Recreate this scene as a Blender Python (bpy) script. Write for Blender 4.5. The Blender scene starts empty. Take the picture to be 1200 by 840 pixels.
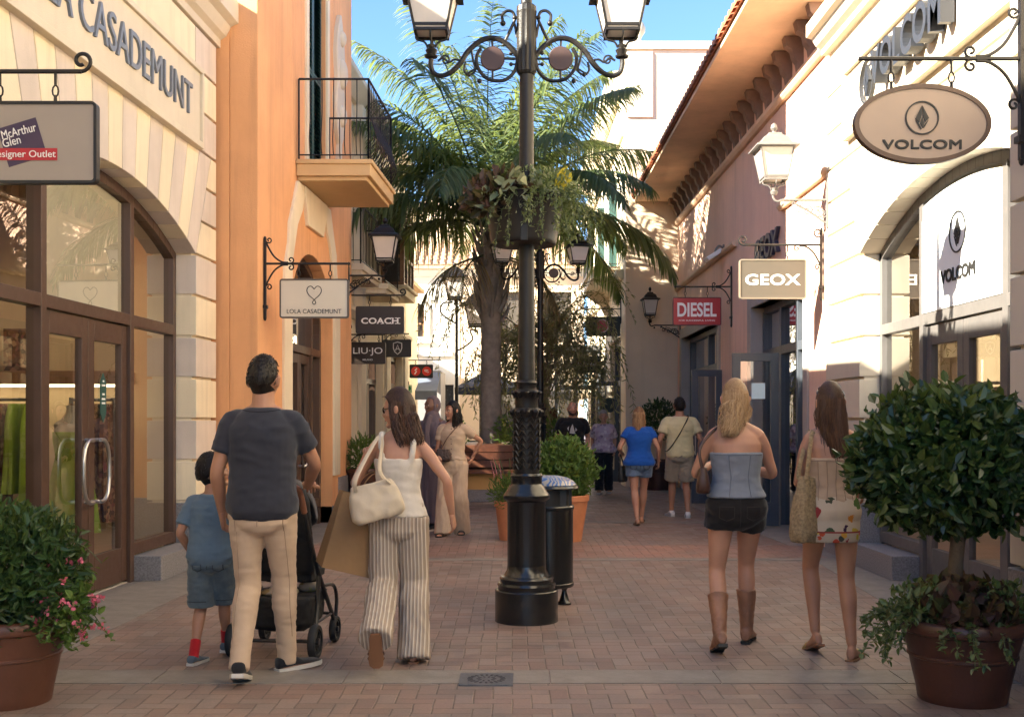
import bpy, bmesh, math, random
from mathutils import Vector, Matrix, noise
R = math.radians
PI = math.pi
rnd = random.Random(11)
SC = bpy.context.scene
COL = SC.collection
F, CX, HY, CAMH = 1333.0, 600.0, 491.0, 1.45      # lens data used to read real sizes and distances


def sx(px, Y):
    return (px - CX) / F * Y


def sz(py, Y):
    return CAMH + (HY - py) / F * Y


# ------------------------------------------------------------------ mesh builder
class MB:
    def __init__(s, mp=None):
        s.v, s.f, s.m, s.mp = [], [], [], mp

    def add(s, vs, fs, mi=0, M=None):
        o = len(s.v)
        for p in vs:
            p = Vector(p)
            if M is not None:
                p = M @ p
            if s.mp is not None:
                p = Vector(s.mp(p.x, p.y, p.z))
            s.v.append(p)
        for k, f in enumerate(fs):
            s.f.append([i + o for i in f])
            s.m.append(mi if isinstance(mi, int) else mi[k])
        return s

    def box(s, x0, y0, z0, x1, y1, z1, mi=0, M=None):
        vs = [(x0, y0, z0), (x1, y0, z0), (x1, y1, z0), (x0, y1, z0), (x0, y0, z1), (x1, y0, z1), (x1, y1, z1), (x0, y1, z1)]
        fs = [(0, 3, 2, 1), (4, 5, 6, 7), (0, 1, 5, 4), (1, 2, 6, 5), (2, 3, 7, 6), (3, 0, 4, 7)]
        return s.add(vs, fs, mi, M)

    def boxc(s, c, d, mi=0, M=None):
        return s.box(c[0] - d[0] / 2, c[1] - d[1] / 2, c[2] - d[2] / 2, c[0] + d[0] / 2, c[1] + d[1] / 2, c[2] + d[2] / 2, mi, M)

    def prism(s, poly, lo, hi, axis='x', mi=0, M=None):
        n = len(poly)

        def pt(a, b, t):
            return (t, a, b) if axis == 'x' else ((a, t, b) if axis == 'y' else (a, b, t))
        vs = [pt(a, b, lo) for a, b in poly] + [pt(a, b, hi) for a, b in poly]
        fs = [tuple(range(n))[::-1], tuple(range(n, 2 * n))] + [(i, (i + 1) % n, n + (i + 1) % n, n + i) for i in range(n)]
        return s.add(vs, fs, mi, M)

    def rings(s, rings, mi=0, caps=True, M=None, closed=True):
        n = len(rings[0])
        vs = [p for r in rings for p in r]
        fs = []
        for k in range(len(rings) - 1):
            for i in range(n if closed else n - 1):
                j = (i + 1) % n
                fs.append((k * n + i, k * n + j, (k + 1) * n + j, (k + 1) * n + i))
        if caps:
            fs.append(tuple(range(n))[::-1])
            fs.append(tuple(range((len(rings) - 1) * n, len(rings) * n)))
        return s.add(vs, fs, mi, M)

    def tube(s, pts, r, n=8, mi=0, caps=True, M=None, flat=1.0):
        pts = [Vector(p) for p in pts]
        rs = r if isinstance(r, (list, tuple)) else [r] * len(pts)
        ref = None
        rr = []
        for k, p in enumerate(pts):
            a = pts[max(k - 1, 0)]
            b = pts[min(k + 1, len(pts) - 1)]
            t = (b - a)
            if t.length < 1e-9:
                t = Vector((0, 0, 1))
            t.normalize()
            if ref is None:
                ref = Vector((0, 0, 1)) if abs(t.z) < 0.9 else Vector((1, 0, 0))
            u = ref - t * ref.dot(t)
            if u.length < 1e-6:
                u = t.orthogonal()
            u.normalize()
            ref = u
            w = t.cross(u)
            rr.append([p + (u * math.cos(2 * PI * i / n) * rs[k] + w * math.sin(2 * PI * i / n) * rs[k] * flat) for i in range(n)])
        return s.rings(rr, mi, caps, M)

    def lathe(s, prof, n=24, c=(0, 0, 0), mi=0, caps=True, M=None):
        rr = [[Vector((c[0] + r * math.cos(2 * PI * i / n), c[1] + r * math.sin(2 * PI * i / n), c[2] + z)) for i in range(n)] for r, z in prof]
        return s.rings(rr, mi, caps, M)

    def ball(s, c, r, nu=16, nv=10, mi=0, M=None):
        if not isinstance(r, (tuple, list)):
            r = (r, r, r)
        rr = []
        for k in range(nv + 1):
            a = -PI / 2 + PI * k / nv
            q = max(math.cos(a), 0.02)
            rr.append([Vector((c[0] + r[0] * q * math.cos(2 * PI * i / nu), c[1] + r[1] * q * math.sin(2 * PI * i / nu), c[2] + r[2] * math.sin(a))) for i in range(nu)])
        return s.rings(rr, mi, True, M)

    def leaf(s, p, d, up, L, W, mi=0, fold=0.25, droop=0.0):
        """one leaf blade of two faces folded on its midrib"""
        d = d.normalized()
        sd = d.cross(up)
        if sd.length < 1e-5:
            sd = d.orthogonal()
        sd.normalize()
        n = sd.cross(d)
        a = p
        m = p + d * L * .5 - n * (droop * L * .25)
        t = p + d * L - n * (droop * L)
        q1 = p + d * L * .33 + sd * W * .5 + n * W * fold
        q2 = p + d * L * .72 + sd * W * .38 + n * (W * fold - droop * L * .5)
        q3 = p + d * L * .33 - sd * W * .5 + n * W * fold
        q4 = p + d * L * .72 - sd * W * .38 + n * (W * fold - droop * L * .5)
        o = len(s.v)
        s.v += [a, q1, q2, t, q4, q3]
        s.f += [[o, o + 1, o + 2, o + 3], [o, o + 3, o + 4, o + 5]]
        s.m += [mi, mi]

    def build(s, name, mats, parent=None, smooth=38, recalc=True, bevel=0, kind=None, label=None, loc=None):
        me = bpy.data.meshes.new(name)
        off = Vector((0, 0, 0))
        if parent is not None:
            q = parent
            while q is not None:
                off += q.location
                q = q.parent
        if loc is not None:
            off = off + Vector(loc)
        me.from_pydata([tuple(p - off) for p in s.v], [], s.f)
        if not isinstance(mats, (list, tuple)):
            mats = [mats]
        for m in mats:
            me.materials.append(m)
        me.polygons.foreach_set('material_index', s.m)
        if recalc:
            bm = bmesh.new()
            bm.from_mesh(me)
            bmesh.ops.recalc_face_normals(bm, faces=bm.faces)
            bm.to_mesh(me)
            bm.free()
        if smooth:
            me.polygons.foreach_set('use_smooth', [True] * len(me.polygons))
            me.set_sharp_from_angle(angle=R(smooth))
        me.update()
        o = bpy.data.objects.new(name, me)
        COL.objects.link(o)
        if parent is not None:
            o.parent = parent
        if loc is not None:
            o.location = loc
        if bevel:
            b = o.modifiers.new('bevel', 'BEVEL')
            b.width = bevel
            b.segments = 2
            b.limit_method = 'ANGLE'
            b.angle_limit = R(40)
            b.harden_normals = False
        if kind:
            o['kind'] = kind
        if label:
            o['label'] = label
        return o


def tag(o, label, cat, group=None):
    o['label'] = label
    o['category'] = cat
    if group:
        o['group'] = group
    return o


def thing(name, label, cat, loc=(0, 0, 0), rz=0.0, group=None):
    o = bpy.data.objects.new(name, None)
    o.empty_display_size = .1
    COL.objects.link(o)
    o.location = loc
    o.rotation_euler = (0, 0, rz)
    return tag(o, label, cat, group)


def dup(root, loc, rz=0.0, label=None, scale=None):
    def cp(o, par):
        c = o.copy()
        COL.objects.link(c)
        if par is not None:
            c.parent = par
        for ch in [x for x in bpy.data.objects if x.parent == o]:
            cp(ch, c)
        return c
    r = cp(root, None)
    r.location = loc
    r.rotation_euler = (0, 0, rz)
    if scale:
        r.scale = (scale, scale, scale)
    if label:
        r['label'] = label
    return r


def arc(c, r, a0, a1, n=10):
    return [(c[0] + r * math.cos(R(a0 + (a1 - a0) * i / n)), c[1] + r * math.sin(R(a0 + (a1 - a0) * i / n))) for i in range(n + 1)]


def spiral(c, r0, r1, a0, a1, n=18):
    return [(c[0] + (r0 + (r1 - r0) * i / n) * math.cos(R(a0 + (a1 - a0) * i / n)), c[1] + (r0 + (r1 - r0) * i / n) * math.sin(R(a0 + (a1 - a0) * i / n))) for i in range(n + 1)]


def smooth_path(pts, sub=6):
    """Catmull-Rom through the points"""
    pts = [Vector(p) for p in pts]
    out = []
    for i in range(len(pts) - 1):
        p0, p1, p2, p3 = pts[max(i - 1, 0)], pts[i], pts[i + 1], pts[min(i + 2, len(pts) - 1)]
        for k in range(sub):
            t = k / sub
            out.append(.5 * ((2 * p1) + (p2 - p0) * t + (2 * p0 - 5 * p1 + 4 * p2 - p3) * t * t + (3 * p1 - p0 - 3 * p2 + p3) * t ** 3))
    out.append(pts[-1])
    return out


def text_geo(txt, w, h, bold=0.0, space=1.0, depth=0.01):
    """lettering as plain geometry: fits a w x h box centred on (0,0) in the x-z plane, facing -y, reading along +x"""
    cu = bpy.data.curves.new('lettering', 'FONT')
    cu.body = txt
    cu.align_x = 'CENTER'
    cu.offset = bold
    cu.space_character = space
    cu.extrude = .02
    cu.resolution_u = 4
    ob = bpy.data.objects.new('lettering', cu)
    COL.objects.link(ob)
    dg = bpy.context.evaluated_depsgraph_get()
    me = ob.evaluated_get(dg).to_mesh()
    vs = [v.co.copy() for v in me.vertices]
    fs = [list(p.vertices) for p in me.polygons]
    ob.evaluated_get(dg).to_mesh_clear()
    bpy.data.objects.remove(ob)
    bpy.data.curves.remove(cu)
    x0, x1 = min(v.x for v in vs), max(v.x for v in vs)
    y0, y1 = min(v.y for v in vs), max(v.y for v in vs)
    kx, ky = w / (x1 - x0), h / (y1 - y0)
    return [((v.x - (x0 + x1) / 2) * kx, -depth if v.z > 0 else 0.0, (v.y - (y0 + y1) / 2) * ky) for v in vs], fs


def fat_text(txt, w, h, sp=1.0, depth=.004, fat=.02):
    """heavier lettering: the same outlines laid over one another a hair apart"""
    vs, fs = text_geo(txt, w * (1 - fat), h * (1 - fat * 2), 0, sp, depth)
    V, Fc = [], []
    for k, (dx, dz) in enumerate(((-1, -1), (1, -1), (-1, 1), (1, 1), (0, 0))):
        o = len(V)
        V += [(x + dx * fat * h * .55, y - (.0004 * k if y < 0 else 0), z + dz * fat * h * .8) for x, y, z in vs]
        Fc += [[i + o for i in f] for f in fs]
    return V, Fc


def ribbon(mb, pts, w, M, depth=.006, mi=0, closed=False):
    """a flat painted or cut line of constant width in the x-z plane"""
    P2 = [Vector((p[0], p[1])) for p in pts]
    n = len(P2)
    L, Rr = [], []
    for i in range(n):
        a = P2[(i - 1) % n] if (closed or i > 0) else P2[i]
        b = P2[(i + 1) % n] if (closed or i < n - 1) else P2[i]
        t = (b - a).normalized() if (b - a).length > 1e-9 else Vector((1, 0))
        q = Vector((-t.y, t.x)) * w / 2
        L.append(P2[i] + q)
        Rr.append(P2[i] - q)
    m = n if closed else n - 1
    for i in range(m):
        j = (i + 1) % n
        mb.prism([tuple(L[i]), tuple(Rr[i]), tuple(Rr[j]), tuple(L[j])], -depth, 0, 'y', mi, M)


# ------------------------------------------------------------------ materials
def nodes_of(name):
    m = bpy.data.materials.new(name)
    m.use_nodes = True
    nt = m.node_tree
    for n in list(nt.nodes):
        nt.nodes.remove(n)
    return m, nt


class NT:
    def __init__(s, nt):
        s.nt = nt

    def n(s, t, **kw):
        nd = s.nt.nodes.new(t)
        for k, v in kw.items():
            if k.startswith('_'):
                setattr(nd, k[1:], v)
        return nd

    def lk(s, a, b):
        s.nt.links.new(a, b)

    def math(s, op, a, b=None, c=None):
        nd = s.nt.nodes.new('ShaderNodeMath')
        nd.operation = op
        for i, v in enumerate((a, b, c)):
            if v is None:
                continue
            if isinstance(v, (int, float)):
                nd.inputs[i].default_value = v
            else:
                s.nt.links.new(v, nd.inputs[i])
        return nd.outputs[0]

    def mix(s, fac, a, b, mode='MIX'):
        nd = s.nt.nodes.new('ShaderNodeMix')
        nd.data_type = 'RGBA'
        nd.blend_type = mode
        for sock, v in ((nd.inputs['Factor'], fac), (nd.inputs['A'], a), (nd.inputs['B'], b)) if False else ((nd.inputs[0], fac), (nd.inputs[6], a), (nd.inputs[7], b)):
            if isinstance(v, (int, float)):
                sock.default_value = v
            elif isinstance(v, (tuple, list)):
                sock.default_value = (*v[:3], 1)
            else:
                s.nt.links.new(v, sock)
        return nd.outputs[2]

    def noise(s, vec, scale, detail=4, rough=.55):
        nd = s.nt.nodes.new('ShaderNodeTexNoise')
        nd.inputs['Scale'].default_value = scale
        nd.inputs['Detail'].default_value = detail
        nd.inputs['Roughness'].default_value = rough
        if vec is not None:
            s.nt.links.new(vec, nd.inputs['Vector'])
        return nd.outputs['Fac']

    def ramp(s, fac, stops):
        nd = s.nt.nodes.new('ShaderNodeValToRGB')
        e = nd.color_ramp.elements
        while len(e) < len(stops):
            e.new(.5)
        for i, (p, c) in enumerate(stops):
            e[i].position = p
            e[i].color = (*c, 1) if len(c) == 3 else c
        s.nt.links.new(fac, nd.inputs[0])
        return nd.outputs[0]


def shade(col, k):
    return tuple(max(0, min(1, c * k)) for c in col)


MATS = {}


def mat(name, col, rough=.6, metal=0.0, var=.12, scale=3.0, bump=0.0, bscale=80.0, spec=.5, col2=None, streak=0.0, coat=0.0, space='pos', sheen=0.0):
    if name in MATS:
        return MATS[name]
    m, nt = nodes_of(name)
    k = NT(nt)
    out = k.n('ShaderNodeOutputMaterial')
    b = k.n('ShaderNodeBsdfPrincipled')
    k.lk(b.outputs[0], out.inputs[0])
    if space == 'pos':
        vec = k.n('ShaderNodeNewGeometry').outputs['Position']
    else:
        vec = k.n('ShaderNodeTexCoord').outputs['Object']
    c2 = col2 or shade(col, 1 - var)
    n1 = k.noise(vec, scale, 6, .6)
    r = k.ramp(n1, [(.3, c2), (.7, shade(col, 1 + var * .4) if col2 is None else col)])
    if streak:
        mp = k.n('ShaderNodeMapping')
        mp.inputs['Scale'].default_value = (3.0, 3.0, .22)
        k.lk(vec, mp.inputs[0])
        n2 = k.noise(mp.outputs[0], 2.2, 5, .65)
        f = k.ramp(n2, [(.5, (0, 0, 0)), (.78, (1, 1, 1))])
        r = k.mix(k.math('MULTIPLY', f, streak), r, shade(col, .62))
    k.lk(r, b.inputs['Base Color'])
    b.inputs['Roughness'].default_value = rough
    rr = k.noise(vec, scale * 3.1, 3)
    k.lk(k.math('ADD', k.math('MULTIPLY', k.math('SUBTRACT', rr, .5), .22), rough), b.inputs['Roughness'])
    b.inputs['Metallic'].default_value = metal
    b.inputs['Specular IOR Level'].default_value = spec
    b.inputs['Coat Weight'].default_value = coat
    b.inputs['Sheen Weight'].default_value = sheen
    if bump:
        bn = k.n('ShaderNodeBump')
        bn.inputs['Strength'].default_value = bump
        bn.inputs['Distance'].default_value = .01
        k.lk(k.noise(vec, bscale, 5, .6), bn.inputs['Height'])
        k.lk(bn.outputs[0], b.inputs['Normal'])
    MATS[name] = m
    return m


def leaf_mat(name, cols, rough=.4, trans=.35, spec=.4):
    """leaves differ from one another: colour by island"""
    m, nt = nodes_of(name)
    k = NT(nt)
    out = k.n('ShaderNodeOutputMaterial')
    g = k.n('ShaderNodeNewGeometry')
    st = [(i / max(1, len(cols) - 1), c) for i, c in enumerate(cols)]
    c = k.ramp(g.outputs['Random Per Island'], st)
    b = k.n('ShaderNodeBsdfPrincipled')
    k.lk(c, b.inputs['Base Color'])
    b.inputs['Roughness'].default_value = rough
    b.inputs['Specular IOR Level'].default_value = spec
    t = k.n('ShaderNodeBsdfTranslucent')
    k.lk(k.mix(.5, c, (.28, .33, .05), 'MIX'), t.inputs[0])
    mx = k.n('ShaderNodeMixShader')
    mx.inputs[0].default_value = trans
    k.lk(b.outputs[0], mx.inputs[1])
    k.lk(t.outputs[0], mx.inputs[2])
    k.lk(mx.outputs[0], out.inputs[0])
    return m


def glass_mat(name, tint=(.93, .95, .94), f0=.045, gain=1.0, rough=.0):
    m, nt = nodes_of(name)
    k = NT(nt)
    out = k.n('ShaderNodeOutputMaterial')
    t = k.n('ShaderNodeBsdfTransparent')
    t.inputs[0].default_value = (*tint, 1)
    g = k.n('ShaderNodeBsdfGlossy')
    g.inputs['Roughness'].default_value = rough
    ge = k.n('ShaderNodeNewGeometry')
    dt = k.n('ShaderNodeVectorMath', _operation='DOT_PRODUCT')
    k.lk(ge.outputs['Normal'], dt.inputs[0])
    k.lk(ge.outputs['Incoming'], dt.inputs[1])
    om = k.math('SUBTRACT', 1.0, k.math('ABSOLUTE', dt.outputs['Value']))
    sch = k.math('ADD', f0 * 1.8, k.math('MULTIPLY', k.math('POWER', om, 4.2), 1 - f0 * 1.8))
    fac = k.math('MINIMUM', k.math('MULTIPLY', sch, gain), 1.0)
    mx = k.n('ShaderNodeMixShader')
    k.lk(fac, mx.inputs[0])
    k.lk(t.outputs[0], mx.inputs[1])
    k.lk(g.outputs[0], mx.inputs[2])
    k.lk(mx.outputs[0], out.inputs[0])
    return m


def emit_mat(name, col, s):
    m, nt = nodes_of(name)
    k = NT(nt)
    out = k.n('ShaderNodeOutputMaterial')
    e = k.n('ShaderNodeEmission')
    e.inputs[0].default_value = (*col, 1)
    e.inputs[1].default_value = s
    k.lk(e.outputs[0], out.inputs[0])
    return m


def brick_mat(name, cols, grout, bw=.2, unit=.1):
    """90 degree herringbone of 2:1 clinkers, laid square to the street"""
    m, nt = nodes_of(name)
    k = NT(nt)
    out = k.n('ShaderNodeOutputMaterial')
    b = k.n('ShaderNodeBsdfPrincipled')
    k.lk(b.outputs[0], out.inputs[0])
    pos = k.n('ShaderNodeNewGeometry').outputs['Position']
    wob = k.n('ShaderNodeTexNoise')
    wob.inputs['Scale'].default_value = 2.5
    k.lk(pos, wob.inputs['Vector'])
    sp = k.n('ShaderNodeSeparateXYZ')
    k.lk(pos, sp.inputs[0])
    wv = k.math('MULTIPLY', k.math('SUBTRACT', wob.outputs['Fac'], .5), .02)
    x = k.math('DIVIDE', k.math('ADD', sp.outputs[0], wv), unit)
    y = k.math('DIVIDE', k.math('ADD', sp.outputs[1], wv), unit)
    i, j = k.math('FLOOR', x), k.math('FLOOR', y)
    fx, fy = k.math('SUBTRACT', x, i), k.math('SUBTRACT', y, j)
    d = k.math('SUBTRACT', i, j)
    v = k.math('FLOORED_MODULO', d, 4.0)
    horiz = k.math('LESS_THAN', v, 1.5)
    is1 = k.math('COMPARE', v, 1.0, .1)
    is2 = k.math('COMPARE', v, 2.0, .1)
    # brick id
    idx = k.math('SUBTRACT', i, is1)
    idy = k.math('SUBTRACT', j, is2)
    # local coordinate along the brick (0..2) and across (0..1)
    la = k.math('ADD', k.math('MULTIPLY', horiz, k.math('ADD', fx, is1)), k.math('MULTIPLY', k.math('SUBTRACT', 1.0, horiz), k.math('ADD', fy, is2)))
    lb = k.math('ADD', k.math('MULTIPLY', horiz, fy), k.math('MULTIPLY', k.math('SUBTRACT', 1.0, horiz), fx))
    ea = k.math('MINIMUM', la, k.math('SUBTRACT', 2.0, la))
    eb = k.math('MINIMUM', lb, k.math('SUBTRACT', 1.0, lb))
    e = k.math('MINIMUM', ea, eb)
    jit = k.math('MULTIPLY', k.math('SUBTRACT', k.noise(pos, 35, 3), .5), .05)
    e = k.math('ADD', e, jit)
    mort = k.ramp(e, [(.0, (.1, .1, .1)), (.06, (1, 1, 1))])
    cmb = k.n('ShaderNodeCombineXYZ')
    k.lk(idx, cmb.inputs[0])
    k.lk(idy, cmb.inputs[1])
    k.lk(horiz, cmb.inputs[2])
    wn = k.n('ShaderNodeTexWhiteNoise')
    k.lk(cmb.outputs[0], wn.inputs['Vector'])
    st = [(q / (len(cols) - 1), c) for q, c in enumerate(cols)]
    c = k.ramp(wn.outputs['Value'], st)
    big = k.ramp(k.noise(pos, .45, 4), [(.3, (.72, .70, .70)), (.7, (1.12, 1.06, 1.0))])
    c = k.mix(1.0, c, big, 'MULTIPLY')
    fine = k.ramp(k.noise(pos, 60, 5), [(.25, (.75, .75, .75)), (.75, (1.15, 1.15, 1.15))])
    c = k.mix(.7, c, fine, 'MULTIPLY')
    spot = k.ramp(k.noise(pos, 5.5, 6, .7), [(.62, (1, 1, 1)), (.74, (.62, .6, .58))])
    c = k.mix(.6, c, spot, 'MULTIPLY')
    patch = k.ramp(k.noise(pos, 1.6, 5, .65), [(.38, (.80, .86, .88)), (.62, (1.14, 1.03, .98))])
    c = k.mix(.8, c, patch, 'MULTIPLY')
    vo = k.n('ShaderNodeTexVoronoi')
    vo.inputs['Scale'].default_value = 1.7
    k.lk(pos, vo.inputs['Vector'])
    gum = k.ramp(vo.outputs['Distance'], [(.022, (.55, .54, .53)), (.034, (1, 1, 1))])
    c = k.mix(.8, c, gum, 'MULTIPLY')
    c = k.mix(mort, grout, c)
    k.lk(c, b.inputs['Base Color'])
    rr = k.ramp(wn.outputs['Color'], [(0, (.42,) * 3), (1, (.62,) * 3)])
    k.lk(rr, b.inputs['Roughness'])
    b.inputs['Specular IOR Level'].default_value = .45
    bn = k.n('ShaderNodeBump')
    bn.inputs['Strength'].default_value = .7
    bn.inputs['Distance'].default_value = .006
    hh = k.math('ADD', mort, k.math('MULTIPLY', k.noise(pos, 90, 4), .25))
    hh = k.math('ADD', hh, k.math('MULTIPLY', wn.outputs['Value'], .3))
    k.lk(hh, bn.inputs['Height'])
    k.lk(bn.outputs[0], b.inputs['Normal'])
    return m


# surfaces shared by many things (real-world base colours)
CREAM = mat('cream_paint', (.78, .67, .48), .75, var=.10, scale=1.3, bump=.3, bscale=90, streak=.5)
MAUVE = mat('greige_paint', (.64, .55, .47), .75, var=.14, scale=1.3, bump=.3, bscale=90, streak=.45)
CREAMW = mat('pale_cream_paint', (.66, .575, .44), .75, var=.10, scale=1.2, bump=.25, bscale=120, streak=.2)
CREAMW2 = mat('pale_greige_paint', (.60, .52, .405), .75, var=.10, scale=1.2, bump=.25, bscale=120, streak=.2)
ORANGE = mat('orange_stucco', (.76, .39, .175), .85, var=.16, scale=.9, bump=.5, bscale=60, streak=.55)
PINK = mat('pink_stucco', (.80, .53, .39), .85, var=.14, scale=.9, bump=.5, bscale=60, streak=.55)
BEIGE = mat('beige_stucco', (.78, .62, .45), .85, var=.12, scale=.9, bump=.3, bscale=70, streak=.2)
WHITEW = mat('white_render', (.78, .74, .66), .85, var=.10, scale=.8, bump=.25, bscale=70, streak=.15)
GRANITE = mat('grey_granite', (.24, .23, .235), .5, var=.45, scale=70, bump=.1, bscale=150)
STONE = mat('pale_stone', (.42, .37, .31), .6, var=.2, scale=9, bump=.25, bscale=60)
KERB = mat('grey_paving_stone', (.225, .20, .172), .6, var=.25, scale=6, bump=.3, bscale=55)
BROWNF = mat('brown_metal_frame', (.078, .042, .027), .42, var=.12, scale=6, bump=.04)
GREYF = mat('grey_metal_frame', (.105, .108, .115), .42, var=.12, scale=6, bump=.04)
SLATE = mat('slate_blue_frame', (.060, .070, .088), .42, var=.12, scale=6, bump=.04)
IRON = mat('black_iron', (.012, .010, .009), .42, var=.3, scale=18, bump=.2, bscale=90, spec=.4)
IRONB = mat('gloss_black_iron', (.012, .012, .012), .22, var=.3, scale=14, bump=.10, bscale=60, spec=.6)
IRONG = mat('grey_painted_iron', (.16, .145, .135), .5, var=.15, scale=14, bump=.1)
STEEL = mat('brushed_steel', (.55, .54, .52), .34, metal=1, var=.02, scale=3)
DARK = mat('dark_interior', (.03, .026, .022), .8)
WOODD = mat('dark_red_wood', (.13, .045, .022), .45, var=.35, scale=9, bump=.15, bscale=40)
WOODB = mat('brown_wood', (.26, .135, .07), .55, var=.3, scale=9, bump=.15, bscale=40)
TERRA = mat('terracotta', (.50, .20, .09), .7, var=.2, scale=6, bump=.2, bscale=60, streak=.25)
TERRAD = mat('dark_glazed_terracotta', (.066, .024, .015), .38, var=.25, scale=5, bump=.15, bscale=40, streak=.4)
TILE = mat('clay_roof_tile', (.42, .15, .07), .75, var=.35, scale=7, bump=.3, bscale=50)
TILEP = mat('pale_roof_tile', (.52, .36, .22), .8, var=.3, scale=5, bump=.3, bscale=50)
SOFFIT = mat('tan_soffit', (.72, .51, .34), .8, var=.2, scale=1.6, bump=.2, bscale=60, streak=.2)
BROWNC = mat('brown_corbel', (.24, .15, .11), .7, var=.2, scale=6)
SHUT = mat('teal_shutter', (.018, .062, .060), .5, var=.2, scale=8)
FROST = mat('frosted_lamp_glass', (.60, .55, .50), .35, var=.06, scale=8)
WHITE = mat('white_paint', (.78, .77, .74), .5, var=.05)
PAPER = mat('white_film', (.80, .82, .80), .45, var=.03)
BLACKP = mat('black_paint', (.012, .012, .012), .5, var=.1)
INKW = mat('white_ink', (.80, .79, .76), .55, var=.03)
INKK = mat('black_ink', (.015, .014, .014), .55, var=.1)
GLASS = glass_mat('shop_glass', (.90, .90, .86), gain=1.9)
GLASSD = glass_mat('dark_glass', (.55, .55, .52), gain=2.4)
SOIL = mat('potting_soil', (.035, .022, .014), .95, var=.4, scale=40, bump=.6, bscale=60)
# ================================================================== ground
BR1 = brick_mat('clinker_paving', [(.222, .166, .142), (.26, .198, .168), (.248, .205, .183), (.21, .15, .13), (.275, .22, .19)], (.12, .098, .083))
BR2 = brick_mat('sunstreak_clinker_paving', [(.27, .17, .138), (.30, .19, .155), (.25, .165, .14), (.285, .195, .16)], (.10, .07, .055))  # redder clinker tones stand in for a faint warm light patch
g = MB()
N = 24
xs = [-160 + 320 * i / N for i in range(N + 1)]
ys = [-60 + 320 * i / N for i in range(N + 1)]
g.add([(x, y, 0) for y in ys for x in xs], [(j * (N + 1) + i, j * (N + 1) + i + 1, (j + 1) * (N + 1) + i + 1, (j + 1) * (N + 1) + i) for j in range(N) for i in range(N)])
g.build('ground', BR1, smooth=0, kind='structure')


def slabs(name, x0, x1, y0, y1, z, m, step, along='x', gap=.006, seed=1):
    """a course of separate paving stones, each a slightly raised slab"""
    r = random.Random(seed)
    b = MB()
    a, e = (x0, x1) if along == 'x' else (y0, y1)
    while a < e - .02:
        s = min(step * r.uniform(.85, 1.15), e - a)
        h = z + r.uniform(-.0008, .0008)
        if along == 'x':
            b.box(a + gap / 2, y0, -.02, a + s - gap / 2, y1, h)
        else:
            b.box(x0, a + gap / 2, -.02, x1, a + s - gap / 2, h)
        a += s
    return b.build(name, m, smooth=0, kind='structure')


slabs('stone_band', -3.0, 3.0, 6.24, 6.56, .0045, KERB, 1.1, seed=3)
slabs('stone_band', -2.9, 3.3, 11.66, 11.86, .0045, KERB, .9, seed=4)
slabs('stone_band', -2.7, 3.3, 15.9, 16.06, .0045, KERB, .9, seed=5)
b = MB()
b.box(-2.9, 11.87, -.02, 3.3, 13.05, .004)  # strip with the warm light streak put into its brick colour
b.build('sunstreak_band', BR2, smooth=0, kind='structure')
# stone strips at the foot of both shop rows
for nm, pts, sd in (('pavement', [(-3.9, 2.0), (-2.92, 2.0), (-2.72, 9.3), (-2.35, 11.6), (-2.05, 17.2), (-1.9, 26), (-3.6, 26)], 1),
                    ('pavement', [(4.2, 2.0), (2.9, 2.0), (2.95, 9.2), (3.18, 13.0), (3.0, 17), (3.0, 24.3), (4.2, 24.3)], 2)):
    b = MB()
    b.prism(pts, -.02, .0035, 'z')
    b.build(nm, KERB, smooth=0, kind='structure')

# ================================================================== wall makers
LM = lambda c: (lambda n, y, z: (c + .045 * y + n, y, z))
RM = lambda c: (lambda n, y, z: (c - n, y, z))


def op_top(o, y):
    if not o.get('rise'):
        return o['z1']
    hw = (o['y1'] - o['y0']) / 2
    t = (y - (o['y0'] + o['y1']) / 2) / hw
    return o['z1'] + o['rise'] * math.sqrt(max(0, 1 - t * t))


def wall(mb, y0, y1, z0, z1, t, ops=(), mi=0, n0=0.0):
    br = {y0, y1}
    for o in ops:
        br |= {o['y0'], o['y1']}
        if o.get('rise'):
            hw, yc = (o['y1'] - o['y0']) / 2, (o['y0'] + o['y1']) / 2
            br |= {yc - hw * math.cos(PI * i / 18) for i in range(1, 18)}
    br = sorted(q for q in br if y0 - 1e-6 <= q <= y1 + 1e-6)
    for a, c in zip(br[:-1], br[1:]):
        m = (a + c) / 2
        lo = (z0, z0)
        for o in sorted([o for o in ops if o['y0'] < m < o['y1']], key=lambda o: o['z0']):
            if o['z0'] > lo[0] + 1e-4:
                mb.prism([(a, lo[0]), (c, lo[1]), (c, o['z0']), (a, o['z0'])], n0 - t, n0, 'x', mi)
            lo = (op_top(o, a), op_top(o, c))
        if z1 > max(lo) + 1e-4:
            mb.prism([(a, lo[0]), (c, lo[1]), (c, z1), (a, z1)], n0 - t, n0, 'x', mi)


def moulding(mb, y0, y1, prof, mi=0):
    """a profile of (n, z) points run along y"""
    mb.prism(prof, y0, y1, 'y', mi)


YC, HWD, SPR, RISE = 9.27, 2.03, 3.09, .43
RAD = (HWD ** 2 + RISE ** 2) / (2 * RISE)
ZCEN = SPR + RISE - RAD


def arch_z(y, r=RAD):
    return ZCEN + math.sqrt(max(0, r * r - (y - YC) ** 2))


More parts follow.
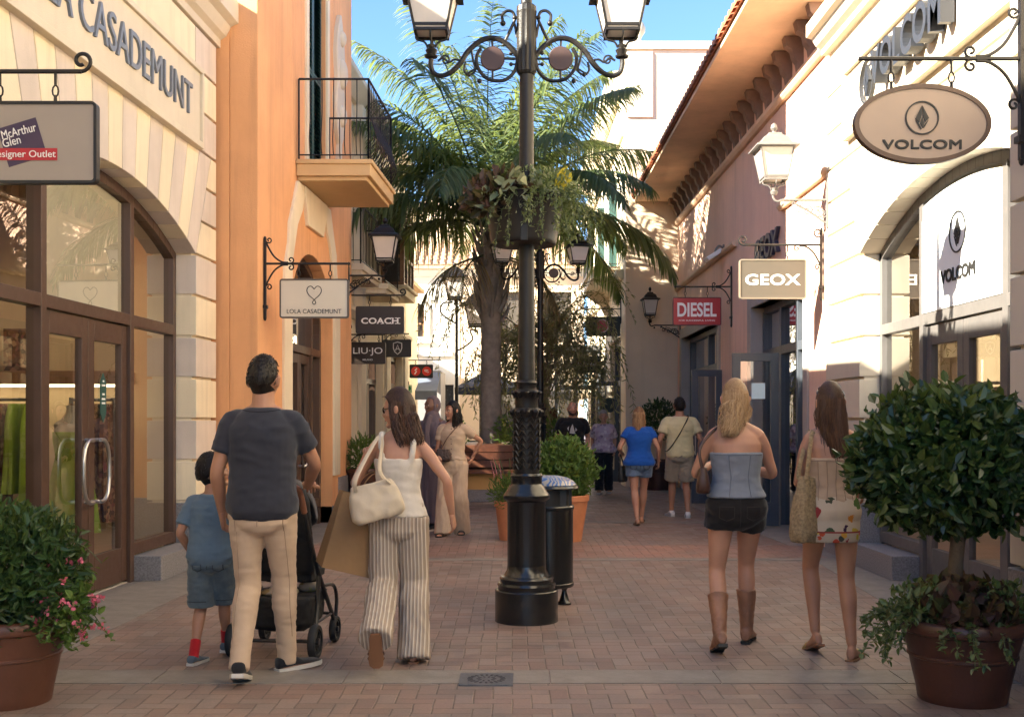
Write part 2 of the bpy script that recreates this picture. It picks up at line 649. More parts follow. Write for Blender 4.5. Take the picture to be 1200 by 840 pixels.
def rusticated(mb, mp_y0, corner, top, seed=0):
    """blockwork front round the wide arched shopfront: materials 0 pale, 1 greige, 2 granite"""
    g = .014
    lo, hi = YC - HWD, YC + HWD
    # core
    ops = [dict(y0=lo - .014, y1=hi + .014, z0=-1, z1=SPR + .01, rise=0)]
    mb.box(-.30, mp_y0, 0, -.05, lo - .014, SPR)
    mb.box(-.30, hi + .014, 0, -.05, corner - .014, SPR)
    n = 26
    for i in range(n):
        a, c = lo - .014 + (HWD * 2 + .028) * i / n, lo - .014 + (HWD * 2 + .028) * (i + 1) / n
        mb.prism([(a, arch_z(a) + .015), (c, arch_z(c) + .015), (c, top), (a, top)], -.30, -.05, 'x', 0)
    mb.box(-.30, mp_y0, SPR, -.05, lo - .014, top)
    mb.box(-.30, hi + .014, SPR, -.05, corner - .014, top)
    # quoins
    zs = [.63, 1.04, 1.45, 1.86, 2.27, 2.68, 3.09]
    for side in (0, 1):
        a, c = (hi, corner) if side else (lo - .62, lo)
        mb.box(-.215, a, .0, .012, c, .62, 2)
        for k in range(6):
            mb.box(-.212, a, zs[k] + g, 0, c, zs[k + 1] - g, k % 2)
    # voussoirs up to the sign line
    nv = 15
    amax = math.asin(HWD / RAD)
    zt = 4.15
    for k in range(nv):
        a0, a1 = -amax + 2 * amax * k / nv, -amax + 2 * amax * (k + 1) / nv
        ga = .006 / RAD
        q = []
        for a in (a0 + ga, (a0 + a1) / 2, a1 - ga):
            q.append((YC + RAD * math.sin(a), ZCEN + RAD * math.cos(a)))
        e1 = (YC + (zt - ZCEN) * math.tan(a1 - ga), zt - g)
        e0 = (YC + (zt - ZCEN) * math.tan(a0 + ga), zt - g)
        mb.prism(q + [e1, e0], -.212, 0, 'x', (k + 1) % 2)
    ly = lambda z, s: YC + s * (z - ZCEN) * math.tan(amax)
    for k, (za, zb) in enumerate(((3.09, 3.44), (3.44, 3.80), (3.80, 4.15))):
        mb.prism([(ly(za, 1) + g, za + g), (corner, za + g), (corner, zb - g), (ly(zb, 1) + g, zb - g)], -.212, 0, 'x', k % 2)
        mb.prism([(ly(za, -1) - g, za + g), (lo - .62, za + g), (lo - .62, zb - g), (ly(zb, -1) - g, zb - g)], -.212, 0, 'x', k % 2)
    # corner quoins beside and above the sign panel
    for k, (za, zb) in enumerate(((4.15, 4.55), (4.55, 4.95), (4.95, 5.36))):
        mb.box(-.212, corner - .66, za + g, 0, corner, zb - g, (k + 1) % 2)
        if za > 4.9:
            mb.box(-.212, mp_y0, za + g, 0, corner - .68, zb - g, 0)
            z2 = zb
    mb.box(-.212, mp_y0, 4.15 + g, -.004, corner - .68, 4.95 - g, 0)


def shopfront(root, mp, frame_m, stiles=.05, open_doors=False):
    """arched glazed front: frame > panes, two door leaves > pane, handle"""
    lo, hi = YC - HWD, YC + HWD
    nf0, nf1 = -.30, -.20
    fr = MB(mp)
    n = 26
    w = .09
    for i in range(n):
        a, c = lo + 2 * HWD * i / n, lo + 2 * HWD * (i + 1) / n
        fr.prism([(a, arch_z(a) - w), (c, arch_z(c) - w), (c, arch_z(c) + .01), (a, arch_z(a) + .01)], nf0, nf1, 'x')
    ym = [lo, YC - .86, YC + .86, hi]
    fr.box(nf0, lo, 0, nf1, lo + .075, SPR)
    fr.box(nf0, hi - .075, 0, nf1, hi, SPR)
    for y in (YC - .86, YC + .86):
        fr.box(nf0 - .01, y - .045, 0, nf1 + .008, y + .045, arch_z(y) - w + .01)
    fr.box(nf0 - .004, lo + .075, 2.28, nf1 + .004, hi - .075, 2.38)
    for a, c in ((lo + .075, YC - .905), (YC + .905, hi - .075)):
        fr.box(nf0, a, .24, nf1 + .003, c, .34)
    o = fr.build('window_frame', frame_m, root, smooth=0, bevel=.004)
    # upper and side glass
    for a, c in ((lo + .07, YC - .90), (YC - .82, YC + .82), (YC + .90, hi - .07)):
        p = MB(mp)
        m = 8
        for i in range(m):
            q, r = a + (c - a) * i / m, a + (c - a) * (i + 1) / m
            p.prism([(q, 2.37), (r, 2.37), (r, arch_z(r) - w + .005), (q, arch_z(q) - w + .005)], -.254, -.254 + .0001, 'x')
        pm = MB(mp)
        ptop = [(a + (c - a) * i / m, arch_z(a + (c - a) * i / m) - w + .005) for i in range(m + 1)]
        poly = [(a, 2.37), (c, 2.37)] + ptop[::-1]
        pm.add([(-.25, y, z) for y, z in poly], [tuple(range(len(poly)))])
        pm.build('pane', GLASS, o, smooth=0)
        if abs(a - (YC - .82)) > .1:
            pm = MB(mp)
            pm.add([(-.25, a, .33), (-.25, c, .33), (-.25, c, 2.29), (-.25, a, 2.29)], [(0, 1, 2, 3)])
            pm.build('pane', GLASS, o, smooth=0)
    # door leaves
    for s in (-1, 1):
        d = MB(mp)
        y0, y1 = (YC + .006, YC + .815) if s > 0 else (YC - .815, YC - .006)
        t0, t1 = -.285, -.225
        d.box(t0, y0, .03, t1, y0 + .115, 2.27)
        d.box(t0, y1 - .115, .03, t1, y1, 2.27)
        d.box(t0, y0 + .115, 2.10, t1, y1 - .115, 2.27)
        d.box(t0, y0 + .115, .03, t1, y1 - .115, .32)
        dob = d.build('door', frame_m, root, smooth=0, bevel=.004)
        p = MB(mp)
        p.add([(-.255, y0 + .11, .31), (-.255, y1 - .11, .31), (-.255, y1 - .11, 2.11), (-.255, y0 + .11, 2.11)], [(0, 1, 2, 3)])
        p.build('pane', GLASS, dob, smooth=0)
        h = MB(mp)
        yb = YC + s * .062
        ye = YC + s * .25
        pts = [(-.155, yb, 1.28), (-.155, yb + s * .09, 1.275), (-.155, ye - s * .03, 1.22), (-.155, ye, 1.12), (-.155, ye + s * .004, 1.03), (-.155, ye, .94), (-.155, ye - s * .03, .835), (-.155, yb + s * .09, .78), (-.155, yb, .775)]
        # the bow of the handle stands off the stile toward the street
        h.tube(smooth_path(pts, 5), .016, 10)
        h.tube([(-.225, yb, 1.28), (-.155, yb, 1.28)], .015, 8)
        h.tube([(-.225, yb, .775), (-.155, yb, .775)], .015, 8)
        h.build('handle', STEEL, dob)
    return o


def shop_room(root, mp, depth, lamp_s, y0=None, y1=None, wallm=None, zc=3.9):
    y0 = y0 if y0 is not None else YC - 2.6
    y1 = y1 if y1 is not None else YC + 2.4
    r = MB(mp)
    wl = wallm or mat('shop_wall', (.52, .40, .26), .8, var=.08)
    r.box(-depth - .1, y0 - .1, -.05, -depth, y1 + .1, zc)
    r.box(-depth, y0 - .1, -.05, -.31, y0, zc)
    r.box(-depth, y1, -.05, -.31, y1 + .1, zc)
    r.box(-depth - .1, y0 - .1, zc, -.31, y1 + .1, zc + .1)
    r.build('shop_interior', wl, root, smooth=0)
    f = MB(mp)
    f.box(-depth, y0, .0, -.22, y1, .012)
    f.build('shop_floor', STONE, root, smooth=0)
    if lamp_s:
        em = MATS.get('lamp%g' % lamp_s) or emit_mat('warm_shop_lamp', (1, .72, .42), lamp_s)
        MATS['lamp%g' % lamp_s] = em
        for i in range(3):
            l = MB(mp)
            yy = y0 + (y1 - y0) * (i + .5) / 3
            Mt = Matrix.Translation((-1.3, yy, zc - .62))
            l.lathe([(.02, .08), (.13, .05), (.17, 0), (.15, 0)], 14, M=Mt, mi=0, caps=False)
            l.lathe([(.148, .012), (.001, .012)], 14, M=Mt, mi=1)
            l.tube([(-1.3, yy, zc - .54), (-1.3, yy, zc)], .008, 6, mi=0)
            l.build('ceiling_lamp', [IRON, em], root)


# ================================================================== left arched shop
lb = thing('shop_building', 'cream and greige blockwork building with the arched brown shopfront and long lettered panel', 'building', (-3.3, 9.27, 0))
m = MB(LM(-3.645))
rusticated(m, 4.0, 11.95, 5.36)
m.box(-.30, 4.0, 5.36, -.05, 11.936, 5.8)
m.build('wall', [CREAM, MAUVE, GRANITE], lb, smooth=0, bevel=.006)
m = MB(LM(-3.645))
m.box(-1.5, 4.05, 5.78, -.12, 6.5, 6.38)  # unseen attic block, added to keep sun off the opposite shop doors
moulding(m, 3.95, 12.02, [(-.1, 5.36), (.03, 5.36), (.03, 5.44), (.09, 5.48), (.14, 5.58), (.22, 5.62), (.22, 5.84), (-.1, 5.88)])
m.build('cornice', CREAMW2, lb, smooth=0, bevel=.005)
m = MB(LM(-3.645))
m.box(-7.0, 4.0, 0, -6.8, 11.93, 5.6)
m.box(-6.8, 4.0, 0, -.305, 4.15, 5.6)
m.box(-6.8, 11.78, 0, -.305, 11.93, 5.6)
m.box(-7.0, 3.98, 5.62, -.11, 11.97, 5.78)
m.build('rear_wall', CREAM, lb, smooth=0)
lfr = shopfront(lb, LM(-3.645), BROWNF)
m = MB(LM(-3.645))
pts = [(YC - .80, 2.385), (YC + .80, 2.385)] + [(YC + .80 - 1.6 * i / 10, arch_z(YC + .80 - 1.6 * i / 10) - .10) for i in range(11)]
m.prism(pts, -.275, -.268, 'x')
m.build('window_film', mat('straw_film', (.66, .61, .48), .5, var=.08, scale=3), lfr, smooth=0)
shop_room(lb, LM(-3.645), 4.2, 22.0)
m = MB(LM(-3.645))
m.box(-.24, YC + .91, 0, .05, YC + HWD - .004, .225)
m.build('plinth', GRANITE, lb, smooth=0, bevel=.008)
m = MB(LM(-3.645))
m.box(-.24, YC - HWD + .004, 0, .05, YC - .91, .225)
m.build('plinth', GRANITE, lb, smooth=0, bevel=.008)
pm_ = MB(LM(-3.645))
PY0, PY1, PZ0, PZ1 = 7.1, 11.27, 4.19, 4.87
pm_.box(-.01, PY0, PZ0, .045, PY1, PZ1)
for q in ((PY0 - .05, PZ0 - .06, PY1 + .05, PZ0), (PY0 - .05, PZ1, PY1 + .05, PZ1 + .05), (PY1, PZ0, PY1 + .05, PZ1), (PY0 - .05, PZ0, PY0, PZ1)):
    pm_.box(-.01, q[0], q[1], .075, q[2], q[3])
pan = pm_.build('sign_panel', CREAMW, lb, smooth=0, bevel=.004)
vs, fs = text_geo('LOLA CASADEMUNT', 3.62, .31, bold=.0, depth=.022)
t_ = MB(LM(-3.645))
t_.add([(.045 - p[1], 9.19 + p[0], 4.53 + p[2]) for p in vs], fs)
t_.build('lettering', mat('slate_letters', (.15, .17, .205), .4, var=.1), pan, smooth=0)

# unseen wing added behind the viewer to shade the street and right-hand wall
wg = thing('shade_wing', 'low cream wing added out of view to shade the street', 'building', (-3.6, -5, 0))
m = MB(LM(-3.645))
wall(m, -14, 3.94, 0, 6.8, .3, [dict(y0=-12, y1=-9.5, z0=0, z1=3.0), dict(y0=-8, y1=-5.5, z0=0, z1=3.0), dict(y0=-2.2, y1=.8, z0=0, z1=3.0)])
m.build('wall', CREAM, wg, smooth=0)
m = MB(LM(-3.645))
m.box(-5, -14, 6.8, .12, 3.94, 6.9)
m.build('roof', TILE, wg, smooth=0)
m = MB(LM(-3.645))
for a, c in ((-2.2, .8), (-12, -9.5), (-8, -5.5)):
    m = MB(LM(-3.645))
    m.box(-.28, a, 0, -.2, c, 3.0)
    m.build('shutter', BROWNF, wg, smooth=0)

# ================================================================== orange building
ob_ = thing('orange_building', 'orange stucco building with a balcony, tall teal shutter and arched brown door', 'building', (-2.6, 14.6, 0))
OM = LM(-3.22)
m = MB(OM)
DO = dict(y0=13.42, y1=15.88, z0=0, z1=2.62, rise=.93)
WO = dict(y0=14.32, y1=15.42, z0=4.60, z1=7.4)
wall(m, 12.0, 17.3, 0, 9.3, .3, [DO, WO])
m.box(-3.2, 12.0, 0, -.302, 12.3, 9.3)
m.box(-3.2, 17.0, 0, -.302, 17.3, 9.3)
m.box(-3.3, 12.0, 0, -3.2, 17.3, 9.3)
m.build('wall', ORANGE, ob_, smooth=0, bevel=.012)
m = MB(OM)
moulding(m, 11.95, 17.36, [(-.2, 9.3), (.06, 9.3), (.22, 9.46), (.22, 9.54), (-.2, 9.6)])
m.box(-3.3, 11.96, 9.32, -.21, 17.34, 9.5)
m.build('cornice', CREAM, ob_, smooth=0)
# curving cream surround: legs, shoulders and a tapering foot under the balcony
m = MB(OM)
for s in (-1, 1):
    ym = 14.65
    out_ = [(1.62, .66), (1.62, 2.9), (1.58, 3.2), (1.40, 3.5), (1.36, 3.75), (1.18, 3.98), (.98, 4.28), (.95, 4.32)]
    in_ = [(.55, 4.32), (.72, 4.0), (.98, 3.78), (1.12, 3.52), (1.24, 3.30), (1.24, 2.5), (1.24, .66)]
    pl = [(ym + s * a, z) for a, z in out_ + in_]
    m.prism(pl, -.03, .035, 'x')
m.prism([(13.98, 4.32), (15.32, 4.32), (15.10, 3.86), (14.20, 3.86)], -.03, .05, 'x')
m.build('door_surround', CREAM, ob_, smooth=0, bevel=.01)
m = MB(OM)
for a, c, q, z in ((11.98, 13.03, .03, .62), (16.27, 17.32, .03, .62), (13.03, 13.42, .045, .24), (15.88, 16.27, .045, .24)):
    m = MB(OM)
    m.box(-.26, a, 0, q, c, z)
    m.build('plinth', GRANITE, ob_, smooth=0, bevel=.008)
# arched door
m = MB(OM)
yc, hw = (DO['y0'] + DO['y1']) / 2, (DO['y1'] - DO['y0']) / 2
n = 20
for i in range(n):
    a0, a1 = PI * i / n, PI * (i + 1) / n
    for (r0, r1, k) in ((1.0, .92, 1),):
        m.prism([(yc - hw * math.cos(a0), 2.62 + .93 * math.sin(a0)), (yc - hw * math.cos(a1), 2.62 + .93 * math.sin(a1)), (yc - hw * .92 * math.cos(a1), 2.62 + .84 * math.sin(a1)), (yc - hw * .92 * math.cos(a0), 2.62 + .84 * math.sin(a0))], -.3, -.16, 'x')
m.box(-.3, DO['y0'], 0, -.16, DO['y0'] + .1, 2.62)
m.box(-.3, DO['y1'] - .1, 0, -.16, DO['y1'], 2.62)
for y in (yc - .62, yc + .62):
    m.box(-.302, y - .05, 0, -.15, y + .05, 3.36)
m.box(-.3, DO['y0'] + .1, 2.30, -.155, DO['y1'] - .1, 2.40)
m.box(-.3, DO['y0'] + .1, .24, -.165, yc - .67, .36)
m.box(-.3, yc + .67, .24, -.165, DO['y1'] - .1, .36)
ofr = m.build('door_frame', BROWNF, ob_, smooth=0, bevel=.004)
m = MB(OM)
pts = [(DO['y0'] + .05, .1), (DO['y1'] - .05, .1)] + [(yc + hw * .95 * math.cos(PI * i / 14), 2.62 + .87 * math.sin(PI * i / 14)) for i in range(15)]
m.add([(-.24, y, z) for y, z in pts], [tuple(range(len(pts)))])
m.build('pane', GLASSD, ofr, smooth=0)
for s in (-1, 1):
    d = MB(OM)
    y0, y1 = (yc + .005, yc + .565) if s > 0 else (yc - .565, yc - .005)
    for q in ((y0, .03, y0 + .09, 2.29), (y1 - .09, .03, y1, 2.29), (y0 + .09, 2.17, y1 - .09, 2.29), (y0 + .09, .03, y1 - .09, .28)):
        d.box(-.235, q[0], q[1], -.18, q[2], q[3])
    dd = d.build('door', BROWNF, ob_, smooth=0, bevel=.004)
    h = MB(OM)
    yb = yc + s * .05
    h.tube(smooth_path([(-.18, yb, 1.3), (-.11, yb + s * .02, 1.3), (-.10, yb + s * .13, 1.2), (-.10, yb + s * .13, .95), (-.11, yb + s * .02, .85), (-.18, yb, .85)], 4), .014, 8)
    h.build('handle', STEEL, dd)
r = MB(OM)
r.box(-2.4, 12.5, 0, -2.3, 16.9, 3.8)
r.box(-2.3, 12.5, 3.75, -.31, 16.9, 3.85)
r.box(-2.3, 12.4, 0, -.31, 12.5, 3.8)
r.box(-2.3, 16.9, 0, -.31, 16.98, 3.8)
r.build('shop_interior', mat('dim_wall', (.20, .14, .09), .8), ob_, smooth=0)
# shutter
sh = MB(OM)
for a, c in ((14.36, 14.865), (14.875, 15.38)):
    sh.box(-.10, a, 4.62, -.05, a + .06, 7.36)
    sh.box(-.10, c - .06, 4.62, -.05, c, 7.36)
    z = 4.64
    sh.box(-.10, a + .06, 4.62, -.05, c - .06, 4.72)
    sh.box(-.10, a + .06, 5.90, -.05, c - .06, 5.99)
    while z < 7.34:
        sh.add([(-.095, a + .06, z + .035), (-.095, c - .06, z + .035), (-.045, c - .06, z), (-.045, a + .06, z)], [(0, 1, 2, 3)])
        sh.add([(-.095, a + .06, z + .045), (-.095, c - .06, z + .045), (-.045, c - .06, z + .01), (-.045, a + .06, z + .01)], [(3, 2, 1, 0)])
        z += .052
sh.box(-.14, 14.33, 4.6, -.11, 15.41, 7.39)
sh.build('shutter', SHUT, ob_, smooth=0)
m = MB(OM)
for a, c in ((14.17, 14.315), (15.425, 15.57)):
    m.box(-.03, a, 4.575, .03, c, 7.5)
m.box(-.03, 14.17, 7.405, .03, 15.57, 7.6)
m.build('window_surround', CREAM, ob_, smooth=0, bevel=.006)
# moulded cartouche beside the window
m = MB(OM)
sil = [(16.05, 4.95), (16.12, 5.35), (15.92, 5.55), (15.86, 5.95), (15.98, 6.25), (15.90, 6.6), (16.0, 6.95), (16.18, 7.2), (16.36, 6.95), (16.46, 6.6), (16.38, 6.25), (16.50, 5.95), (16.44, 5.55), (16.24, 5.35), (16.22, 4.95)]
m.prism(sil, -.03, .07, 'x')
m.ball((.06, 16.18, 6.35), (.10, .17, .22), 12, 8)
m.ball((.06, 16.18, 5.75), (.09, .13, .16), 12, 8)
m.ball((.06, 16.18, 6.85), (.08, .11, .12), 12, 8)
m.build('cartouche', CREAMW, ob_, bevel=.02)
# balcony
bl = MB(OM)
B0, B1, BD = 13.70, 15.55, .90
bl.box(0.005, B0 + .05, 4.33, BD - .05, B1 - .05, 4.38)
bl.box(0.005, B0, 4.38, BD, B1, 4.52)
bl.box(0.005, B0 - .025, 4.52, BD + .025, B1 + .025, 4.575)
bal = bl.build('balcony', mat('balcony_cream', (.60, .41, .20), .75, var=.12, scale=1.5, bump=.2), ob_, smooth=0, bevel=.008)
rl = MB(OM)


def rail_run(rl, p, q, z0, z1, k, bow=.07, dirn=(0, 0)):
    (a, b), (c, d) = p, q
    for z in (z0 + .06, z1):
        rl.tube([(a, b, z), (c, d, z)], .014 if z == z1 else .009, 6)
    for i in range(k + 1):
        t = i / k
        x, y = a + (c - a) * t, b + (d - b) * t
        if i in (0, k):
            rl.tube([(x, y, z0), (x, y, z1)], .012, 6)
        else:
            pts = [(x, y, z1), (x, y, z1 - .38), (x + dirn[0] * bow * .5, y + dirn[1] * bow * .5, z0 + .42), (x + dirn[0] * bow, y + dirn[1] * bow, z0 + .24), (x + dirn[0] * bow * .5, y + dirn[1] * bow * .5, z0 + .1), (x, y, z0 + .06)]
            rl.tube(smooth_path(pts, 3), .0065, 5)


rail_run(rl, (.03, B0 + .03), (BD - .03, B0 + .03), 4.575, 5.55, 6, .06, (0, -1))
rail_run(rl, (.03, B1 - .03), (BD - .03, B1 - .03), 4.575, 5.55, 6, .06, (0, 1))
rail_run(rl, (BD - .03, B0 + .03), (BD - .03, B1 - .03), 4.575, 5.55, 15, .09, (1, 0))
for i in range(8):
    rl.tube([((BD - .03), B0 + .14 + .22 * i, 4.72 + .0 * i), ((BD + .03), B0 + .14 + .22 * i + .06, 4.82)], .006, 5)
    rl.tube([(p[0] * 0 + BD + .02, B0 + .15 + .22 * i + p[0], 4.86 + p[1]) for p in spiral((0, 0), .06, .015, 0, 420, 12)], .005, 4)
rl.build('railing', IRON, bal)

# ================================================================== far left row
fl = thing('cream_row_building', 'pale cream row building with small balconies and a boxed wooden bay window', 'building', (-2.7, 22, 0))
FM = LM(-3.70)
m = MB(FM)
ops = [dict(y0=18.1, y1=20.4, z0=0, z1=2.85), dict(y0=21.2, y1=23.4, z0=0, z1=2.85), dict(y0=24.2, y1=26.2, z0=0, z1=2.85),
       dict(y0=18.35, y1=19.25, z0=3.93, z1=6.0), dict(y0=20.9, y1=21.8, z0=3.93, z1=6.0)]
wall(m, 17.32, 26.8, 0, 7.2, .3, ops)
m.box(-3.2, 26.5, 0, -.302, 26.8, 7.2)
m.box(-3.2, 17.33, 7.0, -.31, 26.79, 7.15)
m.build('wall', CREAM, fl, smooth=0, bevel=.01)
m = MB(FM)
for y in (17.6, 20.8, 23.8, 26.5):
    m.box(-.01, y - .26, 0, .06, y + .26, 3.2)
    m.box(-.01, y - .30, 0, .10, y + .30, .6)
moulding(m, 17.35, 26.83, [(-.1, 3.2), (.07, 3.2), (.15, 3.3), (.15, 3.38), (-.1, 3.42)])
moulding(m, 17.35, 26.83, [(-.1, 7.0), (.07, 7.0), (.28, 7.2), (.28, 7.3), (-.1, 7.35)])
m.box(-.01, 20.1, 3.42, .16, 20.42, 7.0)
m.build('trim', CREAMW, fl, smooth=0, bevel=.006)
for (a, c) in ((18.1, 20.4), (21.2, 23.4), (24.2, 26.2)):
    m = MB(FM)
    for y in (a + .05, a + .75, (a + c) / 2 + .05, c - .05):
        m.box(-.28, y - .05, 0, -.16, y + .05, 2.85)
    m.box(-.279, a, 2.75, -.155, c, 2.85)
    m.box(-.279, a, 2.15, -.155, c, 2.25)
    f_ = m.build('shopfront', BROWNF, fl, smooth=0)
    p = MB(FM)
    p.add([(-.22, a, 0), (-.22, c, 0), (-.22, c, 2.8), (-.22, a, 2.8)], [(0, 1, 2, 3)])
    p.build('pane', GLASSD, f_, smooth=0)
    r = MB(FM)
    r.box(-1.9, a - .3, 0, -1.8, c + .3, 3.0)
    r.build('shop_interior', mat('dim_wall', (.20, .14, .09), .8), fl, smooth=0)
for (a, c, dpt) in ((17.95, 19.65, .52), (20.55, 22.15, .50)):
    m = MB(FM)
    m.box(0, a, 3.72, dpt, c, 3.80)
    m.box(0, a - .03, 3.80, dpt + .04, c + .03, 3.90)
    b_ = m.build('balcony', CREAM, fl, smooth=0, bevel=.006)
    rl = MB(FM)
    rail_run(rl, (.03, a + .02), (dpt - .02, a + .02), 3.9, 4.85, 4, .0)
    rail_run(rl, (dpt - .02, a + .02), (dpt - .02, c - .02), 3.9, 4.85, 12, .0)
    rl.build('railing', IRON, b_)
    s_ = MB(FM)
    s_.box(-.20, a + .35, 3.93, -.12, a + 1.35, 6.0)
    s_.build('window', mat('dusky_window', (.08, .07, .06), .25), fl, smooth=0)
m = MB(FM)
m.box(0, 23.0, 3.95, .50, 24.6, 4.10)
m.box(0, 22.94, 4.10, .56, 24.66, 4.16)
m.build('bay_base', CREAM, fl, smooth=0, bevel=.006)
m = MB(FM)
m.box(0, 23.0, 5.62, .52, 24.6, 5.86)
m.box(0, 22.9, 5.86, .60, 24.7, 5.96)
b_ = m.build('bay_roof', CREAM, fl, smooth=0, bevel=.006)
m = MB(FM)
for y in (23.05, 23.55, 24.05, 24.5):
    m.box(.40, y - .04, 4.16, .48, y + .04, 5.62)
m.box(.02, 23.02, 4.16, .1, 23.09, 5.62)
for z in (4.20, 4.75, 5.56):
    m.box(.03, 23.03, z - .03, .47, 23.085, z + .03)
    m.box(.415, 23.03, z - .03, .47, 24.55, z + .03)
f_ = m.build('bay_window', WOODB, fl, smooth=0)
p = MB(FM)
p.box(.02, 23.06, 4.16, .44, 24.5, 5.6)
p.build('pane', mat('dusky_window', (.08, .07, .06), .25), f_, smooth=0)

# a plain house behind it closing the left side
m = MB(LM(-4.35))
h4 = thing('plain_house', 'plain cream house beyond the boxed bay window', 'building', (-3.6, 31, 0))
wall(m, 26.85, 34.0, 0, 5.2, .3, [dict(y0=28.5, y1=31, z0=0, z1=2.7)])
m.build('wall', CREAM, h4, smooth=0)
m = MB(LM(-4.35))
m.box(-4, 26.86, 5.2, .2, 34.0, 5.3)
m.build('roof', TILEP, h4, smooth=0)
m = MB(LM(-4.35))
m.box(-.28, 28.5, 0, -.2, 31, 2.7)
m.build('shopfront', DARK, h4, smooth=0)

h5 = thing('shade_house', 'tall house added out of view to shade the white house', 'building', (-11, 36, 0))  # unseen block added to cast diagonal shade on the white house
m = MB()
m.box(-14, 33.5, 0, -9.0, 39.5, 7.0)
m.build('wall', CREAM, h5, smooth=0)
m = MB()
m.prism([(-14.2, 7.0), (-8.8, 7.0), (-11.5, 8.3)], 33.3, 39.7, 'y')
m.build('roof', TILEP, h5, smooth=0)

# ================================================================== white house closing the street
wh = thing('white_house', 'white house across the street end with arched window and pale tiled roof', 'building', (-1.5, 38, 0))
WM = lambda n, y, z: (y, 38.0 - n, z)      # here y runs along x
m = MB(WM)
AW = dict(y0=-3.62, y1=-2.92, z0=4.2, z1=5.0, rise=.36)
wall(m, -6.4, -1.75, 0, 6.5, .3, [AW, dict(y0=-3.5, y1=-1.95, z0=0, z1=2.6)])
m.build('wall', WHITEW, wh, smooth=0)
m = MB(WM)
wall(m, -1.75, 2.40, 0, 6.5, .3, [dict(y0=-.6, y1=.5, z0=4.0, z1=5.7), dict(y0=1.0, y1=2.0, z0=4.0, z1=5.7), dict(y0=-1.1, y1=2.2, z0=0, z1=2.7)], n0=-.02)
m.build('side_wall', BEIGE, wh, smooth=0)
m = MB(WM)
m.box(-.3, -6.4, 3.55, .10, -2.0, 3.72)
for i in range(18):
    a0, a1 = PI * i / 18, PI * (i + 1) / 18
    m.prism([(-3.27 - .35 * math.cos(a0), 5.0 + .36 * math.sin(a0)), (-3.27 - .35 * math.cos(a1), 5.0 + .36 * math.sin(a1)), (-3.27 - .52 * math.cos(a1), 5.0 + .53 * math.sin(a1)), (-3.27 - .52 * math.cos(a0), 5.0 + .53 * math.sin(a0))], -.02, .06, 'x')
m.box(-.02, -3.79, 4.1, .06, -3.62, 5.0)
m.box(-.02, -2.92, 4.1, .06, -2.75, 5.0)
m.box(-.02, -3.85, 3.98, .12, -2.70, 4.1)
moulding(m, -6.5, 2.45, [(-.1, 6.2), (.06, 6.2), (.22, 6.38), (.22, 6.46), (-.1, 6.5)])
m.build('trim', WHITEW, wh, smooth=0)
m = MB(WM)
m.box(-.2, -3.60, 4.2, -.15, -3.55, 5.3)
m.box(-.2, -3.30, 4.2, -.15, -3.25, 5.36)
m.box(-.2, -2.99, 4.2, -.15, -2.94, 5.3)
m.box(-.199, -3.6, 4.62, -.155, -2.94, 4.67)
m.box(-.199, -3.6, 4.98, -.155, -2.94, 5.03)
wf = m.build('window', WOODB, wh, smooth=0)
m = MB(WM)
m.box(-.29, -3.62, 4.2, -.22, -2.92, 5.36)
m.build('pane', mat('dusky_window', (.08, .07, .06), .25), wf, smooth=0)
m = MB(WM)
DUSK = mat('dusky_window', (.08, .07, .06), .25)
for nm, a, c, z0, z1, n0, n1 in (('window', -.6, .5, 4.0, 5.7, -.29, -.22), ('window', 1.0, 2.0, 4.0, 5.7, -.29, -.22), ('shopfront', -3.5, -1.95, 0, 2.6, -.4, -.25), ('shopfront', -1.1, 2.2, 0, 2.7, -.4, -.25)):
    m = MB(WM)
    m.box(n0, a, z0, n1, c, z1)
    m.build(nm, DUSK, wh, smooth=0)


def tiled_roof(mb, x0, x1, y0, z0, y1, z1, pitch=.24, mp=None):
    """barrel tiles running down a slope from (y1,z1) to the eave (y0,z0)"""
    n = int((x1 - x0) / pitch)
    for i in range(n):
        xc = x0 + pitch * (i + .5)
        rows = 6
        for r in range(rows):
            ta, tb = r / rows, (r + 1) / rows + .012
            ya, za, yb, zb = y0 + (y1 - y0) * ta, z0 + (z1 - z0) * ta, y0 + (y1 - y0) * tb, z0 + (z1 - z0) * tb
            R0, R1 = pitch * .36, pitch * .30
            ra = [(xc + R0 * math.cos(PI * k / 6), ya, za + R0 * math.sin(PI * k / 6) + .02) for k in range(7)]
            rb = [(xc + R1 * math.cos(PI * k / 6), yb, zb + R1 * math.sin(PI * k / 6)) for k in range(7)]
            mb.rings([ra, rb], caps=True, closed=False)
    mb.box(x0, y0 + .02, z0 - .12, x1, y0 + .1, z0)
    mb.add([(x0, y0, z0), (x1, y0, z0), (x1, y1, z1), (x0, y1, z1)], [(0, 1, 2, 3)])


m = MB()
tiled_roof(m, -6.5, 2.5, 37.62, 6.55, 40.2, 7.75)
m.build('roof', TILEP, wh, smooth=40)
m = MB()
m.prism([(-6.4, 7.4), (2.4, 7.4), (2.4, 8.2), (-1.2, 9.3), (-2.4, 9.3), (-6.4, 8.3)], 40.1, 44, 'y')
m.build('gable', BEIGE, wh, smooth=0)

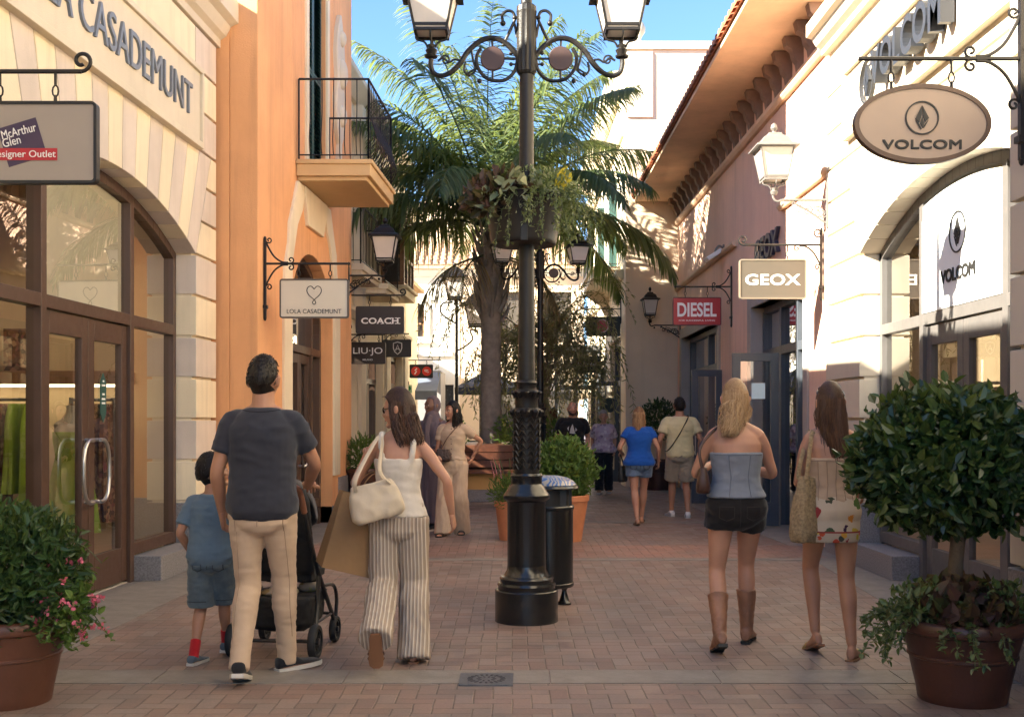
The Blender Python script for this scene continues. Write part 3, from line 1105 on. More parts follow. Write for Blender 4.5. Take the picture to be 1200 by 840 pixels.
# ================================================================== right arched shop
rb = thing('shop_building', 'sunlit pale blockwork building with the arched grey shopfront and raised block letters', 'building', (3.6, 9.3, 0))
m = MB(RM(3.45))
rusticated(m, 6.42, 12.5, 5.36)
m.box(-.30, 6.42, 5.36, -.05, 12.486, 7.6)
m.build('wall', [CREAMW, CREAMW2, GRANITE], rb, smooth=0, bevel=.006)
m = MB(RM(3.45))
moulding(m, 6.42, 12.58, [(-.1, 5.46), (.03, 5.46), (.03, 5.52), (.09, 5.56), (.14, 5.64), (.20, 5.66), (.20, 5.80), (-.1, 5.84)])
moulding(m, 6.42, 12.58, [(-.1, 7.4), (.05, 7.4), (.25, 7.6), (.25, 7.72), (-.1, 7.76)])
m.build('cornice', CREAMW2, rb, smooth=0, bevel=.005)
m = MB(RM(3.45))
m.box(-7.0, 6.42, 0, -6.8, 12.48, 7.6)
m.box(-6.8, 12.33, 0, -.305, 12.48, 7.6)
m.box(-6.8, 6.42, 0, -.305, 6.55, 7.6)
m.box(-7, 6.4, 7.62, -.05, 12.5, 7.8)
m.build('rear_wall', CREAMW, rb, smooth=0)
RFR = mat('taupe_grey_frame', (.105, .098, .094), .42, var=.1, scale=6)
rfr = shopfront(rb, RM(3.45), RFR)
shop_room(rb, RM(3.45), 4.2, 10.0)
m = MB(RM(3.45))
m.box(-.24, YC + .91, 0, .05, YC + HWD - .004, .225)
m.build('plinth', GRANITE, rb, smooth=0, bevel=.008)
m = MB(RM(3.45))
m.box(-.24, YC - HWD + .004, 0, .05, YC - .91, .225)
m.build('plinth', GRANITE, rb, smooth=0, bevel=.008)
pm_ = MB(RM(3.45))
pm_.box(-.01, 7.0, 4.35, .03, 11.6, 4.96)
for q in ((6.95, 4.29, 11.66, 4.35), (6.95, 4.96, 11.66, 5.02), (11.6, 4.35, 11.66, 4.96)):
    pm_.box(-.01, q[0], q[1], .07, q[2], q[3])
pan = pm_.build('sign_panel', CREAMW, rb, smooth=0, bevel=.004)
vs, fs = text_geo('VOLCOM', 1.72, .33, bold=.022, space=1.06, depth=.11)
t_ = MB(RM(3.45))
t_.add([(.05 - p[1], 9.60 - p[0], 4.66 + p[2]) for p in vs], fs)
t_.build('lettering', mat('grey_block_letters', (.03, .033, .042), .45, var=.1), pan, smooth=0)


def gem_mark(mb, M, r, mi=0):
    """the faceted stone in a ring"""
    ribbon(mb, arc((0, 0), r, 0, 360, 36)[:-1], r * .085, M, closed=True, mi=mi)
    for poly in ([(0, .78), (-.42, -.05), (-.17, -.28), (-.02, .2)], [(.03, .72), (.42, -.02), (.20, -.25), (.05, .1)], [(-.40, -.15), (-.18, -.36), (-.04, -.72), (-.16, -.62)], [(-.12, -.32), (0, .05), (.14, -.30), (.03, -.62)], [(.2, -.33), (.40, -.12), (.12, -.62), (.06, -.6)]):
        mb.prism([(a * r, b * r) for a, b in poly], -.006, 0, 'y', mi, M)


# oval mark at the head of the raised letters
t_ = MB(lambda x, y, z: (3.45 - .05 + (y), 10.82 - x, 4.66 + z))
gem_mark(t_, Matrix.Diagonal((1, 6, 1, 1)), .20)
t_.build('emblem', mat('grey_block_letters', (.03, .033, .042), .4, var=.1), pan, smooth=0)
# white film behind the upper middle pane, with mark and lettering
pm_ = MB(RM(3.45))
pts = [(YC - .80, 2.385)] + [(YC + .80, 2.385)] + [(YC + .80 - 1.6 * i / 10, arch_z(YC + .80 - 1.6 * i / 10) - .13) for i in range(11)]
pm_.prism(pts, -.20, -.19, 'x')
for y in (YC - .8, YC + .8):
    pm_.box(-.25, y - .02, 2.385, -.188, y + .02, 3.2)
film = pm_.build('window_film', PAPER, rfr, smooth=0)
t_ = MB(lambda x, y, z: (3.45 + .188 + y, YC + .02 - x, 2.98 + z))
gem_mark(t_, Matrix.Identity(4), .165)
vs, fs = fat_text('VOLCOM', .74, .115, 1.0, .006, .05)
t_.add([(p[0], p[1], p[2] - .335) for p in vs], fs)
t_.build('lettering', INKK, rfr, smooth=0)

# nearest right pier
r0 = thing('corner_building', 'cream blockwork pier standing forward beside the arched grey shopfront', 'building', (3.2, 4, 0))
m = MB(RM(2.80))
m.box(-.65, -6, 0, -.05, 6.38, 7.0)
zs = [.63 + .405 * i for i in range(16)]
m.box(-.66, 5.6, 0, .012, 6.4, .62, 1)
for k in range(15):
    m.box(-.66, 5.7, zs[k] + .011, 0, 6.4, zs[k + 1] - .011, 0)
m.box(-.645, -6.0, .63, -.01, 5.68, 6.6)
m.build('wall', [CREAMW2, GRANITE], r0, smooth=0, bevel=.006)
m = MB(RM(2.80))
m.box(-5, -6, 7.0, .15, 6.45, 7.15)
m.build('roof', CREAMW2, r0, smooth=0)

# ================================================================== pink building with deep eave
pk = thing('pink_building', 'pink stucco building under a deep tan eave with dark corbels and clay tiles', 'building', (3.6, 18, 0))
KM = RM(3.54)
m = MB(KM)
GO = dict(y0=13.75, y1=16.75, z0=0, z1=3.08)
DI = dict(y0=19.5, y1=23.6, z0=0, z1=3.12)
wall(m, 12.51, 24.3, 0, 6.1, .3, [GO, DI])
m.box(-.8, 12.51, 0, -.302, 12.7, 6.1)
m.build('wall', PINK, pk, smooth=0, bevel=.01)
m = MB(KM)
moulding(m, 12.52, 24.28, [(-.05, 5.56), (.05, 5.56), (.09, 5.60), (.09, 5.66), (-.05, 5.68)])
moulding(m, 17.9, 24.28, [(-.05, 4.17), (.05, 4.17), (.08, 4.21), (.08, 4.25), (-.05, 4.27)])
moulding(m, 12.52, 14.9, [(-.05, 4.17), (.05, 4.17), (.08, 4.21), (.08, 4.25), (-.05, 4.27)])
m.build('string_course', SOFFIT, pk, smooth=0, bevel=.004)
m = MB(KM)
k_ = 21
for i in range(k_):
    y = 12.75 + (24.0 - 12.75) * i / (k_ - 1)
    prof = [(.0, 5.68), (.06, 5.68), (.075, 5.78), (.12, 5.84), (.14, 5.93), (.21, 5.98), (.235, 6.095), (.0, 6.095)]
    m = MB(KM)
    m.prism(prof, y - .075, y + .075, 'y')
    m.build('corbel', BROWNC, pk, smooth=0, bevel=.004)
m = MB(KM)
m.box(-.5, 12.5, 6.10, .92, 24.35, 6.16)
m.build('soffit', SOFFIT, pk, smooth=0)
m = MB()
# tiles: short barrels along the eave edge, sloping back
nb = 56
for i in range(nb):
    y = 12.5 + (24.4 - 12.5) * (i + .5) / nb
    for r in range(4):
        xa, za = 2.56 + .55 * r, 6.17 + .17 * r
        xb, zb = xa + .62, za + .19
        rr_ = .085
        ra = [(xa, y + rr_ * math.cos(PI * k / 6), za + rr_ * math.sin(PI * k / 6) + .03) for k in range(7)]
        rb_ = [(xb, y + rr_ * .85 * math.cos(PI * k / 6), zb + rr_ * .85 * math.sin(PI * k / 6)) for k in range(7)]
        m.rings([ra, rb_], closed=False)
m.add([(2.58, 12.5, 6.165), (2.58, 24.4, 6.165), (5.6, 24.4, 7.1), (5.6, 12.5, 7.1)], [(0, 1, 2, 3)])
m.add([(5.6, 12.5, 7.1), (5.6, 24.4, 7.1), (8.2, 24.4, 6.165), (8.2, 12.5, 6.165)], [(0, 1, 2, 3)])
m.build('roof', TILE, pk, smooth=40)
m = MB()
m.prism([(3.62, 6.17), (8.1, 6.17), (5.6, 7.05)], 12.52, 12.7, 'y')
m.box(8.0, 12.51, 0, 8.2, 24.3, 6.17)
m.build('rear_wall', PINK, pk, smooth=0)
m = MB(KM)
for a, c, zt in ((13.75, 16.75, 3.08), (19.5, 23.6, 3.12)):
    m = MB(KM)
    m.box(-.29, a - .20, 0, .03, a + .001, zt + .2)
    m.box(-.29, c - .001, 0, .03, c + .24, zt + .2)
    m.box(-.29, a, zt, .03, c, zt + .2)
    m.box(-.29, a - .205, 0, .045, a - .001, .6)
    m.build('shop_surround', mat('warm_grey_stone', (.40, .355, .31), .7, var=.12, scale=3, bump=.2), pk, smooth=0, bevel=.008)
# the two shop fronts
for a, c, zt in ((13.75, 16.75, 3.08), (19.5, 23.6, 3.12)):
    m = MB(KM)
    for y in (a + .05, a + 1.0, a + 1.9, c - .05):
        m.box(-.27, y - .05, 0, -.15, y + .05, zt - .06)
    m.box(-.269, a + .1, 2.34, -.152, c - .1, 2.46)
    m.box(-.269, a + .1, zt - .1, -.152, c - .1, zt)
    m.box(-.269, a + .1, .0, -.152, a + .95, .12)
    f_ = m.build('shopfront', SLATE, pk, smooth=0, bevel=.004)
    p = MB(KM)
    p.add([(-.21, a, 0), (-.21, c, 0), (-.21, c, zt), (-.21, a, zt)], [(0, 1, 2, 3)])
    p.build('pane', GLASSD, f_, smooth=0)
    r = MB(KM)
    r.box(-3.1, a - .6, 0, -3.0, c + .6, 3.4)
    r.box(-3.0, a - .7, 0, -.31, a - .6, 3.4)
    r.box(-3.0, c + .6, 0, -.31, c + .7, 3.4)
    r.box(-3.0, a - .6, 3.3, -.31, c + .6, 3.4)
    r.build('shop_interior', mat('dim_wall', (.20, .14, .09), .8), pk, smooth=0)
# open door leaves swung out to the street, square to the wall
for (y, w_, zt) in ((15.15, .62, 2.33), (19.2, .52, 2.28)):
    m = MB()
    x1 = 3.55
    x0 = x1 - w_
    s = .11
    m.box(x0, y - .025, .03, x0 + s, y + .025, zt)
    m.box(x1 - s, y - .025, .03, x1, y + .025, zt)
    m.box(x0 + s, y - .025, zt - s, x1 - s, y + .025, zt)
    m.box(x0 + s, y - .025, .03, x1 - s, y + .025, .34)
    d_ = m.build('door', SLATE, pk, smooth=0, bevel=.004)
    p = MB()
    p.add([(x0 + s, y, .33), (x1 - s, y, .33), (x1 - s, y, zt - s), (x0 + s, y, zt - s)], [(0, 1, 2, 3)])
    p.build('pane', GLASS, d_, smooth=0)
    h = MB()
    h.tube([(x0 + .055, y - .07, .85), (x0 + .055, y - .07, 1.35)], .012, 8)
    h.tube([(x0 + .055, y - .07, .9), (x0 + .055, y, .9)], .01, 6)
    h.tube([(x0 + .055, y - .07, 1.3), (x0 + .055, y, 1.3)], .01, 6)
    h.build('handle', STEEL, d_)
    if y < 16:
        p = MB()
        p.box(x0 + .26, y - .006, 1.72, x0 + .44, y - .003, 1.93)
        p.build('notice', mat('pale_blue_paper', (.55, .68, .74), .5), d_, smooth=0)
vs, fs = text_geo('GEOX', 1.40, .34, bold=.03, depth=.05)
t_ = MB(KM)
t_.add([(.01 - p[1], 15.65 - p[0], 3.82 + p[2]) for p in vs], fs)
t_.build('lettering', mat('navy_letters', (.035, .035, .065), .4), pk, smooth=0)
# red banner in the farther window
m = MB(KM)
m.box(-.26, 20.6, 1.9, -.255, 21.3, 3.0)
m.build('poster', mat('red_poster', (.45, .05, .03), .6), pk, smooth=0)

# ================================================================== beige building standing across
bg_ = thing('beige_building', 'tall beige building with a balustraded parapet and green shutter beyond the pink eave', 'building', (3.5, 28, 0))
m = MB()
m.box(2.43, 24.36, 0, 9.5, 24.7, 9.35)
m.build('wall', BEIGE, bg_, smooth=0, bevel=.012)
XM = RM(2.43)
m = MB(XM)
wall(m, 24.705, 36.5, 0, 8.6, .3, [dict(y0=25.4, y1=28.2, z0=0, z1=3.3), dict(y0=29.4, y1=33, z0=0, z1=3.0), dict(y0=26.4, y1=27.5, z0=4.95, z1=7.0), dict(y0=30, y1=31.1, z0=4.95, z1=7.0)])
m.build('street_wall', CREAM, bg_, smooth=0)
m = MB()
m.box(2.36, 24.30, 9.35, 9.5, 24.75, 9.52)
m.box(2.46, 24.32, 7.9, 3.02, 24.36, 9.3)
m.box(2.40, 24.325, 8.02, 2.46, 24.36, 9.2)
m.build('parapet', CREAMW, bg_, smooth=0, bevel=.01)
m = MB(XM)
moulding(m, 24.7, 36.5, [(-.1, 8.6), (.10, 8.6), (.34, 8.85), (.34, 8.98), (-.1, 9.05)])
moulding(m, 24.7, 36.5, [(-.1, 7.6), (.06, 7.6), (.22, 7.75), (.22, 7.85), (-.1, 7.9)])
moulding(m, 24.75, 36.5, [(-.1, 4.5), (.06, 4.5), (.16, 4.6), (.16, 4.7), (-.1, 4.72)])
m.build('cornice', CREAM, bg_, smooth=0)
m = MB()
m.lathe([(.10, 0), (.10, .05), (.045, .09), (.06, .16), (.13, .26), (.14, .36), (.10, .46), (.03, .52), (.001, .54)], 16, (2.74, 24.55, 9.52))
m.build('finial', CREAMW, bg_)
m = MB(XM)
m.box(0, 25.6, 4.62, .62, 29.0, 4.8)
m.box(0, 25.55, 4.8, .67, 29.05, 4.88)
for y in (25.9, 28.7):
    m.prism([(0, 4.05), (.1, 4.05), (.2, 4.3), (.5, 4.5), (.55, 4.62), (0, 4.62)], y - .1, y + .1, 'y')
b_ = m.build('balcony', CREAM, bg_, smooth=0, bevel=.008)
rl = MB(XM)
rail_run(rl, (.03, 25.62), (.6, 25.62), 4.88, 5.85, 4, 0)
rail_run(rl, (.6, 25.62), (.6, 28.95), 4.88, 5.85, 20, 0)
rl.build('railing', IRON, b_)
m = MB(XM)
for y in (26.3, 27.52, 29.9, 31.12):
    m = MB(XM)
    if y in (27.52, 31.12):
        m.box(.005, y, 4.95, .055, y + .42, 7.0)
    else:
        m.box(.005, y, 4.95, .17, y + .045, 7.0)
    m.build('shutter', SHUT, bg_, smooth=0)
m = MB(XM)
for (a, c, zt) in ((25.4, 28.2, 3.3), (29.4, 33, 3.0)):
    for y in (a + .06, (a + c) / 2, c - .06):
        m.box(-.28, y - .06, 0, -.12, y + .06, zt)
    m.box(-.279, a, zt - .12, -.13, c, zt)
    m.box(-.279, a, 2.25, -.13, c, 2.37)
f_ = m.build('shopfront', SLATE, bg_, smooth=0)
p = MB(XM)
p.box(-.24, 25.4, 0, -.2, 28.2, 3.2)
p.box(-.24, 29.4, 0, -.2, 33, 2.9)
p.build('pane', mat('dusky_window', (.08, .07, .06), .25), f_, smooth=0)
m = MB()
x0, x1, y, zt, s = 1.80, 2.42, 25.9, 2.30, .09
m.box(x0, y - .03, .03, x0 + s, y + .03, zt)
m.box(x1 - s, y - .03, .03, x1, y + .03, zt)
m.box(x0 + s, y - .03, zt - s, x1 - s, y + .03, zt)
m.box(x0 + s, y - .03, .03, x1 - s, y + .03, .3)
d_ = m.build('door', SLATE, bg_, smooth=0)
p = MB()
p.add([(x0 + s, y, .3), (x1 - s, y, .3), (x1 - s, y, zt - s), (x0 + s, y, zt - s)], [(0, 1, 2, 3)])
p.build('pane', GLASSD, d_, smooth=0)
p = MB()
p.lathe([(.17, 0), (.17, .008)], 28, M=Matrix.Translation((2.22, y - .012, 1.77)) @ Matrix.Rotation(PI / 2, 4, 'X'))
st_ = p.build('sticker', mat('bottle_green_sticker', (.015, .03, .025), .5), d_, smooth=0)
m = MB()
m.box(8.8, 24.7, 0, 9.5, 36, 8.6)
m.box(2.75, 24.7, 8.7, 9.5, 36.4, 8.8)
m.build('rear_wall', BEIGE, bg_, smooth=0)
# grey glazed porch farther along that street wall
pc = thing('glazed_porch', 'grey glazed shop porch behind the weeping tree', 'porch', (1.9, 31, 0))
m = MB()
for x in (1.2, 1.75, 2.36):
    m.box(x - .04, 30.9, 0, x + .04, 31.0, 3.4)
m.box(1.16, 30.89, 2.25, 2.40, 31.01, 2.36)
m.box(1.16, 30.89, 3.3, 2.40, 31.01, 3.45)
m.box(1.16, 31.0, 3.3, 2.42, 33.5, 3.45)
m.build('frame', GREYF, pc, smooth=0)
p = MB()
p.add([(1.2, 30.95, 2.3), (2.36, 30.95, 2.3), (2.36, 30.95, 3.4), (1.2, 30.95, 3.4)], [(0, 1, 2, 3)])
p.add([(1.2, 30.95, .1), (1.75, 30.95, .1), (1.75, 30.95, 2.3), (1.2, 30.95, 2.3)], [(0, 1, 2, 3)])
p.build('pane', GLASSD, pc, smooth=0)
# ================================================================== lanterns and lamp posts
def lantern_parts(root, c, w0, w1, hgt, frame_m, glass_m=None, roof=.62, name='lantern', rz=0.0, finial=True):
    """four sided tapering lantern standing on c: bars, glass, roof with a knob"""
    glass_m = glass_m or FROST
    M = Matrix.Translation(c) @ Matrix.Rotation(rz, 4, 'Z')
    f = MB()
    z0, z1 = .07, .07 + hgt
    a, b = w0 / 2, w1 / 2
    s = max(.008, w1 * .028)
    for sx_ in (-1, 1):
        for sy_ in (-1, 1):
            f.tube([(a * sx_, a * sy_, z0), (b * sx_, b * sy_, z1)], s, 6, M=M)
    for z, q in ((z0, a), (z0 + .028 * w1 / .3, a + .004), (z1, b)):
        f.box(-q - s, -q - s, z - s, q + s, -q + s, z + s, M=M)
        f.box(-q - s, q - s, z - s, q + s, q + s, z + s, M=M)
        f.box(-q - s, -q + s, z - s, -q + s, q - s, z + s, M=M)
        f.box(q - s, -q + s, z - s, q + s, q - s, z + s, M=M)
    # curling feet under the glass
    for sx_ in (-1, 1):
        f.tube(smooth_path([(a * sx_, 0, z0), (a * sx_ * .95, 0, z0 - .04), (a * sx_ * .45, 0, z0 - .06), (a * sx_ * .25, 0, z0 - .10)], 4), s * .8, 6, M=M)
        f.tube(smooth_path([(0, a * sx_, z0), (0, a * sx_ * .95, z0 - .04), (0, a * sx_ * .45, z0 - .06), (0, a * sx_ * .25, z0 - .10)], 4), s * .8, 6, M=M)
    f.lathe([(.001, -.09), (.03, -.085), (.045, -.05), (.02, -.03), (.028, -.01), (.001, 0)], 12, M=M)
    fo = f.build(name, frame_m, root)
    g_ = MB()
    k = .985
    g_.rings([[Vector((x * a * k, y * a * k, z0 + .01)) for x, y in ((-1, -1), (1, -1), (1, 1), (-1, 1))],
              [Vector((x * b * k, y * b * k, z1 - .005)) for x, y in ((-1, -1), (1, -1), (1, 1), (-1, 1))]], M=M)
    g_.build('lamp_glass', glass_m, fo, smooth=0)
    r = MB()
    e = b * 1.30
    prof = [(e, z1 + .0), (e * .98, z1 + .02), (b * .92, z1 + hgt * .14), (b * .72, z1 + hgt * .34), (b * .42, z1 + hgt * .44), (b * .40, z1 + hgt * .50), (b * .22, z1 + hgt * .53)]
    r.rings([[Vector((x * q, y * q, z)) for x, y in ((-1, -1), (1, -1), (1, 1), (-1, 1))] for q, z in prof], M=M)
    zt = z1 + hgt * .53
    r.lathe([(b * .16, zt - .01), (b * .10, zt + .015), (b * .22, zt + .05), (b * .16, zt + .09), (.002, zt + .11)], 12, M=M)
    r.build('roof', frame_m, fo, smooth=30, bevel=.003)
    return fo


def make_lamp_post(label, loc, group):
    t = thing('lamp_post', label, 'lamp post', (0, 0, 0), group=group)
    b = MB()
    b.lathe([(.2275, 0), (.2275, .222), (.222, .228), (.205, .23), (.205, .25), (.212, .262), (.205, .278), (.19, .28), (.19, .295), (.196, .308), (.188, .322), (.165, .326), (.155, .345), (.143, .365), (.139, .40)], 40)
    b.build('base', IRONB, t)
    b = MB()
    b.lathe([(.1385, .38), (.1385, .84), (.142, .86), (.162, .875), (.168, .885), (.168, .905), (.160, .915), (.148, .93), (.128, .965), (.112, .985), (.112, 1.03), (.118, 1.045), (.112, 1.06)], 40)
    b.build('pedestal', IRONB, t)
    b = MB()
    b.lathe([(.088, 1.04), (.092, 1.08), (.092, 1.44), (.098, 1.49), (.108, 1.515), (.104, 1.525), (.084, 1.53), (.082, 1.615), (.092, 1.63), (.098, 1.645), (.090, 1.655), (.070, 1.665), (.070, 1.695), (.080, 1.71), (.072, 1.725), (.062, 1.73), (.060, 1.9)], 32)
    # leafwork: rows of chevrons and a crown of turned leaves
    for k in range(10):
        a = 2 * PI * k / 10
        for rrow in range(8):
            z = 1.09 + .048 * rrow
            for s in (-1, 1):
                p = [((.096) * math.cos(a), (.096) * math.sin(a), z + .035), ((.094) * math.cos(a + s * .27), (.094) * math.sin(a + s * .27), z - .002)]
                b.tube([p[0], p[1]], [.011, .005], 5)
        a += PI / 10
        for z, rr_, l in ((1.50, .10, .026), (1.635, .09, .018)):
            p0 = Vector((rr_ * .9 * math.cos(a), rr_ * .9 * math.sin(a), z - .03))
            p1 = Vector((rr_ * 1.12 * math.cos(a), rr_ * 1.12 * math.sin(a), z + .01))
            p2 = Vector((rr_ * 1.30 * math.cos(a), rr_ * 1.30 * math.sin(a), z + .004))
            b.tube([p0, p1, p2], [l * .8, l, .006], 6)
    b.build('ornate_collar', IRON, t)
    b = MB()
    b.lathe([(.0605, 1.88), (.056, 2.6), (.052, 3.4), (.050, 3.95)], 24)
    b.build('shaft', IRON, t)
    b = MB()
    n = 28
    rr = []
    for r_, z in ((.060, 3.93), (.068, 3.95), (.068, 4.36), (.074, 4.38), (.066, 4.42), (.040, 4.44), (.034, 4.9), (.02, 5.2)):
        rr.append([Vector(((r_ * (1 + (.07 if i % 2 else -.03) * (1 if .06 < r_ < .07 else 0))) * math.cos(2 * PI * i / n), (r_ * (1 + (.07 if i % 2 else -.03) * (1 if .06 < r_ < .07 else 0))) * math.sin(2 * PI * i / n), z)) for i in range(n)])
    b.rings(rr)
    b.build('fluted_head', IRON, t, smooth=20)
    for s in (-1, 1):
        a = MB()
        P_ = lambda pts: [(s * x, 0, z) for x, z in pts]
        a.tube(smooth_path(P_([(.06, 4.06), (.13, 4.14), (.218, 4.19), (.32, 4.18), (.42, 4.10), (.48, 4.01), (.55, 3.945), (.62, 3.922), (.672, 3.945), (.69, 4.0), (.688, 4.05)]), 5), [.020] * 30 + [.018] * 21, 8)
        a.tube(smooth_path(P_([(.06, 4.10), (.08, 3.97), (.14, 3.90), (.21, 3.885), (.29, 3.905), (.35, 3.98), (.36, 4.06), (.33, 4.12)]), 5), .013, 7)
        a.tube(smooth_path(P_([(.16, 4.16), (.11, 4.27), (.085, 4.33), (.10, 4.38), (.14, 4.39), (.175, 4.36), (.17, 4.31)]), 5), .011, 7)
        a.tube(smooth_path(P_([(.07, 4.20), (.09, 4.30), (.12, 4.24), (.17, 4.14)]), 5), .010, 7)
        for (x, z, r_) in ((.17, 4.30, .021), (.085, 4.34, .018), (.34, 3.885, .018), (.415, 3.93, .016)):
            a.ball((s * x, 0, z), r_, 10, 7)
        a.tube(smooth_path(P_([(.40, 4.12), (.385, 4.03), (.37, 3.96), (.415, 3.93), (.45, 3.96), (.44, 4.02)]), 4), .008, 6)
        a.tube(smooth_path(P_([(.47, 4.03), (.52, 4.04), (.56, 4.02), (.60, 4.05), (.64, 4.03)]), 4), .008, 6)
        a.tube([(s * x, 0, z) for x, z in spiral((.585, 4.035), .038, .012, 0, 460, 16)], .007, 6)
        a.tube(P_([(.36, 3.98), (.44, 3.93)]), .007, 6)
        a.tube(P_([(.06, 4.045), (.16, 4.045)]), .009, 6)
        for zz in (4.005, 4.085):
            a.ball((s * .112, 0, zz), .015, 8, 6)
            a.tube(P_([(.065, zz), (.112, zz)]), .007, 6)
        a.tube(P_([(.245, 3.96), (.245, 3.895)]), .008, 6)
        a.tube(P_([(.245, 4.13), (.25, 4.185)]), .008, 6)
        a.lathe([(.02, 0), (.045, .008), (.05, .02), (.02, .03), (.026, .06), (.014, .08), (.001, .09)], 14, (s * .688, 0, 4.045))
        ao = a.build('arm', IRON, t)
        d = MB()
        d.lathe([(.001, -.012), (.082, -.012), (.088, -.006), (.088, .006), (.082, .012), (.001, .012)], 28, M=Matrix.Translation((s * .245, 0, 4.045)) @ Matrix.Rotation(PI / 2, 4, 'X'))
        d.build('disc', mat('brown_disc', (.06, .032, .028), .5), ao)
        lantern_parts(t, (s * .685, 0, 4.155), .225, .345, .285, IRON)
    t.location = loc
    return t


lp = make_lamp_post('tall black ornate lamp post in the middle of the street, carrying a hanging planter', (.105, 8.2, 0), 'twin-arm lamp posts')
dup(lp, (.50, 20.2, 0), R(8), 'black ornate lamp post farther back, partly hidden in the weeping tree')

# slim post with lanterns far down the street
t = thing('street_lantern', 'slim far lamp post with two dark lanterns in front of the white house', 'lamp post', (-1.46, 30, 0))
b = MB()
b.lathe([(.10, 0), (.10, .2), (.05, .3), (.045, 2.0), (.038, 4.6), (.03, 4.7)], 12, (-1.46, 30, 0))
for s, zz in ((-1, 4.62), (1, 3.9)):
    b.tube(smooth_path([(-1.46, 30, zz - .65), (-1.46 + s * .2, 30, zz - .55), (-1.46 + s * .42, 30, zz - .35), (-1.46 + s * .36, 30, zz - .12), (-1.46 + s * (.12 if s < 0 else .5), 30, zz - .1)], 5), .022, 6)
b.build('post', IRON, t)
for s, zz in ((-1, 4.62), (1, 3.9)):
    lantern_parts(t, (-1.46 + (-.05 if s < 0 else .5), 30, zz - .08), .34, .54, .56, IRON)


def wall_lantern(label, mp, y, zarm, reach, w0, w1, h, fm, group, glass=None):
    t = thing('wall_lantern', label, 'wall lantern', mp(0, y, zarm), group=group)
    b = MB(mp)
    b.box(.0, y - .025, zarm - .30, .02, y + .025, zarm + .12)
    b.box(.0, y - .012, zarm + .12, .015, y + .012, zarm + .2)
    b.tube([(.0, y, zarm), (reach, y, zarm)], .014, 6)
    b.tube([(.0, y, zarm - .27), (reach * .42, y, zarm - .12), (reach * .75, y, zarm - .03)], .012, 6)
    for cx_, r_, a0 in ((.13, .075, 0), (.28, .058, 60), (.40, .042, 120), (.07, .05, 200)):
        cx_ *= reach / .62
        cz = -.055 - .13 * (1 - cx_ / reach) * .8
        b.tube([(q[0], y, zarm + q[1]) for q in spiral((cx_, cz), r_, .012, a0, a0 + 520, 26)], .0075, 5)
        b.tube([(q[0], y, zarm + q[1]) for q in spiral((cx_ + .05, cz + .055), r_ * .5, .008, a0 + 180, a0 + 560, 16)], .006, 5)
    b.tube(smooth_path([(reach, y, zarm), (reach + .06, y, zarm - .015), (reach + .10, y, zarm + .03), (reach + .09, y, zarm + .09)], 4), .012, 6)
    b.ball((reach, y, zarm - .05), .02, 8, 6)
    b.build('bracket', fm, t)
    lantern_parts(t, mp(reach + .09, y, zarm + .14), w0, w1, h, fm, glass)
    return t


wall_lantern('grey painted lantern on a scrolled wall bracket above the sunlit corner', RM(3.45), 12.42, 3.84, .50, .24, .36, .34, IRONG, 'wall lanterns')
wall_lantern('dark lantern on a scrolled bracket at the far edge of the orange building', OM, 17.05, 3.60, .46, .23, .36, .36, IRON, 'wall lanterns')
wall_lantern('small dark lantern on the beige wall beside the red hanging sign', lambda n, y, z: (3.54 - n, y, z), 23.9, 3.42, .55, .20, .30, .32, IRON, 'wall lanterns')

# ================================================================== hanging signs


def board_geo(t, x0, x1, z0, z1, y, face_m, rim_m, r=.03, th=.05, oval=False):
    xc, zc, w, h = (x0 + x1) / 2, (z0 + z1) / 2, (x1 - x0) / 2, (z1 - z0) / 2
    if oval:
        o = [(xc + w * math.cos(2 * PI * i / 56), zc + h * math.sin(2 * PI * i / 56)) for i in range(56)]
        q = [(xc + (w - .025) * math.cos(2 * PI * i / 56), zc + (h - .025) * math.sin(2 * PI * i / 56)) for i in range(56)]
    else:
        def rr(w, h, r):
            pts = []
            for cx_, cz, a in ((w - r, h - r, 0), (-w + r, h - r, 90), (-w + r, -h + r, 180), (w - r, -h + r, 270)):
                pts += [(xc + cx_ + p[0], zc + cz + p[1]) for p in arc((0, 0), r, a, a + 90, 6)]
            return pts
        o, q = rr(w, h, r), rr(w - .016, h - .016, max(.006, r - .016))
    n = len(o)
    m = MB()
    ya, yb = y - th / 2, y + th / 2
    # rim: outer band and two raised lips
    rings = [[Vector((a, ya + .008, c)) for a, c in q], [Vector((a, ya, c)) for a, c in q], [Vector((a, ya, c)) for a, c in o], [Vector((a, yb, c)) for a, c in o], [Vector((a, yb, c)) for a, c in q], [Vector((a, yb - .008, c)) for a, c in q]]
    m.rings(rings, caps=False)
    m.build('rim', rim_m, t, smooth=50)
    m = MB()
    m.add([(a, ya + .007, c) for a, c in q], [tuple(range(n))])
    m.add([(a, yb - .007, c) for a, c in q], [tuple(range(n))[::-1]])
    m.build('board', face_m, t, smooth=0, recalc=False)
    return ya + .0065


def hooks(t, xs_, zt, zbar, y, m_=IRON):
    for x in xs_:
        h = MB()
        h.tube([(x, y, zbar), (x, y, zbar - (zbar - zt) * .45)], .008, 6)
        h.tube([(x + .016 * math.cos(a), y, zt + (zbar - zt) * .36 + .03 * math.sin(a)) for a in [2 * PI * i / 10 for i in range(11)]], .005, 5)
        h.tube([(x, y + .012 * math.cos(a), zt + .008 + .028 * math.sin(a)) for a in [2 * PI * i / 10 for i in range(11)]], .005, 5)
        h.build('hook', m_, t)


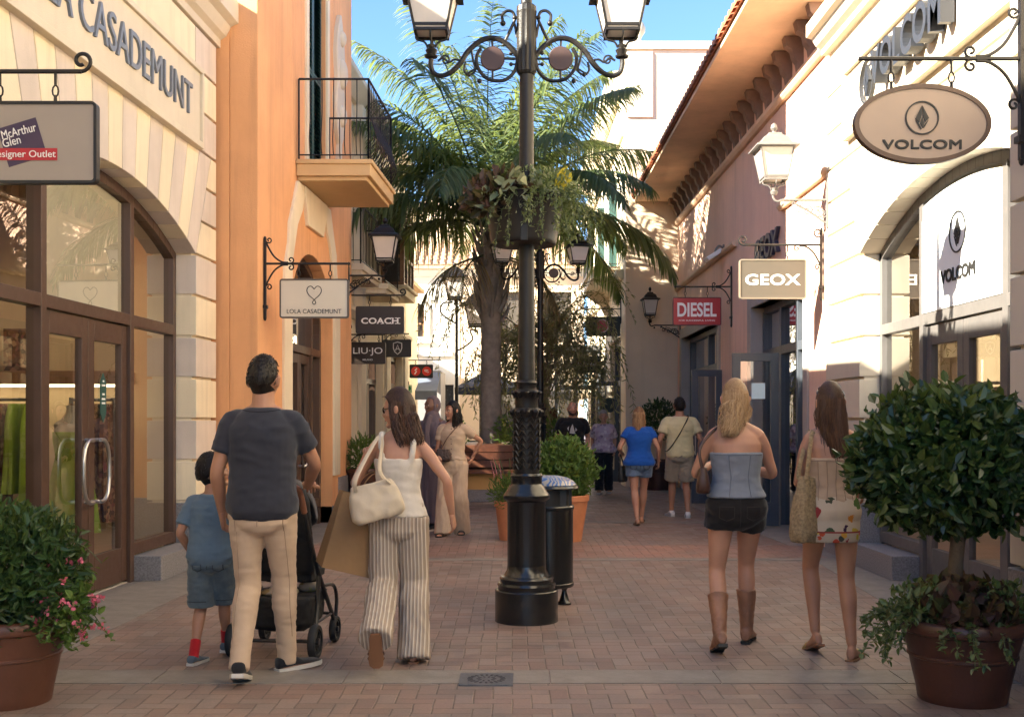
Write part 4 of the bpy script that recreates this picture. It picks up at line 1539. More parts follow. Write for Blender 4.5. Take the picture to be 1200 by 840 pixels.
def bracket(label, wx, y, zbar, reach, s, up=.28, down=.45, m_=IRON, curl=True, style=0):
    """arm fixed to a wall at wx, reaching s*reach; the long plate stands on the wall"""
    t = thing('sign_bracket', label, 'sign bracket', (wx, y, zbar), group='wrought iron sign brackets')
    b = MB()
    X = lambda q: wx + s * q
    b.box(min(X(0), X(.025)), y - .02, zbar - down, max(X(0), X(.025)), y + .02, zbar + up)
    for z in (zbar + up, zbar - down):
        b.ball((X(.012), y, z), (.018, .02, .035), 8, 6)
    for z in (zbar - down * .8,):
        b.box(min(X(-.004), X(.04)), y - .035, z - .018, max(X(-.004), X(.04)), y + .035, z + .018)
    b.tube([(X(0), y, zbar), (X(reach), y, zbar)], .0125, 6)
    for dz in ((1, -1) if style == 0 else (-1,)):
        h = .24
        pts = [(.02, dz * h), (.05, dz * h * .72), (.11, dz * h * .32), (.19, dz * h * .08), (.26, dz * .012)]
        b.tube(smooth_path([(X(a), y, zbar + c) for a, c in pts], 4), .010, 6)
        b.tube([(X(q[0]), y, zbar + dz * q[1]) for q in spiral((.29, .04), .036, .010, 250, 650, 18)], .008, 5)
        b.tube([(X(q[0]), y, zbar + dz * q[1]) for q in spiral((.055, h + .012), .034, .009, 200, 620, 18)], .008, 5)
    if style == 1:
        b.tube([(X(q[0]), y, zbar + q[1]) for q in spiral((.05, .14), .055, .012, 250, 640, 18)], .009, 5)
    if curl:
        b.tube([(X(reach + q[0]), y, zbar + q[1]) for q in spiral((0, .055), .055, .018, -90, 300, 20)], .011, 6)
    b.build('arm', m_, t)
    return t


def put_text(t, txt, w, h, cx_, cz, y, m_, bold=.0, space=1.0, name='lettering'):
    vs, fs = text_geo(txt, w, h, bold, space, depth=.003)
    b = MB()
    b.add([(cx_ + p[0], y + p[1], cz + p[2]) for p in vs], fs)
    return b.build(name, m_, t, smooth=0, recalc=False)


SIGNG = 'shop signs hanging over the street'
BOARD_GREY = mat('warm_grey_board', (.32, .275, .23), .5, var=.04)
BOARD_CREAM = mat('ivory_board', (.68, .60, .48), .5, var=.04)
BOARD_DARK = mat('dark_brown_board', (.035, .024, .019), .45, var=.1)
BOARD_TAUPE = mat('taupe_board', (.078, .064, .048), .5, var=.05)
BOARD_RED = mat('crimson_board', (.40, .018, .025), .45, var=.06)

# nearest left: outlet board
y = 6.0
bracket('long scroll-ended arm over the grey outlet board, on the arched shop wall', -3.37, y, sz(84, y) , 1.10, 1, m_=IRON)
x0, x1, z0, z1 = sx(-54, y), sx(115, y), sz(216, y), sz(120, y)
t = thing('hanging_sign', 'warm grey outlet sign board with a tilted navy square and red strip', 'hanging sign', ((x0 + x1) / 2, y, z0), group=SIGNG)
yy = board_geo(t, x0, x1, z0, z1, y, BOARD_GREY, BLACKP)
hooks(t, (sx(65, y), sx(0, y)), z1, sz(84, y), y)
b = MB()
M = Matrix.Translation((sx(28, y), yy, sz(168, y))) @ Matrix.Rotation(R(-17), 4, 'Y')
b.box(-.105, -.002, -.105, .105, 0, .105, M=M)
b.build('navy_square', mat('navy_plum', (.05, .03, .07), .5), t, smooth=0)
b = MB()
b.box(sx(-12, y), yy - .004, sz(189, y), sx(69, y), yy - .0022, sz(175, y))
b.build('red_strip', mat('red_strip', (.42, .02, .03), .5), t, smooth=0)
put_text(t, 'Designer Outlet', .345, .047, sx(29, y), sz(182, y) - .004, yy - .0042, INKW)
for s_, w_, cx_, cz in (('McArthur', .185, 24, 155), ('Glen', .095, 15.5, 167)):
    vs, fs = text_geo(s_, w_, .045, .0, 1, .003)
    b = MB()
    M = Matrix.Translation((sx(cx_, y), yy - .0022, sz(cz, y))) @ Matrix.Rotation(R(-14), 4, 'Y')
    b.add(vs, fs, M=M)
    b.build('lettering', INKW, t, smooth=0, recalc=False)

# heart sign on the orange corner
y = 12.22
bracket('wrought iron bracket with four curls on the orange corner', -2.665, y, sz(309, y), .93, 1, .26, .58, curl=False)
x0, x1, z0, z1 = sx(328, y), sx(409, y), sz(373, y), sz(327, y)
t = thing('hanging_sign', 'ivory hanging sign with a thin heart loop over small dark capitals', 'hanging sign', ((x0 + x1) / 2, y, z0), group=SIGNG)
yy = board_geo(t, x0, x1, z0, z1, y, BOARD_CREAM, mat('taupe_rim', (.10, .08, .065), .5))
hooks(t, (sx(350, y), sx(387, y)), z1, sz(309, y), y)
xc, zc = (x0 + x1) / 2, sz(345, y)
b = MB()
hp = [(0, .045), (-.03, .075), (-.065, .065), (-.078, .025), (-.055, -.02), (0, -.07), (.018, -.10), (0, -.118), (-.018, -.10), (0, -.07), (.055, -.02), (.078, .025), (.065, .065), (.03, .075), (0, .045)]
hp = [(q.x, q.y) for q in smooth_path([(a, c, 0) for a, c in hp], 5)]
ribbon(b, hp, .0085, Matrix.Translation((xc, yy, zc + .01)), .003)
b.build('heart_emblem', INKK, t, smooth=0)
put_text(t, 'LOLA CASADEMUNT', .585, .048, xc, sz(365, y), yy, INKK, .0)

# dark board with wide capitals
y = 17.7
wl = -3.7 + .045 * y
bracket('long thin iron arm over the dark board with wide white capitals', wl, y, sz(346, y), 1.2, 1, .2, .3, style=1)
x0, x1, z0, z1 = sx(417, y), sx(473.5, y), sz(391, y), sz(359, y)
t = thing('hanging_sign', 'dark brown hanging sign with wide white slab capitals', 'hanging sign', ((x0 + x1) / 2, y, z0), group=SIGNG)
yy = board_geo(t, x0, x1, z0, z1, y, BOARD_DARK, BOARD_DARK)
hooks(t, (sx(433, y), sx(458, y)), z1, sz(346, y), y)
put_text(t, 'COACH', .58, .095, (x0 + x1) / 2, sz(376, y), yy, INKW, .03, 1.05)
b = MB()
for i, (px_, zz) in enumerate(((455.5, 0), (459, 0), (464, 0), (468, 0), (447.5, -1), (454, -1))):
    for dz in ((-1, 1) if zz == 0 else (-1,)):
        b.boxc((sx(px_, y), yy - .0015, sz(376, y) + dz * .043), (.032, .004, .011))
b.build('serif', INKW, t, smooth=0)

# dark board below it
y = 19.4
wl = -3.7 + .045 * y
bracket('short iron arm over the dark board with thin white capitals', wl, y, sz(392, y), .66, 1, .15, .3, curl=False, style=1)
x0, x1, z0, z1 = wl + .03, sx(452, y), sz(426.5, y), sz(401, y)
t = thing('hanging_sign', 'dark hanging sign with tall thin white capitals and a dot', 'hanging sign', ((x0 + x1) / 2, y, z0), group=SIGNG)
yy = board_geo(t, x0, x1, z0, z1, y, BOARD_DARK, BOARD_DARK)
hooks(t, (sx(421, y), sx(444, y)), z1, sz(392, y), y)
put_text(t, 'LIU\u00b7JO', .50, .14, sx(431.2, y), sz(412, y), yy, INKW, .006)
put_text(t, 'MILANO', .17, .03, sx(431, y), sz(421.5, y), yy, INKW, .01)

# shield board
y = 23.2
wl = -3.7 + .045 * y
bracket('short iron arm over the charcoal shield board', wl, y, sz(391, y), .56, 1, .15, .3, curl=False, style=1)
x0, x1, z0, z1 = wl + .02, sx(482, y), sz(418.5, y), sz(398, y)
t = thing('hanging_sign', 'charcoal hanging sign with a white shield emblem', 'hanging sign', ((x0 + x1) / 2, y, z0), group=SIGNG)
yy = board_geo(t, x0, x1, z0, z1, y, mat('charcoal_board', (.05, .045, .043), .5), BLACKP)
hooks(t, (sx(458, y), sx(474, y)), z1, sz(391, y), y)
b = MB()
M = Matrix.Translation((sx(466, y), yy, sz(408, y)))
shp = [(-.085, .10), (0, .125), (.085, .10), (.085, 0), (.06, -.07), (0, -.125), (-.06, -.07), (-.085, 0)]
ribbon(b, shp, .02, M, .003, closed=True)
ribbon(b, [(-.042, -.05), (0, .065), (.042, -.05)], .02, M, .003)
ribbon(b, [(-.025, -.012), (.025, -.012)], .016, M, .003)
b.build('shield_emblem', INKW, t, smooth=0)

# black board with two red discs
y = 29.0
bracket('far iron arm over the board with two red discs', -4.35 + .045 * y, y, sz(422, y), 1.25, 1, .1, .3, curl=False, style=1)
x0, x1, z0, z1 = sx(480, y), sx(507.5, y), sz(443, y), sz(427, y)
t = thing('hanging_sign', 'black hanging sign with two red discs and white marks', 'hanging sign', ((x0 + x1) / 2, y, z0), group=SIGNG)
yy = board_geo(t, x0, x1, z0, z1, y, BLACKP, BLACKP)
hooks(t, (sx(487, y), sx(500, y)), z1, sz(422, y), y)
for px_ in (487.3, 500.2):
    b = MB()
    b.lathe([(.118, 0), (.118, .006), (.001, .006)], 24, M=Matrix.Translation((sx(px_, y), yy, sz(435, y))) @ Matrix.Rotation(PI / 2, 4, 'X'))
    b.build('red_disc', mat('red_disc', (.62, .035, .02), .5), t, smooth=0)
b = MB()
ribbon(b, [(.03, .07), (-.02, .02), (.02, 0), (-.03, -.075)], .03, Matrix.Translation((sx(487.3, y), yy - .007, sz(435, y))), .003)
for k in range(3):
    ribbon(b, spiral((-.035 + .035 * k, .01 - .01 * k), .04, .01, 40 * k, 300 + 40 * k, 8), .013, Matrix.Translation((sx(500.2, y), yy - .007, sz(435, y))), .003)
b.build('white_mark', INKW, t, smooth=0)

# crimson board
y = 18.3
bracket('iron bracket over the crimson board on the pink wall', 3.54, y, sz(336, y), .93, -1, .30, .62, curl=False)
x0, x1, z0, z1 = sx(788, y), sx(845, y), sz(381.5, y), sz(348.5, y)
t = thing('hanging_sign', 'crimson hanging sign with tall condensed white capitals', 'hanging sign', ((x0 + x1) / 2, y, z0), group=SIGNG)
yy = board_geo(t, x0, x1, z0, z1, y, BOARD_RED, mat('dark_red_rim', (.10, .02, .02), .5))
hooks(t, (sx(803, y), sx(829, y)), z1, sz(336, y), y)
put_text(t, 'DIESEL', .63, .23, (x0 + x1) / 2, sz(363, y), yy, INKW, .025, 1.0)
put_text(t, 'FOR SUCCESSFUL LIVING', .58, .026, (x0 + x1) / 2, sz(375.6, y), yy, INKW, .01)

# taupe board
y = 12.9
bracket('iron bracket with an end curl over the taupe board', 3.52, y, sz(287, y), .90, -1, .16, .60, style=1)
x0, x1, z0, z1 = sx(866, y), sx(944.5, y), sz(350.5, y), sz(304, y)
t = thing('hanging_sign', 'taupe hanging sign with wide bold white capitals', 'hanging sign', ((x0 + x1) / 2, y, z0), group=SIGNG)
yy = board_geo(t, x0, x1, z0, z1, y, BOARD_TAUPE, mat('taupe_edge', (.19, .155, .115), .5))
hooks(t, (sx(887, y), sx(923, y)), z1, sz(287, y), y)
put_text(t, 'GEOX', .625, .125, (x0 + x1) / 2, sz(328, y), yy, INKW, .02, 1.04)

# oval board
y = 6.2
bracket('heavy iron bracket with long plate over the oval board', 2.79, y, sz(69, y), .90, -1, .33, .55, curl=False)
x0, x1, z0, z1 = sx(1000, y), sx(1160, y), sz(192.5, y), sz(99.5, y)
t = thing('hanging_sign', 'oval taupe hanging sign with a faceted stone in a ring over black capitals', 'hanging sign', ((x0 + x1) / 2, y, z0), group=SIGNG)
yy = board_geo(t, x0, x1, z0, z1, y, mat('warm_taupe_board', (.40, .30, .225), .5, var=.05), mat('brown_rim', (.10, .055, .035), .45), oval=True)
hooks(t, (sx(1044.5, y), sx(1115, y)), z1 - .02, sz(69, y), y)
b = MB()
gem_mark(b, Matrix.Translation((sx(1079, y), yy, sz(139.5, y))), .088)
b.build('stone_emblem', INKK, t, smooth=0)
vs, fs = fat_text('VOLCOM', .455, .054, 1.05, .003, .06)
b = MB()
b.add([(sx(1079, y) + q[0], yy + q[1], sz(170.5, y) + q[2]) for q in vs], fs)
b.build('lettering', INKK, t, smooth=0, recalc=False)

# dark board with pink badge, and the dark script board beyond
y = 25.3
bracket('iron bracket over the dark board with the pink badge', 2.43, y, sz(362, y), .92, -1, .25, .3, curl=False, style=1)
x0, x1, z0, z1 = sx(687, y), sx(727, y), sz(394, y), sz(371, y)
t = thing('hanging_sign', 'dark green-grey hanging sign with a round pink badge', 'hanging sign', ((x0 + x1) / 2, y, z0), group=SIGNG)
yy = board_geo(t, x0, x1, z0, z1, y, mat('green_grey_board', (.03, .036, .034), .5), BLACKP)
hooks(t, (sx(697, y), sx(714, y)), z1, sz(362, y), y)
for r_, d_, mm in ((.155, .003, mat('white_pink', (.66, .55, .53), .5)), (.125, .006, mat('pink_badge', (.50, .09, .12), .5))):
    b = MB()
    b.lathe([(r_, 0), (r_, d_), (.001, d_)], 24, M=Matrix.Translation((sx(705.5, y), yy, sz(382, y))) @ Matrix.Rotation(PI / 2, 4, 'X'))
    b.build('badge', mm, t, smooth=0)
y = 29.3
bracket('far iron arm over the navy script board', 2.43, y, sz(412, y), .9, -1, .1, .25, curl=False, style=1)
x0, x1, z0, z1 = sx(672, y), sx(703.5, y), sz(437, y), sz(417.5, y)
t = thing('hanging_sign', 'navy hanging sign with slanted white script', 'hanging sign', ((x0 + x1) / 2, y, z0), group=SIGNG)
yy = board_geo(t, x0, x1, z0, z1, y, mat('navy_board', (.018, .02, .035), .5), BLACKP)
hooks(t, (sx(680, y), sx(697, y)), z1, sz(412, y), y)
o = put_text(t, 'Superdry', .50, .13, (x0 + x1) / 2, sz(428, y), yy, INKW, .03)

# green exit sign
y = 29.6
t = thing('exit_sign', 'small green emergency sign with a white running mark under the red-disc board', 'sign', (sx(479, y), y, sz(460, y)))
b = MB()
b.box(sx(475, y), y - .02, sz(460.5, y), sx(483, y), y + .02, sz(451, y))
b.build('board', mat('pale_green', (.50, .66, .48), .5), t, smooth=0)
b = MB()
b.lathe([(.06, 0), (.06, .004), (.001, .004)], 14, M=Matrix.Translation((sx(479, y), y - .021, sz(455, y))) @ Matrix.Rotation(PI / 2, 4, 'X'))
b.build('green_mark', mat('exit_green', (.02, .22, .07), .5), t, smooth=0)
b = MB()
b.tube([(sx(479, y), y, sz(451, y)), (sx(479, y), y, sz(447, y))], .01, 6)
b.tube([(sx(479, y), y, sz(447, y)), (-3.1, y, sz(447, y))], .012, 6)
b.build('hanger', IRON, t)

# floodlight on the pink wall
t = thing('floodlight', 'white floodlight tilted on a short arm above the crimson sign', 'floodlight', (3.5, 19.0, 4.1))
b = MB()
M = Matrix.Translation((3.36, 19.0, 4.18)) @ Matrix.Rotation(R(-32), 4, 'Y')
b.box(-.14, -.16, -.035, .14, .16, .035, M=M)
b.build('housing', WHITE, t, smooth=0, bevel=.012)
b = MB()
b.tube(smooth_path([(3.54, 19, 4.30), (3.46, 19, 4.34), (3.40, 19, 4.27), (3.39, 19, 4.19)], 4), .018, 6)
b.boxc((3.53, 19, 4.30), (.02, .1, .12))
b.build('arm', IRONG, t)

# ================================================================== bin, bench, drain
t = thing('litter_bin', 'black cylindrical litter bin with a blue and white domed top beside the lamp post', 'litter bin', (.285, 8.95, 0))
bx, by = .285, 8.95
b = MB()
b.lathe([(.10, .135), (.195, .14), (.203, .15), (.203, .17), (.196, .175), (.196, .74), (.203, .745), (.205, .765), (.198, .775)], 36, (bx, by, 0))
b.build('body', IRONB, t)
b = MB()
for a in range(6):
    q = PI / 3 * a + .2
    b.boxc((bx + .165 * math.cos(q), by + .165 * math.sin(q), .84), (.05, .05, .15), M=None)
b.lathe([(.165, .77), (.165, .92)], 24, (bx, by, 0))
b.build('throat', BLACKP, t, smooth=30)
b = MB()
b.lathe([(.235, .905), (.245, .915), (.238, .93), (.215, .938)], 36, (bx, by, 0))
b.build('lid_rim', IRONB, t)
m_, nt_ = nodes_of('bin_top_mosaic')
k_ = NT(nt_)
o_ = k_.n('ShaderNodeOutputMaterial')
bs = k_.n('ShaderNodeBsdfPrincipled')
k_.lk(bs.outputs[0], o_.inputs[0])
wv = k_.n('ShaderNodeTexWave')
wv.inputs['Scale'].default_value = 9
wv.inputs['Distortion'].default_value = 14
wv.inputs['Detail'].default_value = 2
k_.lk(k_.n('ShaderNodeNewGeometry').outputs['Position'], wv.inputs[0])
k_.lk(k_.ramp(wv.outputs[1], [(.0, (.03, .09, .28)), (.42, (.05, .14, .4)), (.5, (.30, .29, .28)), (1, (.36, .32, .28))]), bs.inputs[0])
bs.inputs['Roughness'].default_value = .3
b = MB()
b.lathe([(.222, .937), (.20, .965), (.15, .992), (.08, 1.006), (.001, 1.01)], 36, (bx, by, 0))
b.build('domed_top', m_, t)
for s in (-1, 1):
    b = MB()
    b.lathe([(.055, 0), (.055, .015), (.04, .03), (.022, .09), (.018, .11), (.026, .125), (.026, .16)], 14, (bx + s * .125, by - .03, 0))
    b.build('foot', IRONB, t)

t = thing('planter_bench', 'dark red slatted bench seat on a round ochre base circling the palm', 'bench', (-.42, 21.2, 0))
cx_, cy_ = -.42, 21.6
b = MB()
b.lathe([(1.62, 0), (1.62, .20), (1.58, .21)], 48, (cx_, cy_, 0))
b.build('footing', GRANITE, t)
b = MB()
b.lathe([(1.56, .2), (1.56, .52), (1.3, .53)], 48, (cx_, cy_, 0))
b.build('base', mat('ochre_render', (.60, .36, .13), .8, var=.12, scale=2, bump=.2), t)
b = MB()
for z0, z1, r_ in ((.50, .56, 1.78),):
    b.lathe([(1.35, z0), (r_, z0), (r_, z1), (1.35, z1)], 48, (cx_, cy_, 0))
b.build('seat', WOODD, t, smooth=30)
b = MB()
for z0 in (.60, .735, .87):
    b.lathe([(1.44, z0), (1.47, z0), (1.47, z0 + .12), (1.44, z0 + .12)], 48, (cx_, cy_, 0))
b.build('backrest', WOODD, t, smooth=30)
b = MB()
b.lathe([(1.43, .55), (1.43, .93), (.001, .95)], 40, (cx_, cy_, 0))
b.build('soil', SOIL, t, smooth=0)

t = thing('drain_cover', 'square grey drain cover with a round slotted grate set in the stone band', 'drain cover', (-.14, 6.36, 0))
b = MB()
b.box(-.29, 6.18, -.02, .005, 6.47, .0085)
b.build('plate', mat('zinc_plate', (.15, .15, .155), .45, metal=.5, var=.2, scale=20, bump=.2), t, smooth=0)
b = MB()
for i in range(20):
    a = 2 * PI * i / 20
    M = Matrix.Translation((-.142 + .092 * math.cos(a), 6.325 + .092 * math.sin(a), .009)) @ Matrix.Rotation(a, 4, 'Z')
    b.boxc((0, 0, 0), (.028, .012, .002), M=M)
for i in range(10):
    a = 2 * PI * i / 10
    M = Matrix.Translation((-.142 + .045 * math.cos(a), 6.325 + .045 * math.sin(a), .009)) @ Matrix.Rotation(a, 4, 'Z')
    b.boxc((0, 0, 0), (.02, .008, .002), M=M)
b.build('grate', BLACKP, t, smooth=0)

# ================================================================== cafe umbrellas far away


def parasol(label, x, y, z, r, m_, grp='cafe parasols'):
    t = thing('cafe_parasol', label, 'parasol', (x, y, 0), group=grp)
    b = MB()
    b.lathe([(.25, 0), (.25, .06), (.03, .08), (.025, z + .35)], 10, (x, y, 0))
    b.build('pole', IRONG, t)
    b = MB()
    n = 8
    rr = []
    for q, zz in ((r, z - .18), (r, z), (r * .5, z + .28), (.04, z + .5)):
        rr.append([Vector((x + q * math.cos(2 * PI * (i + .5) / n), y + q * math.sin(2 * PI * (i + .5) / n), zz)) for i in range(n)])
    b.rings(rr, caps=False)
    b.build('canopy', m_, t, smooth=0)
    return t


NAVY = mat('navy_canvas', (.035, .045, .085), .8)
parasol('navy cafe parasol behind the palm trunk', -.68, 33, 2.35, 1.05, NAVY)
parasol('white cafe parasol seen under the weeping tree', 1.35, 34.5, 2.25, 1.15, mat('white_canvas', (.66, .62, .55), .8))
t = thing('awning', 'grey-blue shop awning jutting under the red-disc sign', 'awning', (-2.9, 33, 2.5))
b = MB()
b.prism([(35.2, 2.9), (33.4, 2.28), (33.4, 2.02), (33.42, 2.02), (33.42, 2.26), (35.2, 2.86)], sx(476, 33.4), sx(512, 33.4), 'x')
b.build('canvas', mat('grey_blue_canvas', (.10, .12, .17), .8), t, smooth=0)
b = MB()
b.box(sx(476, 33.4), 35.2, 0, sx(512, 33.4), 37.6, 2.95)
b.build('shop_box', mat('grey_box', (.22, .21, .21), .7), t, smooth=0)

# cafe furniture glimpsed between trunk and post
for i, (x, y, lab) in enumerate(((-.95, 29.5, 'dark cafe chair nearest the palm trunk'), (.35, 30.2, 'dark cafe chair behind the lamp post'))):
    t = thing('cafe_chair', lab, 'chair', (x, y, 0), group='cafe chairs')
    b = MB()
    b.boxc((x, y, .46), (.44, .44, .04))
    b.build('seat', BLACKP, t, smooth=0, bevel=.01)
    b = MB()
    b.boxc((x, y + .2, .72), (.42, .03, .34))
    b.build('backrest', BLACKP, t, smooth=0, bevel=.01)
    for a, c in ((-1, -1), (1, -1), (-1, 1), (1, 1)):
        b = MB()
        b.tube([(x + a * .2, y + c * .2, 0), (x + a * .19, y + c * .19, .9 if c > 0 else .45)], .014, 6)
        b.build('leg', BLACKP, t)

# ================================================================== goods seen through the left shop glass
LS = LM(-3.645)
def patchy(name, cols, scale):
    m_, nt_ = nodes_of(name)
    k_ = NT(nt_)
    o_ = k_.n('ShaderNodeOutputMaterial')
    bs = k_.n('ShaderNodeBsdfPrincipled')
    k_.lk(bs.outputs[0], o_.inputs[0])
    vo = k_.n('ShaderNodeTexVoronoi')
    vo.inputs['Scale'].default_value = scale
    k_.lk(k_.n('ShaderNodeTexCoord').outputs['Object'], vo.inputs['Vector'])
    sp_ = k_.n('ShaderNodeSeparateColor')
    k_.lk(vo.outputs['Color'], sp_.inputs[0])
    k_.lk(k_.ramp(sp_.outputs[0], [(i / (len(cols) - 1), c) for i, c in enumerate(cols)]), bs.inputs[0])
    bs.inputs['Roughness'].default_value = .8
    return m_


PAT1 = patchy('dark_floral_cloth', [(.03, .015, .012), (.22, .10, .05), (.05, .02, .02), (.38, .24, .14), (.16, .03, .05)], 26)
PAT2 = patchy('warm_print_cloth', [(.26, .12, .06), (.06, .03, .02), (.42, .27, .15), (.12, .05, .03)], 18)
LIME = mat('lime_cloth', (.25, .36, .035), .8, var=.25, scale=8)


def garment(mb, x, y, z_top, z_bot, w, th=.07, seed=0):
    """a hanging garment with folds, across n"""
    r = random.Random(seed)
    ph = r.uniform(0, 6)
    rr = []
    for k in range(9):
        q = k / 8
        z = z_top + (z_bot - z_top) * q
        ww = w * (.55 + .45 * min(1, q * 5)) * (1 - .12 * math.sin(q * 3))
        ring = []
        for i in range(20):
            a = 2 * PI * i / 20
            f = 1 + .18 * math.sin(5 * a + ph) * q
            ring.append(Vector((x + th / 2 * math.sin(a) * (1 + .5 * q) * f, y + ww / 2 * math.cos(a) * f, z)))
        rr.append(ring)
    mb.rings(rr)



# display along the end wall of the left shop, where one looks in through the glass
t = thing('wall_shelf', 'long lit shelf on the end wall inside the arched brown shop', 'shelf', (-4.8, 11.5, 1.8))
b = MB()
b.box(-6.4, 11.30, 1.80, -3.86, 11.66, 1.93)
b.build('shelf_board', WOODB, t, smooth=0, bevel=.004)
b = MB()
b.box(-6.3, 11.33, 1.775, -3.9, 11.60, 1.797)
b.build('light_strip', emit_mat('shelf_glow', (1, .74, .42), .7), t, smooth=0)
t = thing('picture', 'dark patterned picture standing on the lit shelf', 'picture', (-4.93, 11.5, 1.93))
b = MB()
b.box(-5.12, 11.45, 1.935, -4.74, 11.50, 2.36)
b.build('canvas', PAT1, t, smooth=0)
for (xa, xb, yy_, lab, lime) in ((-6.1, -4.62, 11.1, 'rail of patterned and lime clothes nearest the left edge of the shop glass', (8, 9)), (-4.34, -3.92, 11.2, 'short rail of dark printed clothes behind the right door leaf', ())):
    t = thing('clothes_rail', lab, 'clothes rail', ((xa + xb) / 2, yy_, 0), group='clothes rails inside the arched brown shop')
    b = MB()
    for x in (xa, xb):
        b.tube([(x, yy_, .02), (x, yy_, 1.66)], .022, 8)
        b.box(x - .02, yy_ - .2, .012, x + .02, yy_ + .2, .035)
    b.tube([(xa, yy_, 1.64), (xb, yy_, 1.64)], .016, 8)
    b.build('rail_frame', IRONG, t)
    k_n = max(4, int((xb - xa) / .14))
    for i in range(k_n):
        b = MB()
        garment(b, xa + (xb - xa) * (i + .5) / k_n, yy_, 1.60, .45 + .14 * (i % 3), .46, .10, i)
        b.build('garment', (LIME if i in lime else (PAT1 if i % 2 else PAT2)), t)
MX, MY = -4.16, 10.75
t = thing('mannequin', 'grey mannequin bust in a lime dress with a pale necklace behind the door glass', 'mannequin', (MX, MY, 0))
b = MB()
b.lathe([(.16, .012), (.16, .03), (.02, .05), (.02, .85)], 16, (MX, MY, 0))
b.build('stand', STEEL, t)
b = MB()
b.rings([[Vector((MX + ry * math.cos(2 * PI * i / 20), MY + rx * math.sin(2 * PI * i / 20), z)) for i in range(20)] for rx, ry, z in ((.10, .14, .82), (.115, .165, .92), (.09, .125, 1.10), (.11, .15, 1.28), (.105, .17, 1.40), (.06, .09, 1.46), (.045, .05, 1.52), (.045, .05, 1.58))])
b.build('torso', mat('greige_torso', (.42, .37, .31), .7), t)
b = MB()
b.rings([[Vector((MX + ry * (1 + .08 * math.sin(7 * 2 * PI * i / 28 + z * 3)) * math.cos(2 * PI * i / 28), MY + rx * (1 + .08 * math.sin(7 * 2 * PI * i / 28 + z * 3)) * math.sin(2 * PI * i / 28), z)) for i in range(28)] for rx, ry, z in ((.19, .26, .38), (.16, .22, .7), (.13, .18, .92), (.105, .14, 1.10), (.125, .165, 1.25), (.12, .17, 1.33))])
b.build('dress', LIME, t)
b = MB()
b.tube([(MX + .10 * math.cos(a), MY - .0 + .085 * math.sin(a), 1.43 + .045 * math.sin(a)) for a in [2 * PI * i / 20 for i in range(21)]], .014, 6)
b.build('necklace', WHITE, t)
t = thing('door_plaque', 'green pointed opening-hours plaque on the glass of the brown door', 'plaque', LS(-.25, 9.62, 1.6))
b = MB(LS)
pq = [(9.56, 1.50), (9.62, 1.42), (9.68, 1.50), (9.68, 1.76), (9.62, 1.84), (9.56, 1.76)]
b.prism(pq, -.249, -.243, 'x')
b.build('plate', mat('plaque_green', (.018, .075, .065), .5), t, smooth=0)
b = MB(LS)
for zz, w_ in ((1.77, .03), (1.735, .07), (1.66, .05), (1.62, .07), (1.585, .07)):
    b.box(-.243, 9.62 - w_ / 2, zz - .008, -.2415, 9.62 + w_ / 2, zz + .008)
b.build('white_lines', INKW, t, smooth=0)

# goods behind the right-hand shop glass
for (xa, xb, yy_, lab) in ((4.05, 4.75, 11.0, 'rail of dark jackets behind the farther grey shop door'), (4.9, 5.9, 11.1, 'rail of dark jackets behind the nearer grey shop door')):
    t = thing('clothes_rail', lab, 'clothes rail', ((xa + xb) / 2, yy_, 0), group='clothes rails inside the arched grey shop')
    b = MB()
    for x in (xa, xb):
        b.tube([(x, yy_, .02), (x, yy_, 1.82)], .018, 8)
    b.tube([(xa, yy_, 1.8), (xb, yy_, 1.8)], .016, 8)
    b.build('rail_frame', IRONG, t)
    for i in range(6):
        b = MB()
        garment(b, xa + (xb - xa) * (i + .5) / 6, yy_, 1.76, .85 + .1 * (i % 3), .46, .12, i + 20)
        b.build('garment', [PAT1, BLACKP, PAT2][i % 3], t)
# ================================================================== plants
BARK = mat('grey_palm_bark', (.27, .23, .195), .85, var=.35, scale=7, bump=.7, bscale=26)
BARK2 = mat('brown_bark', (.12, .085, .055), .85, var=.35, scale=9, bump=.7, bscale=40)
PALM = leaf_mat('palm_leaf', [(.075, .11, .055), (.105, .15, .07), (.14, .185, .08), (.19, .215, .105)], .38, .5)
PALMD = leaf_mat('palm_dry', [(.22, .16, .08), (.30, .23, .12), (.17, .12, .06)], .7, .2)
OLIVE = leaf_mat('weeping_leaf', [(.17, .17, .07), (.24, .23, .11), (.32, .29, .16), (.40, .35, .21)], .5, .5)
GLOSSY = leaf_mat('laurel_leaf', [(.011, .028, .009), (.017, .041, .012), (.025, .058, .016), (.04, .08, .02), (.09, .12, .03)], .30, .17, .5)
SHRUBL = leaf_mat('dense_shrub_leaf', [(.022, .052, .016), (.035, .075, .022), (.05, .10, .03)], .4, .25)
FRESH = leaf_mat('fresh_leaf', [(.06, .12, .022), (.09, .17, .03), (.13, .21, .045), (.05, .10, .02)], .45, .35)
PURPLE = leaf_mat('burgundy_leaf', [(.045, .020, .020), (.075, .030, .026), (.095, .055, .032), (.045, .05, .02)], .45, .25)
PALEL = leaf_mat('pale_silver_leaf', [(.26, .29, .17), (.36, .37, .24), (.20, .24, .12)], .5, .3)
YELLOW = leaf_mat('yellow_leaf', [(.62, .48, .03), (.58, .50, .06)], .5, .35)
PINKF = leaf_mat('pink_petal', [(.60, .10, .19), (.70, .20, .30), (.55, .06, .14)], .55, .3)
STEM = mat('green_stem', (.06, .085, .03), .6, var=.2)
r9 = random.Random(5)


def rv(r):
    return Vector((r.uniform(-1, 1), r.uniform(-1, 1), r.uniform(-1, 1)))


def unit(r):
    while True:
        v = rv(r)
        if .05 < v.length < 1:
            return v.normalized()


